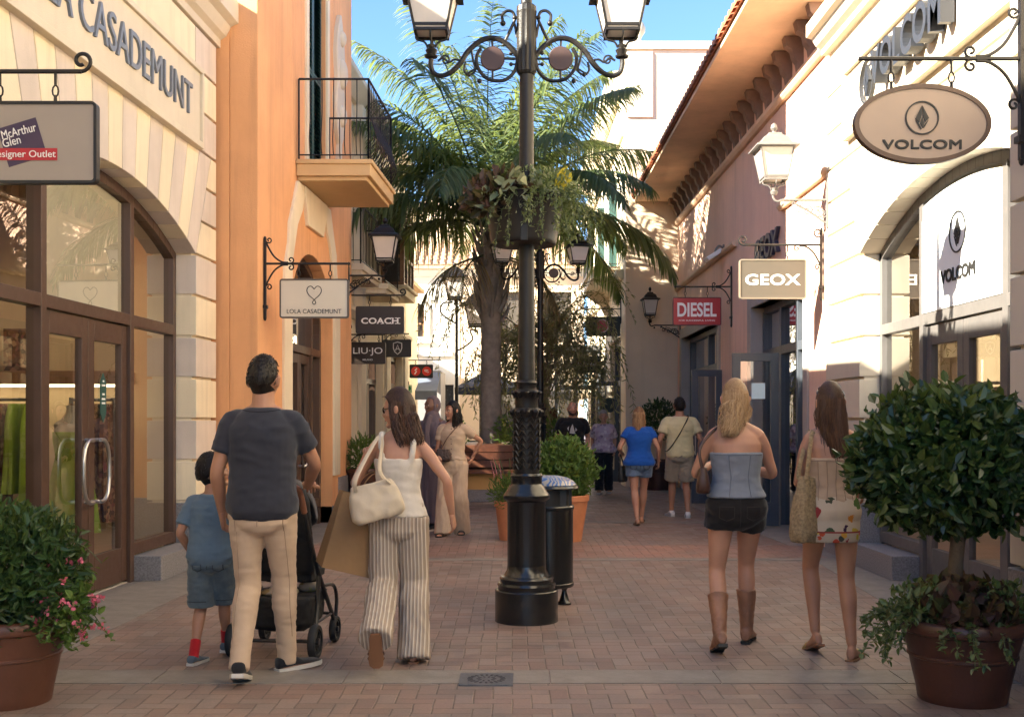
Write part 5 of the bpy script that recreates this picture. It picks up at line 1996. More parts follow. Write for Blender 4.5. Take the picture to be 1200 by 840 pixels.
def lump(v, seed, k=1.0):
    return noise.noise(v * 2.3 * k + Vector((seed * 7.1, seed * 3.3, seed))) + .5 * noise.noise(v * 5.1 * k + Vector((seed, 9, 2)))


def leafy_ball(mb, c, rad, n, L, W, seed, lumpy=.12, shell=.55, out=.6, mi=lambda r: 0, up=.35, flat=None, stray=.03):
    """leaves through the outer volume of a lumpy ellipsoid"""
    r = random.Random(seed)
    c = Vector(c)
    for _ in range(n):
        d = unit(r)
        if flat is not None and d.z < flat:
            d.z = flat + r.uniform(0, .2)
            d.normalize()
        k = 1 + lumpy * lump(d, seed)
        t = shell + (1 - shell) * r.random() ** .5
        if r.random() < stray:
            t *= r.uniform(1.03, 1.13)
        p = c + Vector((d.x * rad[0], d.y * rad[1], d.z * rad[2])) * k * t
        dr = (d * out + rv(r) * .75 + Vector((0, 0, up))).normalized()
        q = r.uniform(.5, 1.3)
        mb.leaf(p, dr, (d + rv(r) * .5).normalized(), L * q, W * q, mi(r), .15, .25)


def trailing(mb, p0, n, length, seed, L, W, mi, sag=1.0, spread=.3):
    r = random.Random(seed)
    for _ in range(n):
        a = r.uniform(0, 2 * PI)
        p = Vector(p0) + Vector((math.cos(a), math.sin(a), 0)) * spread * r.uniform(.3, 1)
        d = Vector((math.cos(a), math.sin(a), .4))
        l = length * r.uniform(.45, 1)
        steps = 9
        pts = [p.copy()]
        for k in range(steps):
            d = (d + Vector((0, 0, -.34 * sag)) + rv(r) * .22).normalized()
            p = p + d * l / steps
            pts.append(p.copy())
            for __ in range(3):
                mb.leaf(p + rv(r) * .012, (d * .3 + rv(r)).normalized(), Vector((0, 0, 1)), L * r.uniform(.6, 1.2), W * r.uniform(.6, 1.2), mi, .15, .2)
        mb.tube(pts, .0022, 4, len_mats - 1)


len_mats = 2


# ---- the palm
def frond(L0, az, e0, bend, seed, dens=112, lw=.037):
    r = random.Random(seed)
    m = MB()
    d = Vector((math.cos(az) * math.cos(e0), math.sin(az) * math.cos(e0), math.sin(e0)))
    side0 = Vector((-math.sin(az), math.cos(az), 0))
    p = Vector((0, 0, 0))
    pts = [p.copy()]
    ds = []
    steps = 26
    for k in range(steps):
        q = k / steps
        e = e0 - bend * (q ** 1.35)
        d = Vector((math.cos(az) * math.cos(e), math.sin(az) * math.cos(e), math.sin(e)))
        d = (d + side0 * .06 * math.sin(seed + q * 3)).normalized()
        p = p + d * L0 / steps
        pts.append(p.copy())
        ds.append(d)
    m.tube(pts, [.026 * (1 - .85 * i / steps) for i in range(steps + 1)], 5, 1)
    for k in range(dens):
        q = .16 + .84 * k / dens
        fi = q * steps
        i = min(int(fi), steps - 1)
        b = pts[i].lerp(pts[i + 1], fi - i)
        d = ds[i]
        nrm = side0.cross(d).normalized()
        if nrm.z < 0:
            nrm = -nrm
        ll = (.80 * math.sin(PI * (.18 + .78 * q)) + .14) * r.uniform(.85, 1.15)
        for s in (-1, 1):
            dv = (side0 * s * 1.0 + d * (.55 + .5 * q) + nrm * r.uniform(-.45, .55)).normalized()
            # a drooping strap of three faces
            w0 = lw * r.uniform(.8, 1.2)
            c0 = b.copy()
            vs, cur = [], dv.copy()
            tw = cur.cross(Vector((0, 0, 1)))
            if tw.length < .1:
                tw = side0.copy()
            tw.normalize()
            tw = (tw + rv(r) * .4).normalized()
            for t_, wk in ((0, .7), (.34, 1), (.7, .75), (1, .08)):
                vs.append((c0 - tw * w0 * wk / 2, c0 + tw * w0 * wk / 2))
                cur = (cur + Vector((0, 0, -.30 - .30 * r.random()))).normalized()
                c0 = c0 + cur * ll * .345
            o = len(m.v)
            for a, c in vs:
                m.v += [a, c]
            for j in range(3):
                m.f.append([o + 2 * j, o + 2 * j + 1, o + 2 * j + 3, o + 2 * j + 2])
                m.m.append(0)
    return m


pt = thing('palm_tree', 'tall feathery palm rising from the round bench behind the lamp post', 'palm tree', (-.40, 21.6, 0))
b = MB()
prof = []
for k in range(63):
    z = .5 + k * .073
    base = .215 - .03 * min(1, z / 2.5)
    if z > 3.4:
        base += .06 * math.sin((z - 3.4) / 1.5 * PI)
    prof.append((base + (.010 if k % 3 == 0 else 0), z))
b.lathe(prof, 20, (-.40, 21.6, 0))
# old leaf bases
rr_ = random.Random(8)
for k in range(46):
    a = k * 2.4
    z = 3.3 + k * .036
    p = Vector((-.40 + .20 * math.cos(a), 21.6 + .20 * math.sin(a), z))
    b.tube([p, p + Vector((math.cos(a) * .10, math.sin(a) * .10, .16)), p + Vector((math.cos(a) * .17, math.sin(a) * .17, .34 + .1 * rr_.random()))], [.05, .038, .012], 5)
b.build('trunk', BARK, pt)
fr_specs = []
r9 = random.Random(21)
for k in range(38):
    az = k * 2.39996 + r9.uniform(-.2, .2)
    q = k / 37
    e0 = R(87 - 66 * q + r9.uniform(-5, 5))
    bend = R(38 + 62 * q + r9.uniform(-8, 8)) if q < .75 else R(92)
    fr_specs.append((r9.uniform(3.7, 4.7) * (1 - .10 * q), az, e0, bend, 40 + k))
for s_ in fr_specs:
    m = frond(*s_)
    o = m.build('frond', [PALM, STEM], pt, smooth=0, recalc=False, loc=(0, 0, 0)) if False else None
    for i in range(len(m.v)):
        m.v[i] = m.v[i] + Vector((-.40 + .10 * math.cos(s_[1]), 21.6 + .10 * math.sin(s_[1]), 5.1))
    m.build('frond', [PALM, STEM], pt, smooth=0, recalc=False)
# a few dry hanging fronds and fibre under the crown
for k in range(5):
    m = frond(1.9, k * 1.3 + .4, R(-5), R(80), 90 + k, 34, .02)
    for i in range(len(m.v)):
        m.v[i] = m.v[i] + Vector((-.40, 21.6, 4.55))
    m.build('dry_frond', [PALMD, STEM], pt, smooth=0, recalc=False)

# ---- weeping tree beside it
wt = thing('weeping_tree', 'weeping narrow-leaved tree with olive foliage between the palm and the far posts', 'tree', (.72, 22.6, 0))
b = MB()
base = Vector((.72, 22.6, 0))
tips = []
r9 = random.Random(31)
b.tube(smooth_path([base, base + Vector((.03, 0, 1.0)), base + Vector((-.06, .05, 2.0)), base + Vector((0, 0, 2.9))], 4), [.055 - .002 * i for i in range(13)], 8)
for k in range(22):
    a = k * 2.4
    s = base + Vector((0, 0, 1.9 + 1.1 * k / 22))
    e = s + Vector((math.cos(a) * r9.uniform(.6, 1.75 if math.cos(a) < 0 else 1.0), math.sin(a) * r9.uniform(.4, 1.1), r9.uniform(.4, 1.3)))
    pth = smooth_path([s, s.lerp(e, .5) + Vector((0, 0, .18)), e], 4)
    b.tube(pth, [.020 - .0018 * i for i in range(len(pth))], 5)
    tips += pth[3:]
b.build('trunk', mat('pale_brown_bark', (.24, .18, .12), .85, var=.35, scale=9, bump=.6, bscale=40), wt)
b = MB()
for k in range(290):
    p = Vector(r9.choice(tips)) + rv(r9) * .25
    d = Vector((r9.uniform(-1, 1) - (.25 if p.x < .9 else -.1), r9.uniform(-1, 1), .35)).normalized()
    l = r9.uniform(.7, 1.8)
    steps = 14
    pts = [p.copy()]
    for j in range(steps):
        d = (d + Vector((0, 0, -.26)) + rv(r9) * .2).normalized()
        p = p + d * l / steps
        pts.append(p.copy())
        for _ in range(2):
            b.leaf(p + rv(r9) * .02, (d * .8 + rv(r9) * .9 + Vector((0, 0, -.3))).normalized(), unit(r9), r9.uniform(.09, .15), r9.uniform(.016, .026), 0, .1, .35)
    b.tube(pts, .0035, 4, 1)
b.build('crown', [OLIVE, mat('pale_twig', (.22, .17, .10), .8)], wt, smooth=0, recalc=False)

# ---- low bushes in the round bench
for i, (x, y, s, lab) in enumerate(((-1.15, 21.2, .36, 'small green bush on the left of the round bench'), (.05, 21.15, .42, 'small green bush behind the lamp post on the round bench'), (.75, 21.6, .38, 'small green bush on the right of the round bench'))):
    t = thing('bush', lab, 'bush', (x, y, .93))
    b = MB()
    leafy_ball(b, (x, y, .93 + s * .6), (s, s, s * .85), 420, .10, .035, 60 + i, .3, .3)
    b.build('foliage', [FRESH], t, smooth=0, recalc=False)
    b = MB()
    for k in range(6):
        b.tube([(x, y, .90), (x + s * .6 * math.cos(k), y + s * .6 * math.sin(k), .93 + s)], .008, 4)
    b.build('stem', BARK2, t)


# ---- pots
def pot(name, label, c, r_rim, r_bot, h, m_, group=None, rim_h=.07, ring=True, lip=.02):
    t = thing(name, label, 'plant pot', c, group=group)
    b = MB()
    prof = [(.001, 0), (r_bot, 0), (r_bot + .006, .01)]
    hb = h - rim_h
    for k in range(1, 7):
        q = k / 6
        rr = r_bot + (r_rim - lip - r_bot) * q
        if ring and k == 4:
            prof += [(rr - .004, hb * q - .012), (rr + .006, hb * q - .006), (rr + .006, hb * q + .004), (rr, hb * q + .010)]
        else:
            prof.append((rr, hb * q))
    b.lathe(prof, 44, c)
    b.build('body', m_, t)
    b = MB()
    b.lathe([(r_rim - lip - .004, hb - .005), (r_rim - .004, hb + .006), (r_rim, hb + .016), (r_rim, h - .018), (r_rim - .010, h - .004), (r_rim - .022, h), (r_rim - .036, h - .006), (r_rim - .046, h - .05), (r_rim - .05, h - .08)], 44, c)
    b.build('rim', m_, t)
    b = MB()
    b.lathe([(r_rim - .045, h - .05), (.001, h - .03)], 30, c)
    b.build('soil', SOIL, t, smooth=0)
    return t


PX, PY = 2.335, 5.9
pot('terracotta_pot', 'large dark terracotta pot in the right corner under the ball-shaped laurel tree', (PX, PY, 0), .315, .215, .425, TERRAD)
t = thing('topiary_tree', 'glossy ball-shaped laurel tree on a short trunk in the right corner', 'topiary tree', (PX - .06, PY, .38))
b = MB()
b.tube(smooth_path([(PX - .03, PY, .36), (PX - .035, PY + .01, .62), (PX - .02, PY, .9), (PX - .05, PY, 1.15)], 4), [.038] * 9 + [.03] * 4, 10)
for k in range(14):
    a = k * 2.4
    b.tube([(PX - .03, PY, .92 + .02 * k), (PX - .08 + .34 * math.cos(a), PY + .34 * math.sin(a), 1.1 + .028 * k)], [.014, .005], 5)
b.build('trunk', BARK2, t)
b = MB()
leafy_ball(b, (PX - .075, PY, 1.225), (.485, .47, .375), 8400, .066, .037, 3, .17, .5, .7, up=.12, stray=.05)
leafy_ball(b, (PX - .09, PY, 1.27), (.49, .47, .37), 170, .07, .038, 4, .2, .9, 1.0, up=.35)
b.build('crown', [GLOSSY], t, smooth=0, recalc=False)
t = thing('trailing_plant', 'mixed burgundy and variegated trailing plant under the laurel ball', 'plant', (PX, PY, .37))
b = MB()
leafy_ball(b, (PX - .02, PY - .03, .46), (.27, .25, .15), 420, .085, .06, 6, .3, .3, .6, flat=-.2)
b.build('burgundy_leaves', [PURPLE], t, smooth=0, recalc=False)
len_mats = 2
b = MB()
trailing(b, (PX - .04, PY, .43), 24, .36, 7, .04, .026, 0, .8, .26)
for q in range(7):
    trailing(b, (PX - .30, PY - .05, .45), 2, .42, 70 + q, .045, .028, 0, .6, .08)
leafy_ball(b, (PX - .22, PY - .05, .50), (.20, .2, .12), 380, .042, .024, 8, .3, .2)
leafy_ball(b, (PX + .22, PY - .05, .50), (.18, .2, .12), 380, .042, .024, 9, .3, .2)
b.build('trailing_leaves', [leaf_mat('trailing_leaf', [(.05, .09, .025), (.08, .13, .04), (.16, .2, .09), (.10, .09, .03)], .45, .3), STEM], t, smooth=0, recalc=False)

QX, QY = -2.60, 5.85
pot('terracotta_pot', 'large brown terracotta pot in the left corner under the rounded shrub', (QX, QY, 0), .315, .215, .445, mat('brown_terracotta', (.115, .045, .025), .42, var=.25, scale=5, bump=.15, bscale=40, streak=.3))
t = thing('shrub', 'dense rounded green shrub filling the left corner pot', 'shrub', (QX, QY, .4))
b = MB()
leafy_ball(b, (QX - .0, QY, .64), (.38, .38, .36), 7000, .056, .022, 13, .13, .45, .7, up=.3, stray=.05)
b.build('foliage', [SHRUBL], t, smooth=0, recalc=False)
b = MB()
for k in range(10):
    a = k * 2.4
    b.tube([(QX + .05 * math.cos(a), QY + .05 * math.sin(a), .38), (QX + .28 * math.cos(a), QY + .28 * math.sin(a), .85)], [.012, .004], 5)
b.build('stem', BARK2, t)
t = thing('flowering_plant', 'pink-flowered geranium spilling from the right side of the left corner pot', 'flowering plant', (QX + .24, QY - .05, .41))
b = MB()
leafy_ball(b, (QX + .31, QY - .05, .48), (.15, .15, .19), 560, .042, .034, 15, .3, .25, .6)
len_mats = 2
trailing(b, (QX + .30, QY - .05, .50), 9, .36, 16, .035, .028, 0, .8, .08)
fl_pos = []
rf = random.Random(19)
for k in range(26):
    a = rf.uniform(-1.5, 1.2)
    st_ = Vector((QX + .31, QY - .05, .48))
    e = st_ + Vector((rf.uniform(-.10, .25), rf.uniform(-.2, .10), rf.uniform(-.13, .26)))
    b.tube([st_, st_.lerp(e, .6) + Vector((0, 0, .03)), e], .0025, 4, 1)
    fl_pos.append(e)
for k in range(4):
    e = Vector((QX + .25 + .08 * k, QY, .95 - .08 * k))
    b.tube(smooth_path([(QX + .2, QY, .5), (QX + .23 + .04 * k, QY, .8), e], 4), .0025, 4, 1)
    for j in range(5):
        b.leaf(e - Vector((.01 * j, 0, .03 * j)), Vector((rf.uniform(-1, 1), rf.uniform(-1, 1), .3)), Vector((0, 0, 1)), .05, .02, 0)
b.build('foliage', [FRESH, STEM], t, smooth=0, recalc=False)
b = MB()
for e in fl_pos:
    for _ in range(9):
        p = e + rv(rf) * .016
        b.leaf(p, (rv(rf) + Vector((.2, -.4, .5))).normalized(), unit(rf), .022, .018, 0, .1)
b.build('blossom', [PINKF], t, smooth=0, recalc=False)

# ---- hanging planter round the lamp post
hc = (.085, 8.2, 2.70)
t = thing('hanging_planter', 'dark tapered metal planter clamped round the lamp post shaft', 'planter', hc)
b = MB()
b.lathe([(.07, .0), (.225, .0), (.235, .012), (.238, .03), (.285, .335), (.292, .345), (.285, .352), (.270, .34), (.262, .30)], 40, hc)
b.build('body', mat('dark_bronze_metal', (.012, .009, .008), .45, var=.2, scale=8), t)
b = MB()
b.lathe([(.268, .30), (.06, .31)], 30, hc)
b.build('soil', SOIL, t, smooth=0)
b = MB()
b.boxc((hc[0], hc[1] - .235, hc[2] + .16), (.05, .03, .32))
b.build('clamp_strap', BLACKP, t, smooth=0, bevel=.004)
hz = hc[2] + .34
t = thing('foliage_plant', 'burgundy and pale big-leaved plant on the left of the hanging planter', 'plant', (hc[0] - .1, hc[1], hz - .04))
b = MB()
leafy_ball(b, (hc[0] - .15, hc[1] - .02, hz - .01), (.25, .25, .16), 620, .08, .05, 23, .3, .3, .8, flat=-.5)
b.build('burgundy_leaves', [PURPLE], t, smooth=0, recalc=False)
b = MB()
leafy_ball(b, (hc[0] - .05, hc[1] - .12, hz + .0), (.20, .18, .12), 90, .12, .075, 24, .3, .6, .9, flat=-.5, up=.0)
b.build('pale_leaves', [PALEL], t, smooth=0, recalc=False)
t = thing('trailing_plant', 'grey-green trailing plant hanging from the right of the hanging planter', 'plant', (hc[0] + .12, hc[1], hz - .04))
b = MB()
len_mats = 2
trailing(b, (hc[0] + .13, hc[1] - .10, hz), 44, .60, 26, .036, .018, 0, 1.1, .22)
leafy_ball(b, (hc[0] + .16, hc[1] - .06, hz + .05), (.25, .24, .15), 520, .05, .022, 27, .3, .3)
leafy_ball(b, (hc[0] + .24, hc[1], hz - .10), (.20, .2, .22), 520, .04, .016, 28, .4, .2)
b.build('trailing_leaves', [leaf_mat('grey_green_leaf', [(.10, .14, .05), (.15, .19, .08), (.24, .27, .15), (.08, .11, .035)], .5, .3), STEM], t, smooth=0, recalc=False)
t = thing('croton_plant', 'small plant with upright red and yellow leaves at the top right of the hanging planter', 'plant', (hc[0] + .19, hc[1] - .05, hz - .03))
b = MB()
rf = random.Random(3)
for k in range(26):
    a = rf.uniform(0, 6.3)
    b.leaf(Vector((hc[0] + .17, hc[1] - .06, hz + .01)), Vector((math.cos(a) * .8, math.sin(a) * .8, rf.uniform(.3, .9))).normalized(), Vector((0, 0, 1)), rf.uniform(.09, .15), .04, 0, .2, .3)
b.build('red_leaves', [PURPLE], t, smooth=0, recalc=False)
b = MB()
for (a, l, x_, z_) in ((.3, .15, .255, .10), (-.2, .15, .275, .06), (.9, .12, .24, .09), (.1, .15, .30, .05)):
    b.leaf(Vector((hc[0] + x_ - .02, hc[1] - .10, hz + z_ - .02)), Vector((math.sin(a) * .7 + .25, -.2, .8)).normalized(), Vector((0, -1, .2)), l, .07, 0, .12, .1)
b.build('yellow_leaves', [YELLOW], t, smooth=0, recalc=False)

# ---- pots in the middle of the street
def square_pot(label, x, y, wt_, wb, h, m_, rz=0.0):
    t = thing('terracotta_pot', label, 'plant pot', (x, y, 0))
    M = Matrix.Translation((x, y, 0)) @ Matrix.Rotation(rz, 4, 'Z')
    b = MB()
    n = 36
    rr = []
    for q, z in ((.001, 0), (wb / 2, 0), (wb / 2 + (wt_ - wb) / 2 * .5, h * .5), (wt_ / 2 - .012, h - .07)):
        rr.append([Vector((q * math.cos(2 * PI * i / n), q * math.sin(2 * PI * i / n), z)) for i in range(n)])
    b.rings(rr, M=M)
    b.build('body', m_, t)
    b = MB()
    b.lathe([(wt_ / 2 - .014, h - .075), (wt_ / 2 + .004, h - .07), (wt_ / 2 + .004, h - .008), (wt_ / 2 - .01, h), (wt_ / 2 - .03, h - .01), (wt_ / 2 - .035, h - .06)], n, M=M)
    b.build('rim', m_, t)
    b = MB()
    b.lathe([(wt_ / 2 - .03, h - .05), (.001, h - .04)], n, M=M)
    b.build('soil', SOIL, t, smooth=0)
    return t


square_pot('tall orange terracotta pot right of the litter bin', .60, 13.6, .64, .46, .55, TERRA)
t = thing('shrub', 'bright green loose shrub in the tall orange pot behind the bin', 'shrub', (.60, 13.6, .5))
b = MB()
leafy_ball(b, (.62, 13.6, .84), (.385, .37, .40), 4200, .062, .03, 33, .2, .35, .6, up=.4, stray=.08)
b.build('foliage', [FRESH], t, smooth=0, recalc=False)
b = MB()
for k in range(8):
    b.tube([(.60, 13.6, .5), (.60 + .25 * math.cos(k), 13.6 + .25 * math.sin(k), 1.05)], [.012, .005], 4)
b.build('stem', BARK2, t)
square_pot('tall orange terracotta pot left of the lamp post base', .02, 13.7, .46, .34, .47, TERRA)
t = thing('grassy_plant', 'wispy green plant with pink spikes in the pot left of the lamp post', 'plant', (.02, 13.7, .42))
b = MB()
leafy_ball(b, (.0, 13.65, .57), (.26, .25, .20), 700, .075, .016, 36, .3, .2, .9, up=.5)
rf = random.Random(6)
for k in range(10):
    a = rf.uniform(0, 6.3)
    e = Vector((.0 + .22 * math.cos(a), 13.65 + .2 * math.sin(a), .85 + rf.uniform(0, .16)))
    b.tube([(.0, 13.65, .5), e], .004, 4, 1)
b.build('foliage', [FRESH, STEM], t, smooth=0, recalc=False)
b = MB()
for (a, l) in ((2.6, .16), (2.2, .1), (3.3, .13), (.6, .1)):
    e = Vector((.0 + .26 * math.cos(a), 13.62, .82 + l))
    b.tube([e - Vector((math.cos(a) * .05, 0, .2)), e], [.008, .003], 5)
b.build('pink_spike', mat('dusty_pink', (.38, .14, .14), .7), t)

# ---- ball tree against the beige wall, and the pot at the end of the orange building
pot('dark_pot', 'dark brown pot of the clipped ball against the beige wall', (3.02, 23.4, 0), .36, .27, .62, TERRAD)
t = thing('topiary_tree', 'clipped dark green ball tree standing against the beige wall', 'topiary tree', (3.02, 23.4, .55))
b = MB()
b.tube([(3.02, 23.4, .5), (3.02, 23.4, 1.3)], .035, 8)
b.build('trunk', BARK2, t)
b = MB()
leafy_ball(b, (3.02, 23.4, 1.42), (.42, .42, .42), 1500, .08, .035, 43, .12, .5, .7)
b.build('crown', [GLOSSY], t, smooth=0, recalc=False)
pot('dark_pot', 'dark brown pot at the far corner of the orange building', (-2.22, 17.0, 0), .27, .19, .72, TERRAD)
t = thing('grassy_plant', 'spiky fresh green plant in the dark pot by the orange building', 'plant', (-2.22, 17.0, .66))
b = MB()
leafy_ball(b, (-2.22, 17.0, .88), (.27, .27, .30), 700, .12, .018, 44, .3, .2, .9, up=.6)
b.build('foliage', [FRESH], t, smooth=0, recalc=False)
for i, (x, y, z, s, lab) in enumerate(((1.25, 31.5, .0, .95, 'pale lime shrub beyond the bald man'), (-.35, 30.5, .0, .85, 'pale lime shrub beyond the palm trunk'))):
    t = thing('shrub', lab, 'shrub', (x, y, z))
    b = MB()
    leafy_ball(b, (x, y, s * .85), (s * .75, s * .6, s * .75), 900, .14, .06, 80 + i, .3, .3)
    b.build('foliage', [leaf_mat('lime_leaf', [(.16, .22, .03), (.22, .28, .05), (.12, .17, .03)], .5, .4)], t, smooth=0, recalc=False)
    b = MB()
    for k in range(6):
        b.tube([(x, y, 0), (x + s * .5 * math.cos(k), y + s * .4 * math.sin(k), s * 1.2)], .015, 4)
    b.build('stem', BARK2, t)
# ================================================================== people
def cloth_mat(name, col, kind='plain', **kw):
    """woven cloth: object-space weave, soft colour drift"""
    return mat(name, col, .85, var=kw.get('var', .12), scale=kw.get('scale', 7), bump=.15, bscale=420, spec=.2, space='obj', sheen=.15)


def stripe_mat(name, a, b_, freq):
    m, nt = nodes_of(name)
    k = NT(nt)
    out = k.n('ShaderNodeOutputMaterial')
    bs = k.n('ShaderNodeBsdfPrincipled')
    k.lk(bs.outputs[0], out.inputs[0])
    tc = k.n('ShaderNodeTexCoord').outputs['Object']
    sp = k.n('ShaderNodeSeparateXYZ')
    k.lk(tc, sp.inputs[0])
    v = k.math('SINE', k.math('MULTIPLY', k.math('ADD', sp.outputs[0], k.math('MULTIPLY', k.noise(tc, 3, 2), .02)), freq))
    k.lk(k.ramp(v, [(.42, b_), (.62, a)]), bs.inputs[0])
    bs.inputs['Roughness'].default_value = .85
    bs.inputs['Specular IOR Level'].default_value = .2
    bn = k.n('ShaderNodeBump')
    bn.inputs['Strength'].default_value = .5
    bn.inputs['Distance'].default_value = .004
    k.lk(v, bn.inputs['Height'])
    k.lk(bn.outputs[0], bs.inputs['Normal'])
    return m


def print_mat(name, base, cols, scale, thr, border=None):
    """scattered motifs on a plain ground, with an optional patterned hem band"""
    m, nt = nodes_of(name)
    k = NT(nt)
    out = k.n('ShaderNodeOutputMaterial')
    bs = k.n('ShaderNodeBsdfPrincipled')
    k.lk(bs.outputs[0], out.inputs[0])
    tc = k.n('ShaderNodeTexCoord').outputs['Object']

    def motif(sc, th):
        vo = k.n('ShaderNodeTexVoronoi')
        vo.inputs['Scale'].default_value = sc
        k.lk(tc, vo.inputs['Vector'])
        s_ = k.n('ShaderNodeSeparateColor')
        k.lk(vo.outputs['Color'], s_.inputs[0])
        col = k.ramp(s_.outputs[0], [(i / (len(cols) - 1), c) for i, c in enumerate(cols)])
        d = k.math('ADD', vo.outputs['Distance'], k.math('MULTIPLY', k.math('SUBTRACT', k.noise(tc, sc * 5, 2), .5), .35))
        f = k.math('LESS_THAN', d, th)
        f = k.math('MULTIPLY', f, k.math('GREATER_THAN', s_.outputs[1], .2))
        return col, f
    c1, f1 = motif(scale, thr)
    res = k.mix(f1, base, c1)
    if border:
        sp = k.n('ShaderNodeSeparateXYZ')
        k.lk(tc, sp.inputs[0])
        c2, f2 = motif(scale * 2.2, thr * 1.25)
        band = k.mix(f2, shade(base, .8), c2)
        res = k.mix(k.math('LESS_THAN', sp.outputs[2], border), res, band)
        ln = k.math('COMPARE', sp.outputs[2], border, .005)
        res = k.mix(ln, res, (.25, .05, .04))
    k.lk(res, bs.inputs[0])
    bs.inputs['Roughness'].default_value = .85
    bs.inputs['Specular IOR Level'].default_value = .2
    return m


def hair_mat(name, a, b_):
    m, nt = nodes_of(name)
    k = NT(nt)
    out = k.n('ShaderNodeOutputMaterial')
    bs = k.n('ShaderNodeBsdfPrincipled')
    k.lk(bs.outputs[0], out.inputs[0])
    tc = k.n('ShaderNodeTexCoord').outputs['Object']
    mp = k.n('ShaderNodeMapping')
    mp.inputs['Scale'].default_value = (1, 1, .12)
    k.lk(tc, mp.inputs[0])
    st = k.noise(mp.outputs[0], 150, 3)
    g = k.n('ShaderNodeNewGeometry')
    f = k.math('ADD', k.math('MULTIPLY', st, .6), k.math('MULTIPLY', g.outputs['Random Per Island'], .5))
    k.lk(k.ramp(f, [(.25, a), (.8, b_)]), bs.inputs[0])
    bs.inputs['Roughness'].default_value = .5
    bs.inputs['Specular IOR Level'].default_value = .28
    bn = k.n('ShaderNodeBump')
    bn.inputs['Strength'].default_value = .5
    bn.inputs['Distance'].default_value = .004
    k.lk(st, bn.inputs['Height'])
    k.lk(bn.outputs[0], bs.inputs['Normal'])
    return m


def skin_mat(name, col):
    m = mat(name, col, .5, var=.10, scale=9, bump=.06, bscale=220, spec=.4, space='obj')
    b = [n for n in m.node_tree.nodes if n.type == 'BSDF_PRINCIPLED'][0]
    b.inputs['Subsurface Weight'].default_value = .12
    b.inputs['Subsurface Radius'].default_value = (.012, .005, .003)
    return m


SK_TAN = skin_mat('tan_skin', (.40, .205, .125))
SK_FAIR = skin_mat('fair_skin', (.50, .28, .19))
SK_WARM = skin_mat('warm_skin', (.45, .235, .15))
SK_DEEP = skin_mat('deep_skin', (.17, .085, .055))
EYE = mat('eye_dark', (.03, .02, .018), .2)
EYEW = mat('eye_white', (.6, .56, .52), .3)
LIP = mat('lip', (.36, .12, .10), .45)
H_DARK = hair_mat('dark_brown_hair', (.012, .007, .005), (.045, .022, .013))
H_BLACK = hair_mat('near_black_hair', (.006, .005, .004), (.022, .015, .012))
H_BROWN = hair_mat('brown_hair', (.035, .016, .009), (.12, .06, .032))
H_BLOND = hair_mat('blonde_hair', (.22, .125, .055), (.50, .34, .18))
H_MIXED = hair_mat('sun_streaked_hair', (.10, .05, .025), (.38, .24, .12))
H_GREY = hair_mat('grey_hair', (.22, .19, .17), (.45, .41, .37))


def wrinkle(me, amp, sc=(9, 9, 16), seed=0):
    s = Vector((seed * 3.7, seed * 1.3, seed * 5.1))
    co = [v.co.copy() for v in me.vertices]
    nr = [v.normal.copy() for v in me.vertices]
    for v, c, n in zip(me.vertices, co, nr):
        q = Vector((c.x * sc[0], c.y * sc[1], c.z * sc[2])) + s
        w = noise.noise(q)
        w2 = noise.noise(q * 2.3)
        v.co = c + n * amp * ((1 - abs(w) * 2.4) * .8 + w2 * .5)


def fuse(mb, name, mats, parent, voxel=.008, smooth=4, wr=0, wsc=(9, 9, 16), seed=0, extra=None, decide=None, scale=1.0):
    """one continuous skin grown over the overlapping volumes"""
    me = bpy.data.meshes.new(name)
    me.from_pydata([tuple(p) for p in mb.v], [], mb.f)
    bm = bmesh.new()
    bm.from_mesh(me)
    bmesh.ops.recalc_face_normals(bm, faces=bm.faces)
    bm.to_mesh(me)
    bm.free()
    ob = bpy.data.objects.new(name, me)
    COL.objects.link(ob)
    rm = ob.modifiers.new('r', 'REMESH')
    rm.mode = 'VOXEL'
    rm.voxel_size = voxel
    sm = ob.modifiers.new('s', 'SMOOTH')
    sm.factor = .5
    sm.iterations = smooth
    dg = bpy.context.evaluated_depsgraph_get()
    new = bpy.data.meshes.new_from_object(ob.evaluated_get(dg))
    bpy.data.objects.remove(ob)
    bpy.data.meshes.remove(me)
    new.name = name
    if wr:
        wrinkle(new, wr, wsc, seed)
    new.materials.clear()
    if extra is not None:
        nv = len(new.vertices)
        vs = [v.co.copy() for v in new.vertices] + [Vector(p) for p in extra.v]
        fs = [list(p.vertices) for p in new.polygons] + [[i + nv for i in f] for f in extra.f]
        mi = [0] * len(new.polygons) + extra.m
        bpy.data.meshes.remove(new)
        new = bpy.data.meshes.new(name)
        new.from_pydata([tuple(v) for v in vs], [], fs)
        new.polygons.foreach_set('material_index', mi)
    for m_ in (mats if isinstance(mats, (list, tuple)) else [mats]):
        new.materials.append(m_)
    if decide:
        for p in new.polygons:
            k = decide(p.center)
            if k is not None and p.material_index == 0:
                p.material_index = k
    if scale != 1.0:
        for v in new.vertices:
            v.co *= scale
    new.polygons.foreach_set('use_smooth', [True] * len(new.polygons))
    new.update()
    o = bpy.data.objects.new(name, new)
    COL.objects.link(o)
    o.parent = parent
    return o


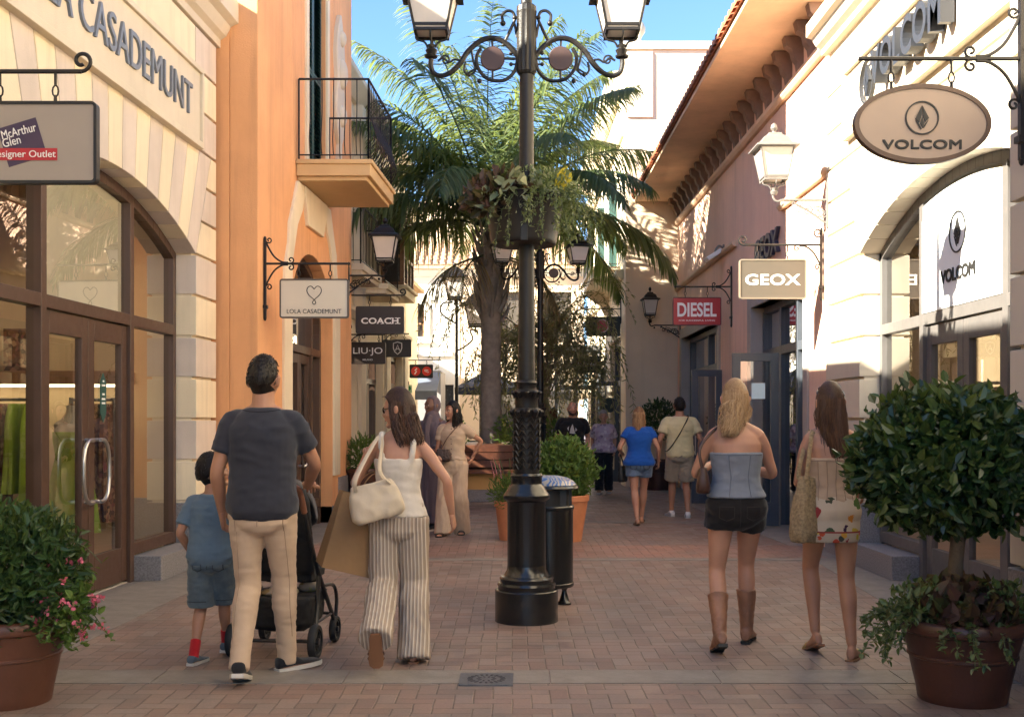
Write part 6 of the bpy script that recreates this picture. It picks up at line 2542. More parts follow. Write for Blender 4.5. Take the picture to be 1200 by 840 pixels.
def limb(mb, kp, n=14, sub=5, M=None):
    """kp: list of (point, radius) joined by a smooth tapering tube with round ends"""
    ps = smooth_path([p for p, _ in kp], sub)
    rs = [v.x for v in smooth_path([(r, 0, 0) for _, r in kp], sub)]
    d0 = (ps[0] - ps[1]).normalized()
    d1 = (ps[-1] - ps[-2]).normalized()
    P2 = [ps[0] + d0 * rs[0] * .8, ps[0] + d0 * rs[0] * .5] + ps + [ps[-1] + d1 * rs[-1] * .5, ps[-1] + d1 * rs[-1] * .8]
    R2 = [rs[0] * .35, rs[0] * .82] + rs + [rs[-1] * .82, rs[-1] * .35]
    mb.tube(P2, R2, n, M=M)


def cut_limb(mb, kp, n=16, sub=5):
    """same, with flat ends (hems)"""
    ps = smooth_path([p for p, _ in kp], sub)
    rs = [v.x for v in smooth_path([(r, 0, 0) for _, r in kp], sub)]
    mb.tube(ps, rs, n)


def oval_rings(mb, rows, n=28, e=.9):
    """rows: (z, half width, half depth, y offset, x offset)"""
    rr = []
    for z, w, d, yo, xo in rows:
        ring = []
        for i in range(n):
            a = 2 * PI * i / n
            c, s = math.cos(a), math.sin(a)
            ring.append(Vector((xo + w * math.copysign(abs(c) ** e, c), yo + d * math.copysign(abs(s) ** e, s), z)))
        rr.append(ring)
    mb.rings(rr)


def ik(a, c, l1, l2, pole):
    a, c = Vector(a), Vector(c)
    d = c - a
    L = min(d.length, (l1 + l2) * .999)
    u = d.normalized()
    c = a + u * L
    x = (l1 * l1 - l2 * l2 + L * L) / (2 * L)
    h = math.sqrt(max(0, l1 * l1 - x * x))
    p = Vector(pole) - u * Vector(pole).dot(u)
    p.normalize()
    return a + u * x + p * h, c


def hand(mb, w, d, nrm, curl=.5, side=1, s=1.0):
    """palm, four unequal bent fingers and a thumb; d is where fingers point, nrm out of the palm, side picks the thumb"""
    d = d.normalized()
    nrm = (nrm - d * nrm.dot(d)).normalized()
    t = d.cross(nrm).normalized() * side       # toward the thumb
    c = lambda a, b_, q: w + d * a * s + t * b_ * s + nrm * q * s
    rr = []
    for a, wd, th in ((-.025, .024, .022), (.0, .027, .021), (.03, .036, .018), (.065, .041, .016), (.088, .040, .014), (.096, .030, .010)):
        rr.append([c(a, wd * math.cos(2 * PI * i / 14), th * math.sin(2 * PI * i / 14)) for i in range(14)])
    mb.rings(rr)
    for k, (off, L, r) in enumerate(((.030, .068, .0088), (.010, .077, .0092), (-.010, .072, .0088), (-.029, .056, .0078))):
        a0 = c(.078, off, 0)
        sp = t * off * .25
        p = a0
        pts = [a0]
        cu = curl * (1 + .12 * k)
        ang = .15
        for q in (.40, .33, .27):
            ang += cu * (.9 if q != .40 else .6)
            p = p + (d * math.cos(ang) + nrm * math.sin(ang) + sp) * L * q * s
            pts.append(p)
        mb.tube(pts, [r * s, r * s * .97, r * s * .88, r * s * .6], 8)
    b0 = c(.012, .028, .004)
    b1 = c(.042, .052, .016)
    b2 = c(.070, .056, .030)
    b3 = c(.090, .050, .040)
    mb.tube([b0, b1, b2, b3], [.014 * s, .0115 * s, .0098 * s, .006 * s], 8)


def head_geo(mb, ex, M, sex='f', beard=False, sc=1.0):
    """skull, jaw, nose, brow, ears; ex receives eyes and lips"""
    M = M @ Matrix.Scale(sc, 4)
    nu, nv = 28, 20
    rr = []
    for k in range(nv + 1):
        a = -PI / 2 + PI * k / nv
        zc, q = math.sin(a), max(math.cos(a), .03)
        ring = []
        for i in range(nu):
            th = 2 * PI * i / nu
            x, y = q * math.cos(th), q * math.sin(th)
            fx, fy = .074, .094
            if zc < 0:
                jaw = -zc
                fx *= 1 - .34 * jaw ** 1.6
                if y < 0:
                    fy *= 1 - .30 * jaw
                else:
                    fy *= 1 - .06 * jaw
            X, Y, Z = x * fx, y * fy, zc * (.118 if zc < 0 else .112)
            if Y > .078 and zc > -.7:
                Y = .078 + (Y - .078) * .5
            if zc < 0 and y > 0:
                Y += .012 * (-zc) ** 2
            ring.append(Vector((X, Y, Z)))
        rr.append(ring)
    mb.rings(rr, M=M)
    mb.tube([(0, .075, .028), (0, .090, .004), (0, .104, -.022), (0, .096, -.030), (0, .078, -.032)], [.008, .0095, .0135, .012, .008], 10, M=M)
    for s in (-1, 1):
        mb.ball((s * .014, .088, -.026), .0085, 8, 6, M=M)
        mb.ball((s * .030, .076, .026), (.024, .012, .008), 10, 6, M=M)         # brow
        mb.ball((s * .040, .062, -.020), (.022, .020, .018), 10, 6, M=M)        # cheek
        mb.ball((s * .078, -.010, -.006), (.010, .020, .034), 10, 8, M=M)       # ear
        mb.ball((s * .086, -.016, .008), (.008, .015, .020), 8, 6, M=M)
        ex.ball((s * .030, .0775, .008), (.0135, .009, .0065), 10, 6, 2, M=M)
        ex.ball((s * .030, .0835, .008), (.0062, .0045, .006), 8, 6, 1, M=M)
        ex.ball((s * .031, .084, .024), (.018, .005, .0035), 8, 5, 4, M=M)       # eyebrow
    mb.ball((0, .074, -.088), (.024, .022, .018), 10, 7, M=M)                   # chin
    mb.ball((0, .083, -.050), (.024, .012, .010), 10, 6, M=M)
    ex.ball((0, .0905, -.047), (.020, .006, .0042), 10, 5, 3, M=M)
    ex.ball((0, .0895, -.055), (.017, .007, .0048), 10, 5, 3, M=M)


def locks(mb, M, n, length, seed, spread=.085, r=.010, wave=.02, back=True, sway=(0, 0), front=False, part=0.0, sc=1.0, fall=-1.0, skullk=1.07, hug=.035):
    """strands that leave the parting, lie over the skull and then hang"""
    rr = random.Random(seed)
    for k in range(n):
        side = -1 if k % 2 else 1
        q = rr.random()
        th0 = R(rr.uniform(-75, 85))               # fore-aft position along the parting
        az = (R(rr.uniform(8, 172)) if not back else R(rr.uniform(-20, 200)))
        # azimuth where it leaves the skull: 90 deg = ear side, 180 = back
        psi = R(rr.uniform(70, 180)) * side
        pts = []
        sk = Vector((.074, .094, .112)) * skullk
        for t in range(7):
            f = t / 6
            pol = R(8 + 92 * f)
            d = Vector((math.sin(pol) * math.sin(psi) + part * (1 - f), math.sin(pol) * math.cos(psi), math.cos(pol)))
            pts.append(Vector((d.x * sk.x, d.y * sk.y, d.z * sk.z)))
        p = pts[-1]
        L = length * rr.uniform(.78, 1.05)
        st = 7
        out = Vector((p.x, p.y, 0)).normalized()
        ph = rr.uniform(0, 6)
        for t in range(1, st + 1):
            f = t / st
            wv = wave * math.sin(ph + f * 5)
            inn = -hug * f * (1 if abs(out.x) > .3 else .2)
            pts.append(Vector((p.x + out.x * inn + wv * .7 + sway[0] * f * f, p.y + out.y * inn * .3 + wv * .5 + sway[1] * f * f - .012 * f, p.z - L * f)))
        rad = r * rr.uniform(.7, 1.2)
        mb.tube(pts, [rad * .8] * 3 + [rad] * (len(pts) - 6) + [rad * .85, rad * .6, rad * .15], 5, M=M @ Matrix.Scale(sc, 4))


class Person:
    def __init__(s, label, loc, rz, H, sex='f', skin=None, group='people walking the shop street', sw=1.0, hipw=1.0, fat=1.0,
                 LF=(-.09, 0, .085), RF=(.09, 0, .085), Lyaw=8, Ryaw=-8, Lpitch=0, Rpitch=0,
                 LH=None, RH=None, Lpole=(-.4, -1, 0), Rpole=(.4, -1, 0), Lcurl=.45, Rcurl=.45, Lhd=None, Rhd=None,
                 yaw=0, pitch=0, tilt=0, lean=.02, headk=1.0, legk=1.0, hipz=.925, kneeL=(0, 1, 0), kneeR=(0, 1, 0)):
        s.root = thing('person', label, 'person', (loc[0], loc[1], 0), R(rz), group)
        s.k = H / 1.75
        s.sex, s.skin, s.fat = sex, skin or SK_FAIR, fat
        m = sex == 'm'
        s.shx = (.172 if m else .150) * sw
        s.hx = .088 if m else .092
        s.lean = lean
        s.sh = {-1: Vector((-s.shx, lean * .9, 1.388)), 1: Vector((s.shx, lean * .9, 1.388))}
        s.hip = {-1: Vector((-s.hx, 0, hipz)), 1: Vector((s.hx, 0, hipz))}
        s.ank = {-1: Vector(LF), 1: Vector(RF)}
        s.knee = {}
        for q, pole in ((-1, kneeL), (1, kneeR)):
            s.knee[q], s.ank[q] = ik(s.hip[q], s.ank[q], .435, .425, pole)
        s.fyaw = {-1: R(Lyaw), 1: R(Ryaw)}
        s.fpit = {-1: R(Lpitch), 1: R(Rpitch)}
        LH = LH or (-s.shx - .07, .03, .90)
        RH = RH or (s.shx + .07, .03, .90)
        s.wr, s.el = {}, {}
        for q, t_, pole in ((-1, LH, Lpole), (1, RH, Rpole)):
            s.el[q], s.wr[q] = ik(s.sh[q], t_, .285, .255, pole)
        s.curl = {-1: Lcurl, 1: Rcurl}
        s.hd = {-1: Lhd, 1: Rhd}
        zh = 1.615
        headk = headk * 1.07 if headk < 1.2 else headk
        s.headk = headk
        s.M = Matrix.Translation((0, lean * 1.3 + .015, zh)) @ Matrix.Rotation(R(yaw), 4, 'Z') @ Matrix.Rotation(R(pitch), 4, 'X') @ Matrix.Rotation(R(tilt), 4, 'Y')
        m_ = m
        f = fat
        L = lambda z: lean * max(0, (z - .95) / .5)
        if m:
            s.T = [(.81, .05, .05), (.865, .150, .112), (.92, .172, .125), (1.0, .163, .115), (1.08, .152, .108), (1.18, .156, .112), (1.29, .172, .120), (1.35, .170, .116), (1.395, .155, .102), (1.43, .112, .082), (1.465, .066, .066), (1.50, .055, .055)]
        else:
            s.T = [(.81, .05, .05), (.865, .158 * hipw, .116), (.92, .176 * hipw, .125), (1.0, .150 * (hipw + 1) / 2, .106), (1.08, .126, .092), (1.16, .128, .096), (1.26, .144, .112), (1.33, .146, .106), (1.385, .130, .085), (1.42, .094, .068), (1.455, .054, .054), (1.49, .046, .046)]
        s.T = [(z, w * (f if z < 1.38 else 1) * (sw if z > 1.2 else 1), d * (f if z < 1.4 else 1), L(z), 0) for z, w, d in s.T]

    def torso_rows(s, z0, z1, grow, flare=0.0, n=9):
        """torso outline between two heights, enlarged by grow"""
        out = []
        for i in range(n):
            z = z0 + (z1 - z0) * i / (n - 1)
            for a, b_ in zip(s.T[:-1], s.T[1:]):
                if a[0] <= z <= b_[0]:
                    t = (z - a[0]) / (b_[0] - a[0])
                    q = [a[j] + (b_[j] - a[j]) * t for j in range(5)]
                    break
            else:
                q = list(s.T[0] if z < s.T[0][0] else s.T[-1])
                q[0] = z
            g = grow + flare * (1 - i / (n - 1))
            out.append((z, q[1] + g, q[2] + g, q[3], q[4]))
        return out

    def arm_kp(s, q, g=0.0, upto=1.0):
        m = s.sex == 'm'
        k = (1.0 if m else .84) * (1 + (s.fat - 1) * .7)
        a, e, w = s.sh[q], s.el[q], s.wr[q]
        d = (e - a)
        return [(a - Vector((q * .02, 0, 0)), .056 * k + g), (a + d * .30, .050 * k + g), (a + d * .65, .044 * k + g), (e, .037 * k + g), (e + (w - e) * .3, .040 * k + g), (e + (w - e) * .7, .031 * k + g), (w, .025 * k + g)]

    def leg_kp(s, q, g=0.0):
        m = s.sex == 'm'
        k = (1.0 if m else 1.0) * (1 + (s.fat - 1) * .6)
        h, kn, an = s.hip[q], s.knee[q], s.ank[q]
        back = Vector((0, -1, 0))
        sh = an - kn
        cb = (Vector((0, -1, 0)) - sh.normalized() * Vector((0, -1, 0)).dot(sh.normalized())).normalized()
        return [(h + Vector((0, 0, -.0)), .090 * k + g), (h + (kn - h) * .35, .080 * k + g), (h + (kn - h) * .72, .062 * k + g), (kn, .053 * k + g), (kn + sh * .30 + cb * .012, .054 * k + g), (kn + sh * .65, .040 * k + g), (an - sh.normalized() * .02, .033 * k + g)]

    def foot_M(s, q):
        return Matrix.Translation(s.ank[q]) @ Matrix.Rotation(s.fyaw[q], 4, 'Z') @ Matrix.Rotation(s.fpit[q], 4, 'X')

    def body(s, voxel=.009, feet=True, hands=True, hand_n=None, brow=None):
        b, ex = MB(), MB()
        oval_rings(b, s.T)
        limb(b, [(Vector((0, s.lean * .8 - .005, 1.43)), .068 if s.sex == 'm' else .05), (Vector((0, s.lean + .005, 1.50)), .062 if s.sex == 'm' else .046), (Vector((0, s.lean * 1.2 + .01, 1.57)), .060 if s.sex == 'm' else .045)])
        for q in (-1, 1):
            limb(b, s.arm_kp(q))
            limb(b, s.leg_kp(q))
            # trapezius slope
            limb(b, [(Vector((q * .03, s.lean, 1.455)), .038), (s.sh[q] + Vector((-q * .03, 0, .008)), .046)])
            if s.sex == 'm':
                b.ball(s.sh[q] + Vector((0, 0, -.012)), (.056, .058, .06), 12, 8)
            if feet:
                F_ = s.foot_M(q)
                rr = []
                for y, w, h0, h1 in ((-.050, .012, -.075, -.04), (-.045, .026, -.082, -.01), (-.01, .032, -.084, .015), (.04, .034, -.084, -.015), (.10, .042, -.084, -.042), (.145, .043, -.084, -.056), (.175, .034, -.084, -.062), (.187, .018, -.080, -.066)):
                    rr.append([Vector((w * math.cos(2 * PI * i / 14), y, (h0 + h1) / 2 + (h1 - h0) / 2 * math.sin(2 * PI * i / 14))) for i in range(14)])
                b.rings(rr, M=F_)
            if hands:
                d = s.hd[q] if s.hd[q] is not None else (s.wr[q] - s.el[q])
                d = Vector(d).normalized()
                nrm = Vector((-q, .25, 0)) if abs(d.z) > .6 else Vector((0, 0, -1))
                if hand_n and q in hand_n:
                    nrm = Vector(hand_n[q])
                t = d.cross(nrm)
                sd = 1 if t.y * 1 + t.z * .3 > 0 else -1
                hand(ex, s.wr[q] + d * .008, d, nrm, s.curl[q], sd, 1.0 if s.sex == 'm' else .9)
        head_geo(b, ex, s.M, s.sex, sc=s.headk)
        o = fuse(b, 'body', [s.skin, EYE, EYEW, LIP, brow or H_DARK], s.root, voxel, 3, extra=ex, scale=s.k)
        return o

    def add(s, mb, name, mats, voxel=.010, smooth=3, wr=.005, wsc=(9, 9, 16), seed=1, decide=None):
        return fuse(mb, name, mats, s.root, voxel, smooth, wr, wsc, seed, decide=decide, scale=s.k)

    def raw(s, mb, name, mats, smooth=45):
        mb.v = [Vector(p) * s.k for p in mb.v]
        me_o = mb.build(name, mats, None, smooth=smooth)
        me_o.parent = s.root
        return me_o

    def tshirt(s, m_, hem=.84, sleeve=.62, grow=.016, sgrow=.020, name='t_shirt', flare=.008, wr=.004, neck=1.462, seed=1, decide=None, mats=None):
        b = MB()
        rows = s.torso_rows(hem, neck, grow, flare, 12)
        oval_rings(b, rows)
        for q in (-1, 1):
            a, e = s.sh[q], s.el[q]
            kp = s.arm_kp(q, sgrow)
            d = e - a
            k = kp[1][1]
            cut_limb(b, [(a - Vector((q * .07, 0, -.012)), k * .80), (a - Vector((q * .01, 0, -.002)), k * .90), (a + d * .14, k * .97), (a + d * sleeve * .55, k * .97), (a + d * sleeve, k * 1.0)])
        return s.add(b, name, mats or m_, .010, 3, wr, (8, 8, 13), seed, decide)

    def trousers(s, m_, top=1.0, grow=.016, flare=(.0, .0), hem_z=.06, name='trousers', wr=.007, shorts=None, seed=2, wsc=(10, 10, 20), wide=None, mats=None, decide=None):
        b = MB()
        oval_rings(b, [(.775, .06, .07, 0, 0), (.80, .11, .115, 0, 0), (.835, .150 + grow, .118 + grow, 0, 0)] + s.torso_rows(.866, top, grow, 0, 6))
        for q in (-1, 1):
            kp = s.leg_kp(q, grow)
            if wide:
                kp = [(p, r + w) for (p, r), w in zip(kp, wide)]
            h, kn, an = s.hip[q], s.knee[q], s.ank[q]
            if shorts is not None:
                d = kn - h
                cut_limb(b, [(h + Vector((0, 0, .03)), kp[0][1]), (h + d * shorts * .5, kp[0][1] * .98), (h + d * shorts, kp[1][1] * 1.12)])
            else:
                end = an + (an - kn).normalized() * (.0 if hem_z is None else (.085 - hem_z))
                r_end = kp[-1][1]
                cut_limb(b, kp[:-1] + [(end, r_end)], 18)
        b.ball((0, -.01, .85), (.11, .12, .07), 14, 8)
        return s.add(b, name, mats or m_, .010, 3, wr, wsc, seed, decide)

    def shoes(s, m_, sole_m, h=.0, name='shoe', tall=0.0, heel=0.0, w=1.0):
        for q in (-1, 1):
            F_ = s.foot_M(q)
            b = MB()
            rr = []
            for y, wd, h1 in ((-.066, .020, -.035), (-.060, .034, -.005 + tall), (-.015, .041, .012 + tall), (.03, .042, .0 + tall * .6), (.08, .047, -.034), (.14, .050, -.046), (.185, .043, -.052), (.208, .026, -.060)):
                rr.append([Vector((wd * w * math.copysign(abs(math.cos(2 * PI * i / 16)) ** .8, math.cos(2 * PI * i / 16)), y, (-.066 + h1) / 2 + (h1 + .066) / 2 * math.copysign(abs(math.sin(2 * PI * i / 16)) ** .8, math.sin(2 * PI * i / 16)))) for i in range(16)])
            b.rings(rr, M=F_)
            so = s.raw(b, name, m_, 60)
            b = MB()
            rr = []
            for z in (-.087, -.064):
                rr.append([Vector((w * x * (1.0 if z < -.07 else 1.03), y, z)) for x, y in ((-.030, -.070), (.030, -.070), (.044, -.03), (.043, .05), (.053, .13), (.044, .19), (.020, .214), (-.020, .214), (-.044, .19), (-.053, .13), (-.043, .05), (-.044, -.03))])
            b.rings(rr, M=F_)
            b.v = [Vector(p) * s.k for p in b.v]
            sl_ = b.build('sole', sole_m, None, smooth=40)
            sl_.parent = so

    def sandals(s, sole_m, strap_m):
        for q in (-1, 1):
            F_ = s.foot_M(q)
            b = MB()
            rr = []
            for z in (-.090, -.078):
                rr.append([Vector((x, y, z)) for x, y in ((-.028, -.058), (.028, -.058), (.038, -.03), (.038, .05), (.048, .13), (.040, .185), (.018, .205), (-.018, .205), (-.040, .185), (-.048, .13), (-.038, .05), (-.038, -.03))])
            b.rings(rr, M=F_)
            so = s.raw(b, 'sandal', sole_m, 40)
            b = MB()
            for y0, z1 in ((.10, -.036), (.135, -.048)):
                b.tube([(.046 * math.cos(PI * i / 8), y0, -.080 + (z1 + .080) * math.sin(PI * i / 8)) for i in range(9)], .007, 6, M=F_, flat=1.8)
            b.v = [Vector(p) * s.k for p in b.v]
            st_ = b.build('strap', strap_m, None)
            st_.parent = so

    def short_hair(s, m_, grow=1.06, seed=3, top=.01, nape=-.62):
        """a cropped cap of hair that follows the hairline"""
        b = MB()
        nu, nv = 40, 30
        rr = []
        for k in range(nv + 1):
            a = -PI / 2 + PI * k / nv
            q, zc = max(math.cos(a), .03), math.sin(a)
            ring = []
            for i in range(nu):
                th = 2 * PI * i / nu
                x, y = q * math.cos(th), q * math.sin(th)
                if y > .15:
                    line = .50
                elif y > -.25:
                    line = -.05 + (.55 * (y + .25) / .4)
                else:
                    line = -.05 + (nape + .05) * min(1, (-.25 - y) / .45)
                f = max(0, min(1, (zc - line) / .16))
                f = f * f * (3 - 2 * f)
                v = Vector((x * .0765, y * .0955, zc * (.118 if zc < 0 else .112)))
                n = noise.noise(Vector((x, y, zc)) * 5 + Vector((seed, 0, 0))) * .0035 + noise.noise(Vector((x, y, zc)) * 16) * .002
                kk = .90 + (grow - .90) * f
                v = v * kk + Vector((x, y, zc)) * n * f + Vector((0, -.003, top * max(0, zc) * f))
                ring.append(v)
            rr.append(ring)
        Mh = s.M @ Matrix.Scale(s.headk, 4)
        b.rings(rr, M=Mh)
        r = random.Random(seed)
        for _ in range(900):
            d = unit(r)
            y = d.y / max(.2, math.hypot(d.x, d.y))
            line = .52 if d.y > .15 else (-.02 if d.y > -.25 else max(nape, -.3))
            if d.z < line + .06:
                continue
            p = Vector((d.x * .0765 * grow, d.y * .0955 * grow - .003, d.z * .112 * grow + top * max(0, d.z)))
            t = (Vector((d.x * .2, -.5 - .2 * d.z, -.6)) + rv(r) * .45)
            t = (t - d * t.dot(d)).normalized()
            l = r.uniform(.012, .022)
            b.tube([p * .985, p + (t * .6 + d * .35) * l * .6, p + (t + d * .12) * l], [.0022, .0020, .0006], 3, M=Mh)
        return s.raw(b, 'hair', m_, 80)

    def long_hair(s, m_, length=.3, n=120, wave=.02, seed=5, sway=(0, 0), r=.011, cap=1.05, hug=.035, top=.012):
        b = MB()
        nu, nv = 26, 14
        rr = []
        for k in range(nv + 1):
            a = R(-35) + (PI / 2 - R(-35)) * k / nv
            q, zc = max(math.cos(a), .03), math.sin(a)
            ring = []
            for i in range(nu):
                th = 2 * PI * i / nu
                x, y = q * math.cos(th), q * math.sin(th)
                zz = zc
                if zz < .5 and y > .1:
                    zz = zz + (.62 - zz) * min(1, (y - .1) * 2.2)
                ring.append(Vector((x * .076 * cap, y * .094 * cap - .004, zz * (.112 * cap + top) + .003)))
            rr.append(ring)
        b.rings(rr, M=s.M @ Matrix.Scale(s.headk, 4))
        # the mass of hair down the back
        rows = []
        for k in range(8):
            f = k / 7
            z = .02 - (length * .93 + .02) * f
            w = .078 + .012 * math.sin(f * 3) - hug * f * .6
            d = .040 - .022 * f
            rows.append((z, w, d, -.058 - .014 * f + sway[1] * f * f, sway[0] * f * f))
        rr = []
        for z, w, d, yo, xo in rows:
            rr.append([Vector((xo + w * math.cos(2 * PI * i / 20), yo + d * math.sin(2 * PI * i / 20), z)) for i in range(20)])
        b.rings(rr, M=s.M @ Matrix.Scale(s.headk, 4))
        locks(b, s.M, int(n * 2.3), length, seed, wave=wave, r=r * .58, sway=sway, sc=s.headk, hug=hug)
        locks(b, s.M, 70, length * 1.03, seed + 50, wave=wave * 1.6, r=.0016, sway=sway, sc=s.headk, hug=hug - .02, skullk=1.13)
        return s.raw(b, 'hair', m_, 60)


def world_of(p, v):
    """a point of the figure in street coordinates"""
    v = Vector(v) * p.k
    return p.root.location + Matrix.Rotation(p.root.rotation_euler.z, 3, 'Z') @ v


def soft_box(mb, c, w, d, h, top=.75, M=None, puff=.15, n=20):
    """a soft bag: rounded rectangular rings, narrower at the mouth"""
    rr = []
    for q in range(9):
        f = q / 8
        s_ = 1 - (1 - top) * f ** 1.5 + puff * math.sin(f * PI) * .5
        e = .45
        ed = .25 if q in (0, 8) else 1
        ring = []
        for i in range(n):
            a = 2 * PI * i / n
            cx_, sn = math.cos(a), math.sin(a)
            k = .86 if q == 0 else 1
            ring.append(Vector((c[0] + w / 2 * s_ * k * math.copysign(abs(cx_) ** e, cx_), c[1] + d / 2 * k * (1 - .55 * f) * (1 + puff * math.sin(f * PI)) * math.copysign(abs(sn) ** e, sn), c[2] + h * f)))
        rr.append(ring)
    mb.rings(rr, M=M)


def seam(p, ob, runs, m_, r=.003, name='seam', front=False):
    """stitched lines laid on the back (or front) of a garment; runs are lists of (x, z) at the 1.75 m figure"""
    b = MB()
    k = p.k
    dv = Vector((0, -1, 0)) if front else Vector((0, 1, 0))
    for run in runs:
        pts = []
        for (x0, z0), (x1, z1) in zip(run[:-1], run[1:]):
            n = max(2, int(math.hypot(x1 - x0, z1 - z0) / .015))
            for i in range(n + 1):
                x, z = x0 + (x1 - x0) * i / n, z0 + (z1 - z0) * i / n
                hit, loc, nor, idx = ob.ray_cast(Vector((x * k, -1 if not front else 1, z * k)), dv)
                if hit:
                    pts.append(loc + nor * .0006)
        if len(pts) > 2:
            b.tube(pts, r, 5)
    if b.v:
        o = b.build(name, m_, None, smooth=60)
        o.parent = ob
        return o


NAVYT = cloth_mat('charcoal_navy_jersey', (.032, .034, .046))
BEIGEC = cloth_mat('beige_chino', (.50, .37, .255))
DENIM = cloth_mat('grey_blue_denim', (.105, .135, .155), var=.25, scale=20)
DENIM2 = cloth_mat('washed_denim', (.11, .16, .24), var=.3, scale=14)
TEEB = cloth_mat('dusty_blue_jersey', (.115, .165, .215))
RUBW = mat('white_rubber', (.55, .52, .47), .6, var=.15)
SHOEB = cloth_mat('black_canvas_shoe', (.018, .018, .02))
SHOEG = cloth_mat('grey_canvas_shoe', (.10, .12, .14))

def shade_m(name, col):
    return mat(name, col, .85, var=.1, spec=.2)


# ---- man pushing the stroller
p = Person('man in a charcoal navy t-shirt and beige trousers pushing the black stroller', (-1.405, 6.40), 0, 1.81, 'm', SK_TAN, sw=.97, fat=1.0,
           LF=(-.075, -.20, .125), RF=(.10, .17, .085), Lyaw=6, Ryaw=-48, Lpitch=-16, Rpitch=4, LH=(-.245, .10, .89), RH=(.185, .36, 1.02), Rpole=(.9, -.6, -.3), yaw=-8, pitch=-4, Rhd=(-.1, .9, .1), Rcurl=.9)
MAN = p
p.body(.008, brow=H_BLACK)
p.short_hair(H_BLACK, 1.06, 3, top=.014, nape=-.38)
bpy.context.view_layer.update()
o = p.tshirt(NAVYT, .845, .62, .018, .022, flare=.004, wr=.006, wsc=(6, 6, 9) if False else (8, 8, 13)) if False else p.tshirt(NAVYT, .845, .62, .022, .017, flare=.006, wr=.006)
seam(p, o, [[(-.19, .868), (.19, .868)], [(-.10, 1.452), (-.05, 1.443), (.0, 1.440), (.05, 1.443), (.10, 1.452)]], shade_m('dark_stitch', (.018, .018, .024)), .0025)
o = p.trousers(BEIGEC, 1.0, .012, hem_z=.04, wr=.0042, wide=(.0, -.002, .000, .004, .002, .004, .008), wsc=(8, 8, 19))
STI = shade_m('beige_stitch', (.30, .21, .14))
seam(p, o, [[(0, .99), (0, .83)], [(-.13, .905), (-.045, .90)], [(.045, .90), (.13, .905)], [(-.13, .905), (-.128, .80)], [(.13, .905), (.128, .80)]], STI, .0026)
seam(p, o, [[(-.12, .80), (-.115, .5), (-.12, .15)], [(.13, .80), (.135, .5), (.14, .2)]], STI, .0018)
b = MB()
for q in (-1, 1):
    an, kn = p.ank[q], p.knee[q]
    cut_limb(b, [(an + (kn - an).normalized() * .12, .043), (an, .042), (an - (kn - an).normalized() * .03, .042)])
p.add(b, 'sock', [cloth_mat('olive_print_sock', (.20, .20, .035), var=.5, scale=60)], .008, 2, 0)
p.shoes(SHOEB, RUBW)

# ---- boy
p = Person('small boy in a dusty blue t-shirt, denim shorts and red socks beside the stroller man', (-1.80, 6.80), 0, 1.20, 'm', SK_TAN, sw=.93, fat=1.0, headk=1.33, hipz=.905,
           LF=(-.115, -.12, .09), RF=(.05, .34, .085), Lyaw=-14, Ryaw=-10, LH=(-.22, .12, .95), RH=(.22, .30, 1.12), yaw=-62, pitch=8, lean=.03)
p.M = Matrix.Translation((0, 0, .035)) @ p.M
p.body(.009, brow=H_BLACK)
p.short_hair(H_BLACK, 1.10, 4, top=.014, nape=-.42)
p.tshirt(TEEB, .80, .75, .024, .024, flare=.02, wr=.006, seed=4)
o = p.trousers(DENIM, 1.0, .026, shorts=.97, name='shorts', wr=.006, seed=6)
seam(p, o, [[(0, .96), (0, .82)], [(-.13, .90), (-.05, .90), (-.05, .82), (-.09, .80), (-.13, .82), (-.13, .90)], [(.05, .90), (.13, .90), (.13, .82), (.09, .80), (.05, .82), (.05, .90)], [(-.19, .53), (-.03, .53)], [(.03, .53), (.19, .53)]], shade_m('denim_stitch', (.05, .06, .07)), .0035)
b = MB()
for q in (-1, 1):
    an, kn = p.ank[q], p.knee[q]
    cut_limb(b, [(an + (kn - an).normalized() * .13, .046), (an, .045), (an - (kn - an).normalized() * .03, .045)])
p.add(b, 'sock', [cloth_mat('red_sock', (.42, .015, .02))], .008, 2, 0)
p.shoes(SHOEG, RUBW, w=1.05)

# ---- woman in white
WHITEC = cloth_mat('off_white_knit', (.62, .56, .48))
p = Person('brown-haired woman in sunglasses, white tank top and striped wide trousers, striding with bags', (-.685, 6.85), 0, 1.63, 'f', SK_WARM, sw=1.0, hipw=.98,
           LF=(-.10, -.36, .245), RF=(.105, -.06, .09), Lyaw=4, Ryaw=-4, Lpitch=-62, Rpitch=0, LH=(-.235, .26, 1.27), RH=(.345, .06, .93), Lpole=(-.5, -.5, -1), Rpole=(.6, -.7, 0), yaw=74, pitch=-6, lean=.03, Lhd=(-.25, .35, .9), Lcurl=.8, Rcurl=.3)
WOM = p
p.body(.008, brow=H_DARK)
p.long_hair(H_BROWN if False else hair_mat('dark_chestnut_hair', (.020, .009, .006), (.085, .040, .024)), .20, 190, .03, 7, (0, -.02), r=.012, cap=1.10, hug=-.015, top=.02)
b = MB()
oval_rings(b, p.torso_rows(.93, 1.20, .013, .008, 8))
r_ = p.torso_rows(1.18, 1.30, .011, 0, 4)
oval_rings(b, r_)
for q in (-1, 1):
    b.tube(smooth_path([(q * .085, -.075, 1.27), (q * .102, -.078, 1.36), (q * .105, -.03, 1.462), (q * .095, .06, 1.44), (q * .08, .13, 1.34), (q * .07, .135, 1.26)], 4), .020, 8, flat=.55)
p.add(b, 'tank_top', WHITEC, .008, 3, .005, (9, 9, 13), 5)
p.trousers(None, 1.03, .014, hem_z=.02, wr=.008, seed=8, wide=(.0, .006, .016, .024, .030, .042, .058), wsc=(16, 16, 5), mats=stripe_mat('ecru_stripe', (.56, .49, .41), (.33, .265, .21), 290))
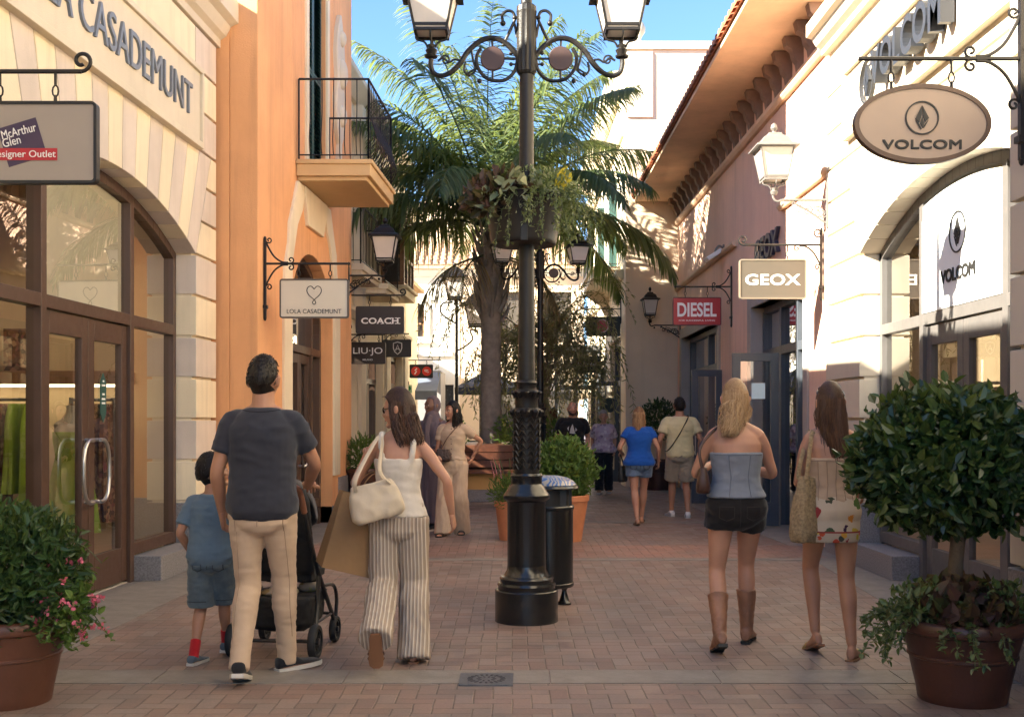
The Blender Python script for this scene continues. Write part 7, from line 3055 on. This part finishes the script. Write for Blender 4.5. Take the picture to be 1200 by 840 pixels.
p.sandals(mat('tan_leather', (.25, .12, .06), .5), mat('brown_strap', (.08, .035, .02), .5))
b = MB()
Mh = p.M
for q in (-1, 1):
    b.ball((q * .032, .092, .008), (.026, .006, .021), 14, 8, M=Mh)
    b.tube([(q * .058, .086, .014), (q * .078, .02, .016), (q * .080, -.02, .006)], .0035, 6, M=Mh)
b.tube([(-.01, .098, .012), (.01, .098, .012)], .003, 6, M=Mh)
p.raw(b, 'sunglasses', mat('black_lens', (.008, .008, .009), .12))
b = MB()
b.tube([tuple(p.wr[-1] - (p.wr[-1] - p.el[-1]).normalized() * .03 + Vector((.029 * math.cos(a), 0, 0)) + Vector((0, .029 * math.sin(a), .005))) for a in [2 * PI * i / 14 for i in range(15)]], .006, 6)
p.raw(b, 'bracelet', BLACKP)

# ---- blonde
p = Person('blonde woman in a grey-blue strapless top, black shorts and brown cowboy boots', (1.42, 7.20), 0, 1.70, 'f', SK_WARM, sw=1.06, hipw=1.04, fat=1.04,
           LF=(-.145, -.20, .135), RF=(.105, .18, .10), Lyaw=4, Ryaw=-22, Lpitch=-24, Rpitch=0, LH=(-.09, .30, 1.20), RH=(.11, .30, 1.16), Lpole=(-.9, -.7, -.8), Rpole=(.9, -.7, -.8), yaw=-6, pitch=-14, lean=.02, Lcurl=.8, Rcurl=.8)
BLO = p
p.body(.008, brow=H_BLOND)
p.long_hair(H_BLOND, .22, 210, .028, 9, (-.045, 0), r=.011, cap=1.09, hug=.05, top=.016)
b = MB()
oval_rings(b, p.torso_rows(.985, 1.275, .014, .016, 10))
o = p.add(b, 'strapless_top', cloth_mat('grey_blue_rib', (.20, .215, .25)), .008, 2, .004, (9, 9, 16), 6)
seam(p, o, [[(-.15, 1.262), (.15, 1.262)], [(-.07, 1.262), (-.055, 1.12), (-.07, .99)], [(.07, 1.262), (.055, 1.12), (.07, .99)]], shade_m('rib_stitch', (.13, .14, .165)), .003)
o = p.trousers(cloth_mat('black_denim', (.014, .012, .012)), 1.02, .016, shorts=.33, name='shorts', wr=.005, seed=9)
seam(p, o, [[(0, 1.0), (0, .80)], [(-.13, .93), (-.04, .93), (-.04, .86), (-.085, .84), (-.13, .86), (-.13, .93)], [(.04, .93), (.13, .93), (.13, .86), (.085, .84), (.04, .86), (.04, .93)]], shade_m('black_stitch', (.04, .034, .03)), .0026)
LEATH = mat('tan_boot_leather', (.30, .14, .075), .5, var=.3, scale=12, bump=.2, space='obj')
b_ = p
for q in (-1, 1):
    b = MB()
    kn, an = p.knee[q], p.ank[q]
    d = kn - an
    F_ = p.foot_M(q)
    cut_limb(b, [(an - d.normalized() * .03, .040), (an + d * .12, .046), (an + d * .35, .054), (an + d * .56, .064), (an + d * .62, .067)], 18)
    rr = []
    for y, wd, h1 in ((-.060, .028, -.01), (-.02, .040, .03), (.03, .042, .015), (.08, .044, -.028), (.14, .042, -.044), (.19, .028, -.054), (.215, .012, -.062)):
        rr.append([Vector((wd * math.cos(2 * PI * i / 16), y, (-.080 + h1) / 2 + (h1 + .080) / 2 * math.sin(2 * PI * i / 16))) for i in range(16)])
    b.rings(rr, M=F_)
    bo = p.add(b, 'boot', LEATH, .007, 2, .003, (20, 20, 20), 3)
    h = MB()
    h.prism([(-.030, -.058), (.030, -.058), (.032, -.004), (-.032, -.004)], -.098, -.078, 'z', M=F_)
    h.prism([(-.034, .04), (.034, .04), (.044, .12), (.026, .2), (-.026, .2), (-.044, .12)], -.090, -.080, 'z', M=F_)
    h.v = [Vector(v) * p.k for v in h.v]
    ho = h.build('heel', BLACKP, None, smooth=0)
    ho.parent = bo

# ---- brunette
p = Person('brunette woman in a beige corset top and fruit-printed mini skirt, sunglasses on her head', (1.965, 7.0), 0, 1.675, 'f', SK_TAN, sw=1.0, hipw=1.0,
           LF=(-.075, .10, .12), RF=(.085, -.16, .088), Lyaw=8, Ryaw=-30, Lpitch=-20, Rpitch=0, LH=(-.10, .26, 1.10), RH=(.24, .22, 1.02), yaw=-4, pitch=-4, lean=.01, Lcurl=.7, Lpole=(-.6, -1, -.6))
BRU = p
p.body(.008, brow=H_DARK)
p.long_hair(H_BROWN, .32, 220, .016, 11, (.03, 0), r=.011, cap=1.09, hug=.02, top=.016)
b = MB()
oval_rings(b, p.torso_rows(.99, 1.265, .013, .004, 10))
o = p.add(b, 'corset_top', cloth_mat('beige_linen', (.46, .33, .22)), .008, 2, .004, (9, 9, 16), 7)
seam(p, o, [[(-.15, 1.25), (.15, 1.25)], [(0, 1.25), (0, 1.0)], [(-.06, 1.25), (-.05, 1.1), (-.06, 1.0)], [(.06, 1.25), (.05, 1.1), (.06, 1.0)], [(-.11, 1.25), (-.10, 1.1), (-.11, 1.0)], [(.11, 1.25), (.10, 1.1), (.11, 1.0)]], shade_m('linen_stitch', (.30, .21, .14)), .0028)
b = MB()
rows = p.torso_rows(.868, 1.03, .018, .0, 6)
zb, wb_, db, yb, xb = rows[0]
oval_rings(b, [(.735, wb_ - .004, db + .010, yb, xb), (.78, wb_ + .0, db + .010, yb, xb)] + rows)
FR = [(.55, .16, .03), (.60, .42, .05), (.08, .14, .03), (.05, .02, .05), (.45, .06, .03), (.62, .38, .05)]
p.add(b, 'skirt', print_mat('fruit_print', (.52, .42, .31), FR, 10.5, .40, border=.80 * p.k), .008, 3, .002, (10, 10, 5), 8)
p.sandals(mat('tan_leather', (.25, .12, .06), .5), mat('gold_strap', (.42, .28, .10), .4, metal=.4))
b = MB()
Mh = p.M
for q in (-1, 1):
    b.ball((q * .036, .072, .098), (.028, .014, .022), 12, 8, M=Mh)
    b.tube([(q * .062, .066, .098), (q * .082, .0, .075), (q * .084, -.03, .05)], .0045, 6, M=Mh)
b.tube([(-.01, .078, .104), (.01, .078, .104)], .004, 6, M=Mh)
p.raw(b, 'sunglasses', mat('tortoise', (.05, .018, .012), .25))

# ---- woman in blue
p = Person('woman in a royal blue t-shirt and denim shorts walking away in the middle distance', (1.755, 15.7), 0, 1.62, 'f', SK_WARM, sw=1.08, hipw=1.10, fat=1.12,
           LF=(-.05, -.18, .10), RF=(.06, .22, .085), Lyaw=4, Ryaw=-6, Lpitch=-18, LH=(-.24, .22, 1.06), RH=(.30, .10, .92), yaw=-4, Lcurl=.8, Rcurl=.4)
BLU = p
p.body(.010)
p.long_hair(H_MIXED, .30, 130, .02, 13, r=.012, cap=1.08, hug=.04)
p.tshirt(cloth_mat('royal_blue_jersey', (.012, .075, .34)), .88, .45, .024, .026, flare=.010, wr=.005, seed=13)
o = p.trousers(DENIM2, 1.0, .02, shorts=.48, name='shorts', wr=.006, seed=14)
seam(p, o, [[(0, .98), (0, .82)], [(-.14, .92), (-.05, .92), (-.05, .84), (-.095, .82), (-.14, .84), (-.14, .92)], [(.05, .92), (.14, .92), (.14, .84), (.095, .82), (.05, .84), (.05, .92)]], shade_m('denim_stitch', (.05, .06, .07)), .005)
p.sandals(mat('tan_leather', (.25, .12, .06), .5), mat('brown_strap', (.08, .035, .02), .5))

# ---- man in pale yellow
p = Person('man in a pale yellow t-shirt and khaki shorts with a black cross-body strap', (2.48, 16.8), 0, 1.78, 'm', SK_TAN, sw=1.1, fat=1.06,
           LF=(-.10, .16, .085), RF=(.10, -.10, .085), Lyaw=10, Ryaw=-8, Rpitch=0, LH=(-.30, .10, .92), RH=(.30, .10, .92), yaw=-2)
p.body(.010, brow=H_BLACK)
p.short_hair(H_BLACK, 1.05, 6, top=.008, nape=-.38)
p.tshirt(cloth_mat('pale_yellow_jersey', (.60, .53, .30)), .84, .66, .024, .028, flare=.010, wr=.005, seed=15)
p.trousers(cloth_mat('khaki_cotton', (.30, .25, .18)), 1.0, .022, shorts=.92, name='shorts', wr=.008, seed=16)
p.shoes(mat('white_leather', (.66, .63, .6), .5), RUBW)
b = MB()
b.tube(smooth_path([(.125, -.02, 1.475), (.09, -.125, 1.42), (-.02, -.155, 1.22), (-.15, -.13, 1.02), (-.205, -.02, .96), (-.12, .13, 1.08), (.05, .165, 1.30), (.12, .09, 1.45), (.125, -.02, 1.475)], 5), .017, 6, flat=.35)
b.v = [v + Vector((0, p.lean * max(0, (v.z - .95) / .5), 0)) for v in b.v]
p.raw(b, 'cross_strap', BLACKP)

# ---- hijab woman and woman in beige coming toward us
p = Person('woman in a long mauve-grey robe and matching headscarf', (-1.03, 15.0), 146, 1.76, 'f', SK_DEEP, sw=1.02, fat=1.05,
           LF=(-.08, .14, .085), RF=(.08, -.10, .085), LH=(-.16, .20, 1.05), RH=(.16, .20, 1.0), yaw=-16, pitch=-2, lean=.02)
p.body(.010)
MAUV = cloth_mat('mauve_grey_crepe', (.125, .098, .112))
b = MB()
oval_rings(b, [(.10, .235, .21, .02, 0), (.4, .215, .19, .02, 0), (.7, .20, .17, .01, 0)] + [(z, w, d, y, x) for z, w, d, y, x in p.torso_rows(.88, 1.46, .034, .01, 9)])
for q in (-1, 1):
    cut_limb(b, [(a_, r_ + .026) for a_, r_ in p.arm_kp(q)])
p.add(b, 'robe', MAUV, .012, 3, .014, (13, 13, 2.5), 20)
b = MB()
nu = 26
rr = []
for k in range(13):
    a = R(-75) + (PI / 2 + R(75)) * k / 12
    q, zc = max(math.cos(a), .05), math.sin(a)
    rr.append([Vector((q * math.cos(2 * PI * i / nu) * .092, (q * math.sin(2 * PI * i / nu) * .112 - .012) if math.sin(2 * PI * i / nu) * q < .35 or zc > .62 else q * .35 * .112 - .012 + .045 * 0, zc * .130 + .004)) for i in range(nu)])
b.rings(rr, M=p.M)
oval_rings(b, [(1.36, .135, .125, .03, 0), (1.42, .125, .115, .03, 0), (1.48, .095, .098, .035, 0), (1.53, .078, .085, .035, 0), (1.57, .07, .07, .03, 0)])
b.tube(smooth_path([(-.05, .12, 1.48), (-.04, .16, 1.38), (-.03, .165, 1.22), (-.03, .15, 1.08)], 4), [.05, .05, .055, .055, .055, .06, .06, .06, .06, .06, .06, .06, .055], 10, flat=.4)
p.add(b, 'headscarf', MAUV, .009, 3, .005, (14, 14, 8), 21)
p.shoes(SHOEB, RUBW)

p = Person('long dark-haired woman in a beige buttoned blouse and wide beige trousers', (-.735, 14.3), 170, 1.68, 'f', SK_WARM, sw=1.0, hipw=.98,
           LF=(-.09, -.10, .09), RF=(.09, .20, .085), LH=(-.22, -.14, 1.0), RH=(.14, .24, 1.02), Lpole=(-1, -.4, 0), yaw=-48, pitch=-3, Rcurl=.8)
p.body(.010, brow=H_BLACK)
BEI = cloth_mat('oat_cotton', (.50, .38, .27))
p.long_hair(H_BLACK, .44, 160, .02, 23, (.05, .06), r=.012, cap=1.07, hug=.02)
p.tshirt(BEI, .98, .55, .016, .022, name='blouse', flare=.006, wr=.006, seed=23)
b = MB()
for k in range(6):
    z = 1.06 + .065 * k
    rw = p.torso_rows(z, z + .001, .018, 0, 2)[0]
    b.ball((0, rw[3] + rw[2] + .004, z), .0075, 8, 6)
p.raw(b, 'button', mat('brown_button', (.10, .05, .03), .4))
p.trousers(BEI, 1.02, .014, hem_z=.02, wr=.008, seed=24, wide=(.0, .006, .02, .035, .045, .055, .065), wsc=(14, 14, 5))
p.sandals(BLACKP, BLACKP)
BEG = p

# ---- bald man, lilac woman and the woman with her back turned
p = Person('bald bearded man in a black t-shirt facing the camera behind the bushes', (1.04, 19.6), 178, 1.76, 'm', SK_WARM, sw=1.08, fat=1.14, LF=(-.10, .05, .085), RF=(.10, -.05, .085), yaw=4)
p.body(.010, brow=H_DARK)
p.tshirt(cloth_mat('black_jersey', (.012, .011, .012)), .84, .66, .024, .03, flare=.012, wr=.008, seed=30)
p.trousers(cloth_mat('black_denim_trouser', (.016, .016, .018)), 1.0, .018, wr=.008, seed=31, wide=(.0, .005, .01, .015, .015, .02, .025))
p.shoes(SHOEB, RUBW)
b = MB()
for q in (-1, 1):
    limb(b, [(Vector((q * .062, .035, -.035)), .014), (Vector((q * .055, .062, -.075)), .018), (Vector((0, .088, -.098)), .022)], 8, 3)
limb(b, [(Vector((-.03, .086, -.042)), .007), (Vector((0, .094, -.038)), .008), (Vector((.03, .086, -.042)), .007)], 8, 3)
b.v = [p.M @ v for v in b.v]
p.add(b, 'beard', H_DARK, .006, 2, .002, (40, 40, 40), 1)
b = MB()
rw = p.torso_rows(1.26, 1.27, .030, 0, 2)[0]
for poly in ([(-.05, -.07), (.0, .10), (.035, .02), (.05, -.06)], [(-.08, .0), (-.05, .04), (-.045, -.03)], [(.06, .06), (.09, .03), (.07, -.02)]):
    b.prism([(x, 1.26 + z) for x, z in poly], rw[3] + rw[2] - .004, rw[3] + rw[2] + .006, 'y')
p.raw(b, 'shirt_print', mat('grey_print', (.40, .38, .37), .7), 0)

p = Person('older woman with short grey hair, lilac patterned blouse and black trousers', (1.80, 22.4), 176, 1.62, 'f', SK_WARM, sw=1.1, hipw=1.12, fat=1.22, LF=(-.11, -.12, .085), RF=(.09, .2, .085), yaw=8)
p.body(.011)
p.short_hair(H_GREY, 1.14, 9, top=.02, nape=-.75)
p.tshirt(None, .86, .8, .030, .034, name='blouse', flare=.02, wr=.008, seed=33, mats=print_mat('lilac_print', (.42, .35, .42), [(.30, .22, .34), (.58, .52, .55), (.22, .17, .24), (.50, .38, .42)], 16, .55))
p.trousers(cloth_mat('black_cotton', (.014, .014, .018)), 1.0, .02, wr=.008, seed=34, wide=(.0, .005, .012, .02, .025, .03, .035))
p.shoes(mat('tan_shoe', (.30, .18, .11), .6), RUBW)

p = Person('woman with long auburn hair and white top, back turned, beyond the bald man', (.86, 23.6), 12, 1.68, 'f', SK_FAIR, sw=1.0, LF=(-.08, .05, .085), RF=(.08, -.05, .085))
p.body(.011)
p.long_hair(hair_mat('auburn_hair', (.07, .028, .014), (.20, .09, .045)), .30, 90, .02, 35, r=.013, cap=1.08)
b = MB()
oval_rings(b, p.torso_rows(1.0, 1.30, .014, .006, 8))
p.add(b, 'white_top', WHITEC, .010, 2, .004)
b = MB()
oval_rings(b, [(.50, .22, .20, 0, 0), (.7, .20, .165, 0, 0)] + p.torso_rows(.86, 1.04, .016, 0, 6))
p.add(b, 'skirt', cloth_mat('dark_grey_skirt', (.07, .062, .062)), .010, 2, .008, (12, 12, 3))
p.sandals(BLACKP, BLACKP)

# ================================================================== what they carry and push
def strap(mb, pts, w=.012, flat=.3, sub=5):
    mb.tube(smooth_path(pts, sub), w, 6, flat=flat)


CRM = mat('cream_leather', (.52, .43, .31), .5, var=.1, scale=6, bump=.1, space='obj')
t = thing('handbag', 'slouchy cream leather shoulder bag against the white-topped woman', 'handbag', (-.87, 6.70, .86))
b = MB()
M = Matrix.Translation((-.775, 6.665, .865)) @ Matrix.Rotation(R(12), 4, 'Z') @ Matrix.Rotation(R(-14), 4, 'Y')
soft_box(b, (0, 0, 0), .30, .14, .215, .80, M, .18)
bb = fuse(b, 'bag_body', [CRM], None, .009, 3, .006, (10, 10, 10), 3)
bb.data.transform(Matrix.Translation((.87, -6.70, -.86)))
bb.parent = t
b = MB()
sh = world_of(WOM, WOM.sh[-1] + Vector((.03, 0, .05)))
for dy in (-.05, .04):
    strap(b, [M @ Vector((-.10, dy * .8, .19)), M @ Vector((-.07, dy, .28)), sh + Vector((.01, dy, .02)), M @ Vector((.07, dy, .28)), M @ Vector((.11, dy * .8, .19))], .011, .4)
b.build('strap', CRM, t)
KRAFT = mat('kraft_paper', (.30, .175, .075), .7, var=.15, scale=5, bump=.1, bscale=30, space='obj')
t = thing('paper_bag', 'large tilted brown paper shopping bag swinging beside the stroller', 'shopping bag', (-1.06, 6.85, .5))
M = Matrix.Translation((-1.0, 6.88, .535)) @ Matrix.Rotation(R(17), 4, 'Y') @ Matrix.Rotation(R(24), 4, 'Z')
b = MB()
w, d, h = .36, .16, .46
rr = [[Vector((x * w / 2, y * d / 2, 0)) for x, y in ((-1, -1), (1, -1), (1, 1), (-1, 1))], [Vector((x * w / 2, y * d / 2 * .8, h * .5)) for x, y in ((-1, -1), (1, -1), (1, 1), (-1, 1))], [Vector((x * w / 2, y * d / 2 * .55, h)) for x, y in ((-1, -1), (1, -1), (1, 1), (-1, 1))], [Vector((x * (w / 2 - .003), y * (d / 2 * .55 - .003), h)) for x, y in ((-1, -1), (1, -1), (1, 1), (-1, 1))], [Vector((x * (w / 2 - .003), y * (d / 2 * .8), .03)) for x, y in ((-1, -1), (1, -1), (1, 1), (-1, 1))]]
mm = MB()
mm.rings(rr, M=M)
mm.build('bag_body', KRAFT, t, smooth=0, bevel=.003)
b = MB()
for s in (-1, 1):
    b.tube(smooth_path([M @ Vector((-.07, s * d * .26, h - .01)), M @ Vector((-.06, s * d * .26, h + .10)), M @ Vector((.0, s * d * .15, h + .16)), M @ Vector((.06, s * d * .26, h + .10)), M @ Vector((.07, s * d * .26, h - .01))], 4), .004, 6)
b.build('handle', KRAFT, t)

BRL = mat('dark_brown_leather', (.055, .022, .013), .45, var=.15, scale=8, space='obj')
t = thing('shoulder_bag', 'small dark brown bag on the left hip of the blonde woman', 'shoulder bag', (1.20, 7.16, .97))
M = Matrix.Translation((1.205, 7.17, .985)) @ Matrix.Rotation(R(80), 4, 'Z')
b = MB()
soft_box(b, (0, 0, 0), .24, .09, .16, .95, M, .2)
bb = fuse(b, 'bag_body', [BRL], None, .008, 3, .002)
bb.data.transform(Matrix.Translation((-1.20, -7.16, -.97)))
bb.parent = t
b = MB()
sh = world_of(BLO, BLO.sh[-1] + Vector((.045, 0, .055)))
strap(b, [M @ Vector((-.10, 0, .14)), M @ Vector((-.09, .02, .28)), sh + Vector((-.045, -.05, -.03)), sh, sh + Vector((-.045, .05, -.03)), M @ Vector((.09, .02, .28)), M @ Vector((.10, 0, .14))], .010, .4)
b.build('strap', BRL, t)

NET = mat('straw_net', (.36, .25, .125), .8, var=.45, scale=60, bump=.8, bscale=120, space='obj')
t = thing('tote_bag', 'long woven straw tote hanging from the brunette woman', 'tote bag', (1.80, 6.95, .72))
M = Matrix.Translation((1.785, 6.93, .70)) @ Matrix.Rotation(R(38), 4, 'Z') @ Matrix.Rotation(R(4), 4, 'Y')
b = MB()
soft_box(b, (0, 0, 0), .19, .13, .40, .62, M, .25)
bb = fuse(b, 'bag_body', [NET], None, .009, 3, .006, (20, 20, 9), 2)
bb.data.transform(Matrix.Translation((-1.80, -6.95, -.72)))
bb.parent = t
b = MB()
sh = world_of(BRU, BRU.sh[-1] + Vector((.035, 0, .052)))
for dy in (-.03, .03):
    strap(b, [M @ Vector((-.055, dy, .38)), M @ Vector((-.04, dy, .48)), sh + Vector((-.01, dy, .0)), M @ Vector((.05, dy, .50)), M @ Vector((.055, dy, .38))], .013, .4)
b.build('strap', NET, t)

t = thing('handbag', 'small black handbag held by the woman in blue', 'handbag', (1.55, 15.75, .55))
b = MB()
M = Matrix.Translation((1.535, 15.78, .58)) @ Matrix.Rotation(R(70), 4, 'Z')
soft_box(b, (0, 0, 0), .24, .10, .22, .95, M, .1)
bb = fuse(b, 'bag_body', [BLACKP], None, .010, 2, .0)
bb.data.transform(Matrix.Translation((-1.55, -15.75, -.55)))
bb.parent = t
b = MB()
hw_ = world_of(BLU, BLU.wr[-1])
strap(b, [M @ Vector((-.09, 0, .2)), hw_ + Vector((-.02, 0, -.02)), M @ Vector((.09, 0, .2))], .009, .5)
b.build('strap', BLACKP, t)
t = thing('crossbody_bag', 'small dark ruffled bag at the waist of the woman in beige', 'crossbody bag', (-.84, 14.15, 1.0))
b = MB()
M = Matrix.Translation((-.855, 14.14, .93))
soft_box(b, (0, 0, 0), .17, .10, .14, .9, M, .3)
bb = fuse(b, 'bag_body', [mat('ruffled_brown', (.05, .03, .025), .7, var=.5, scale=30)], None, .010, 2, .012, (30, 30, 30))
bb.data.transform(Matrix.Translation((.84, -14.15, -1.0)))
bb.parent = t
b = MB()
strap(b, [(-.90, 14.15, 1.04), (-.80, 14.13, 1.22), (-.66, 14.18, 1.38), (-.62, 14.30, 1.40)], .006, .5)
b.build('strap', mat('brown_strap', (.08, .035, .02), .5), t)

# ---- stroller, pushed away from us
STF = mat('black_stroller_cloth', (.012, .012, .014), .8, var=.2, scale=12, space='obj')
STM = mat('anthracite_tube', (.05, .05, .052), .35, metal=.6, var=.1)
STL = mat('tan_handle', (.23, .10, .06), .5, var=.2, scale=9)
t = thing('stroller', 'black stroller with tan handle and loaded basket in front of the man', 'stroller', (-1.42, 7.15, 0), R(-6))
S = MB()


def wheel(mb_t, x, y, r, w):
    b = MB()
    M = Matrix.Translation((x, y, r)) @ Matrix.Rotation(PI / 2, 4, 'Y')
    b.lathe([(r * .72, -w / 2), (r * .93, -w / 2), (r, -w / 4), (r, w / 4), (r * .93, w / 2), (r * .72, w / 2)], 28, M=M, caps=False)
    b.lathe([(r * .72, -w / 2), (r * .70, 0), (r * .72, w / 2)], 28, M=M, caps=False)
    wo = b.build('wheel', mat('tyre_rubber', (.016, .016, .016), .7), None)
    wo.parent = t
    h = MB()
    h.lathe([(.001, -w * .6), (r * .2, -w * .6), (r * .2, w * .6), (.001, w * .6)], 12, M=M)
    for k in range(6):
        a = k * PI / 3
        h.tube([Vector((x, y + .0, r)), Vector((x, y + r * .72 * math.cos(a), r + r * .72 * math.sin(a)))], .008, 5)
    h.lathe([(r * .70, -w * .3), (r * .60, -w * .3), (r * .60, w * .3), (r * .70, w * .3)], 24, M=M, caps=False)
    ho = h.build('hub', STM, None)
    ho.parent = wo


for x in (-.255, .255):
    wheel(t, x, -.24, .105, .045)
    wheel(t, x * .92, .30, .085, .040)
b = MB()
for s in (-1, 1):
    b.tube(smooth_path([(s * .20, -.36, 1.0), (s * .205, -.28, .86), (s * .215, -.10, .58), (s * .225, .02, .42), (s * .235, .22, .20), (s * .235, .30, .10)], 5), .014, 8)
    b.tube(smooth_path([(s * .215, -.02, .50), (s * .235, -.12, .30), (s * .25, -.24, .11)], 5), .014, 8)
    b.tube(smooth_path([(s * .225, .06, .40), (s * .245, .22, .38), (s * .245, .30, .28), (s * .235, .30, .12)], 5), .012, 8)
    b.tube([(s * .235, -.2, .2), (s * .235, .24, .2)], .009, 6)
b.tube([(-.25, -.24, .105), (.25, -.24, .105)], .012, 8)
b.tube([(-.235, .22, .20), (.235, .22, .20)], .010, 8)
o = b.build('frame', STM, None)
o.parent = t
b = MB()
b.tube(smooth_path([(-.20, -.36, 1.0), (-.19, -.40, 1.04), (-.12, -.42, 1.055), (.12, -.42, 1.055), (.19, -.40, 1.04), (.20, -.36, 1.0), (.205, -.30, .89)], 5), .019, 10)
o = b.build('handlebar', STL, None)
o.parent = t
# seat shell seen from behind
b = MB()
rr = []
for z, w, yo, d in ((.42, .17, .10, .06), (.50, .19, -.02, .05), (.65, .20, -.08, .05), (.82, .20, -.13, .05), (.95, .19, -.14, .06), (1.02, .15, -.12, .07)):
    rr.append([Vector((w * math.copysign(abs(math.cos(2 * PI * i / 24)) ** .6, math.cos(2 * PI * i / 24)), yo + d * math.sin(2 * PI * i / 24), z)) for i in range(24)])
b.rings(rr)
b.boxc((0, .13, .47), (.34, .32, .07))
o = fuse(b, 'seat', [STF], None, .010, 3, .004)
o.parent = t
# hood: ribs of cloth folded over the child
b = MB()
rr = []
for k in range(8):
    a = R(-20 + 130 * k / 7)
    rr.append([Vector((.215 * math.cos(PI * i / 14), -.05 + (.26 * math.sin(PI * i / 14)) * math.cos(a) * .9 - .02, .84 + .26 * math.sin(PI * i / 14) * math.sin(a) * 1.0)) for i in range(15)])
b.rings(rr, closed=False, caps=False)
o = b.build('hood', cloth_mat('grey_hood', (.085, .078, .076)), None)
o.parent = t
sm_ = o.modifiers.new('thick', 'SOLIDIFY')
sm_.thickness = .008
# basket with shopping
b = MB()
rr = []
for z, w, d in ((.15, .16, .18), (.20, .20, .22), (.34, .215, .25), (.36, .22, .255)):
    rr.append([Vector((w * math.copysign(abs(math.cos(2 * PI * i / 24)) ** .4, math.cos(2 * PI * i / 24)), .0 + d * math.copysign(abs(math.sin(2 * PI * i / 24)) ** .4, math.sin(2 * PI * i / 24)), z)) for i in range(24)])
b.rings(rr, caps=True)
o = fuse(b, 'basket', [STF], None, .010, 2, .006)
o.parent = t
b = MB()
r_ = random.Random(2)
for k in range(9):
    b.ball((r_.uniform(-.15, .15), r_.uniform(-.18, .15), .37 + r_.uniform(-.01, .03)), (r_.uniform(.04, .07), r_.uniform(.03, .06), r_.uniform(.02, .045)), 10, 6)
o = fuse(b, 'basket_contents', [print_mat('mixed_cloth', (.30, .26, .22), [(.10, .07, .05), (.45, .40, .33), (.30, .28, .10), (.2, .1, .06)], 12, .5)], None, .010, 2, .006)
o.parent = t
for o in [x for x in bpy.data.objects if x.parent == t]:
    for v in o.data.vertices:
        pass
# ================================================================== camera, sun and sky
cam = bpy.data.cameras.new('camera')
co = bpy.data.objects.new('camera', cam)
COL.objects.link(co)
co.location = (0, 0, CAMH)
co.rotation_euler = (R(90), 0, 0)
cam.sensor_width = 36
cam.lens = F / 1200 * 36
cam.shift_y = (HY - 420) / 1200
cam.clip_end = 1000
cam.clip_start = .05
SC.camera = co

SUN_D = Vector((1.0, .43, -.585)).normalized()
el = math.asin(-SUN_D.z)
w = bpy.data.worlds.new('World')
SC.world = w
w.use_nodes = True
nt = w.node_tree
bgn = nt.nodes['Background']
sky = nt.nodes.new('ShaderNodeTexSky')
sky.sky_type = 'NISHITA'
sky.sun_disc = False
sky.sun_elevation = el
sky.sun_rotation = math.atan2(-SUN_D.x, -SUN_D.y)
sky.altitude = 3500
sky.air_density = 1.0
sky.dust_density = .1
sky.ozone_density = 2
nt.links.new(sky.outputs[0], bgn.inputs[0])
bgn.inputs[1].default_value = .05
sl = bpy.data.lights.new('sun', 'SUN')
sl.energy = 4.3
sl.angle = R(.5)
sl.color = (1.0, .84, .64)
so = bpy.data.objects.new('sun', sl)
COL.objects.link(so)
so.location = (-20, -38, 14)
so.rotation_euler = SUN_D.to_track_quat('-Z', 'Y').to_euler()
vs_ = SC.view_settings
vs_.view_transform = 'Standard'
vs_.look = 'None'
vs_.gamma = 1
vs_.use_curve_mapping = False
vs_.exposure = 3.12
vs_.use_white_balance = True
vs_.white_balance_temperature = 5900
vs_.white_balance_tint = 4
SC.render.engine = 'CYCLES'
SC.cycles.max_bounces = 12
SC.cycles.diffuse_bounces = 8
SC.cycles.transparent_max_bounces = 16
SC.cycles.use_denoising = True
SC.cycles.sample_clamp_indirect = 8
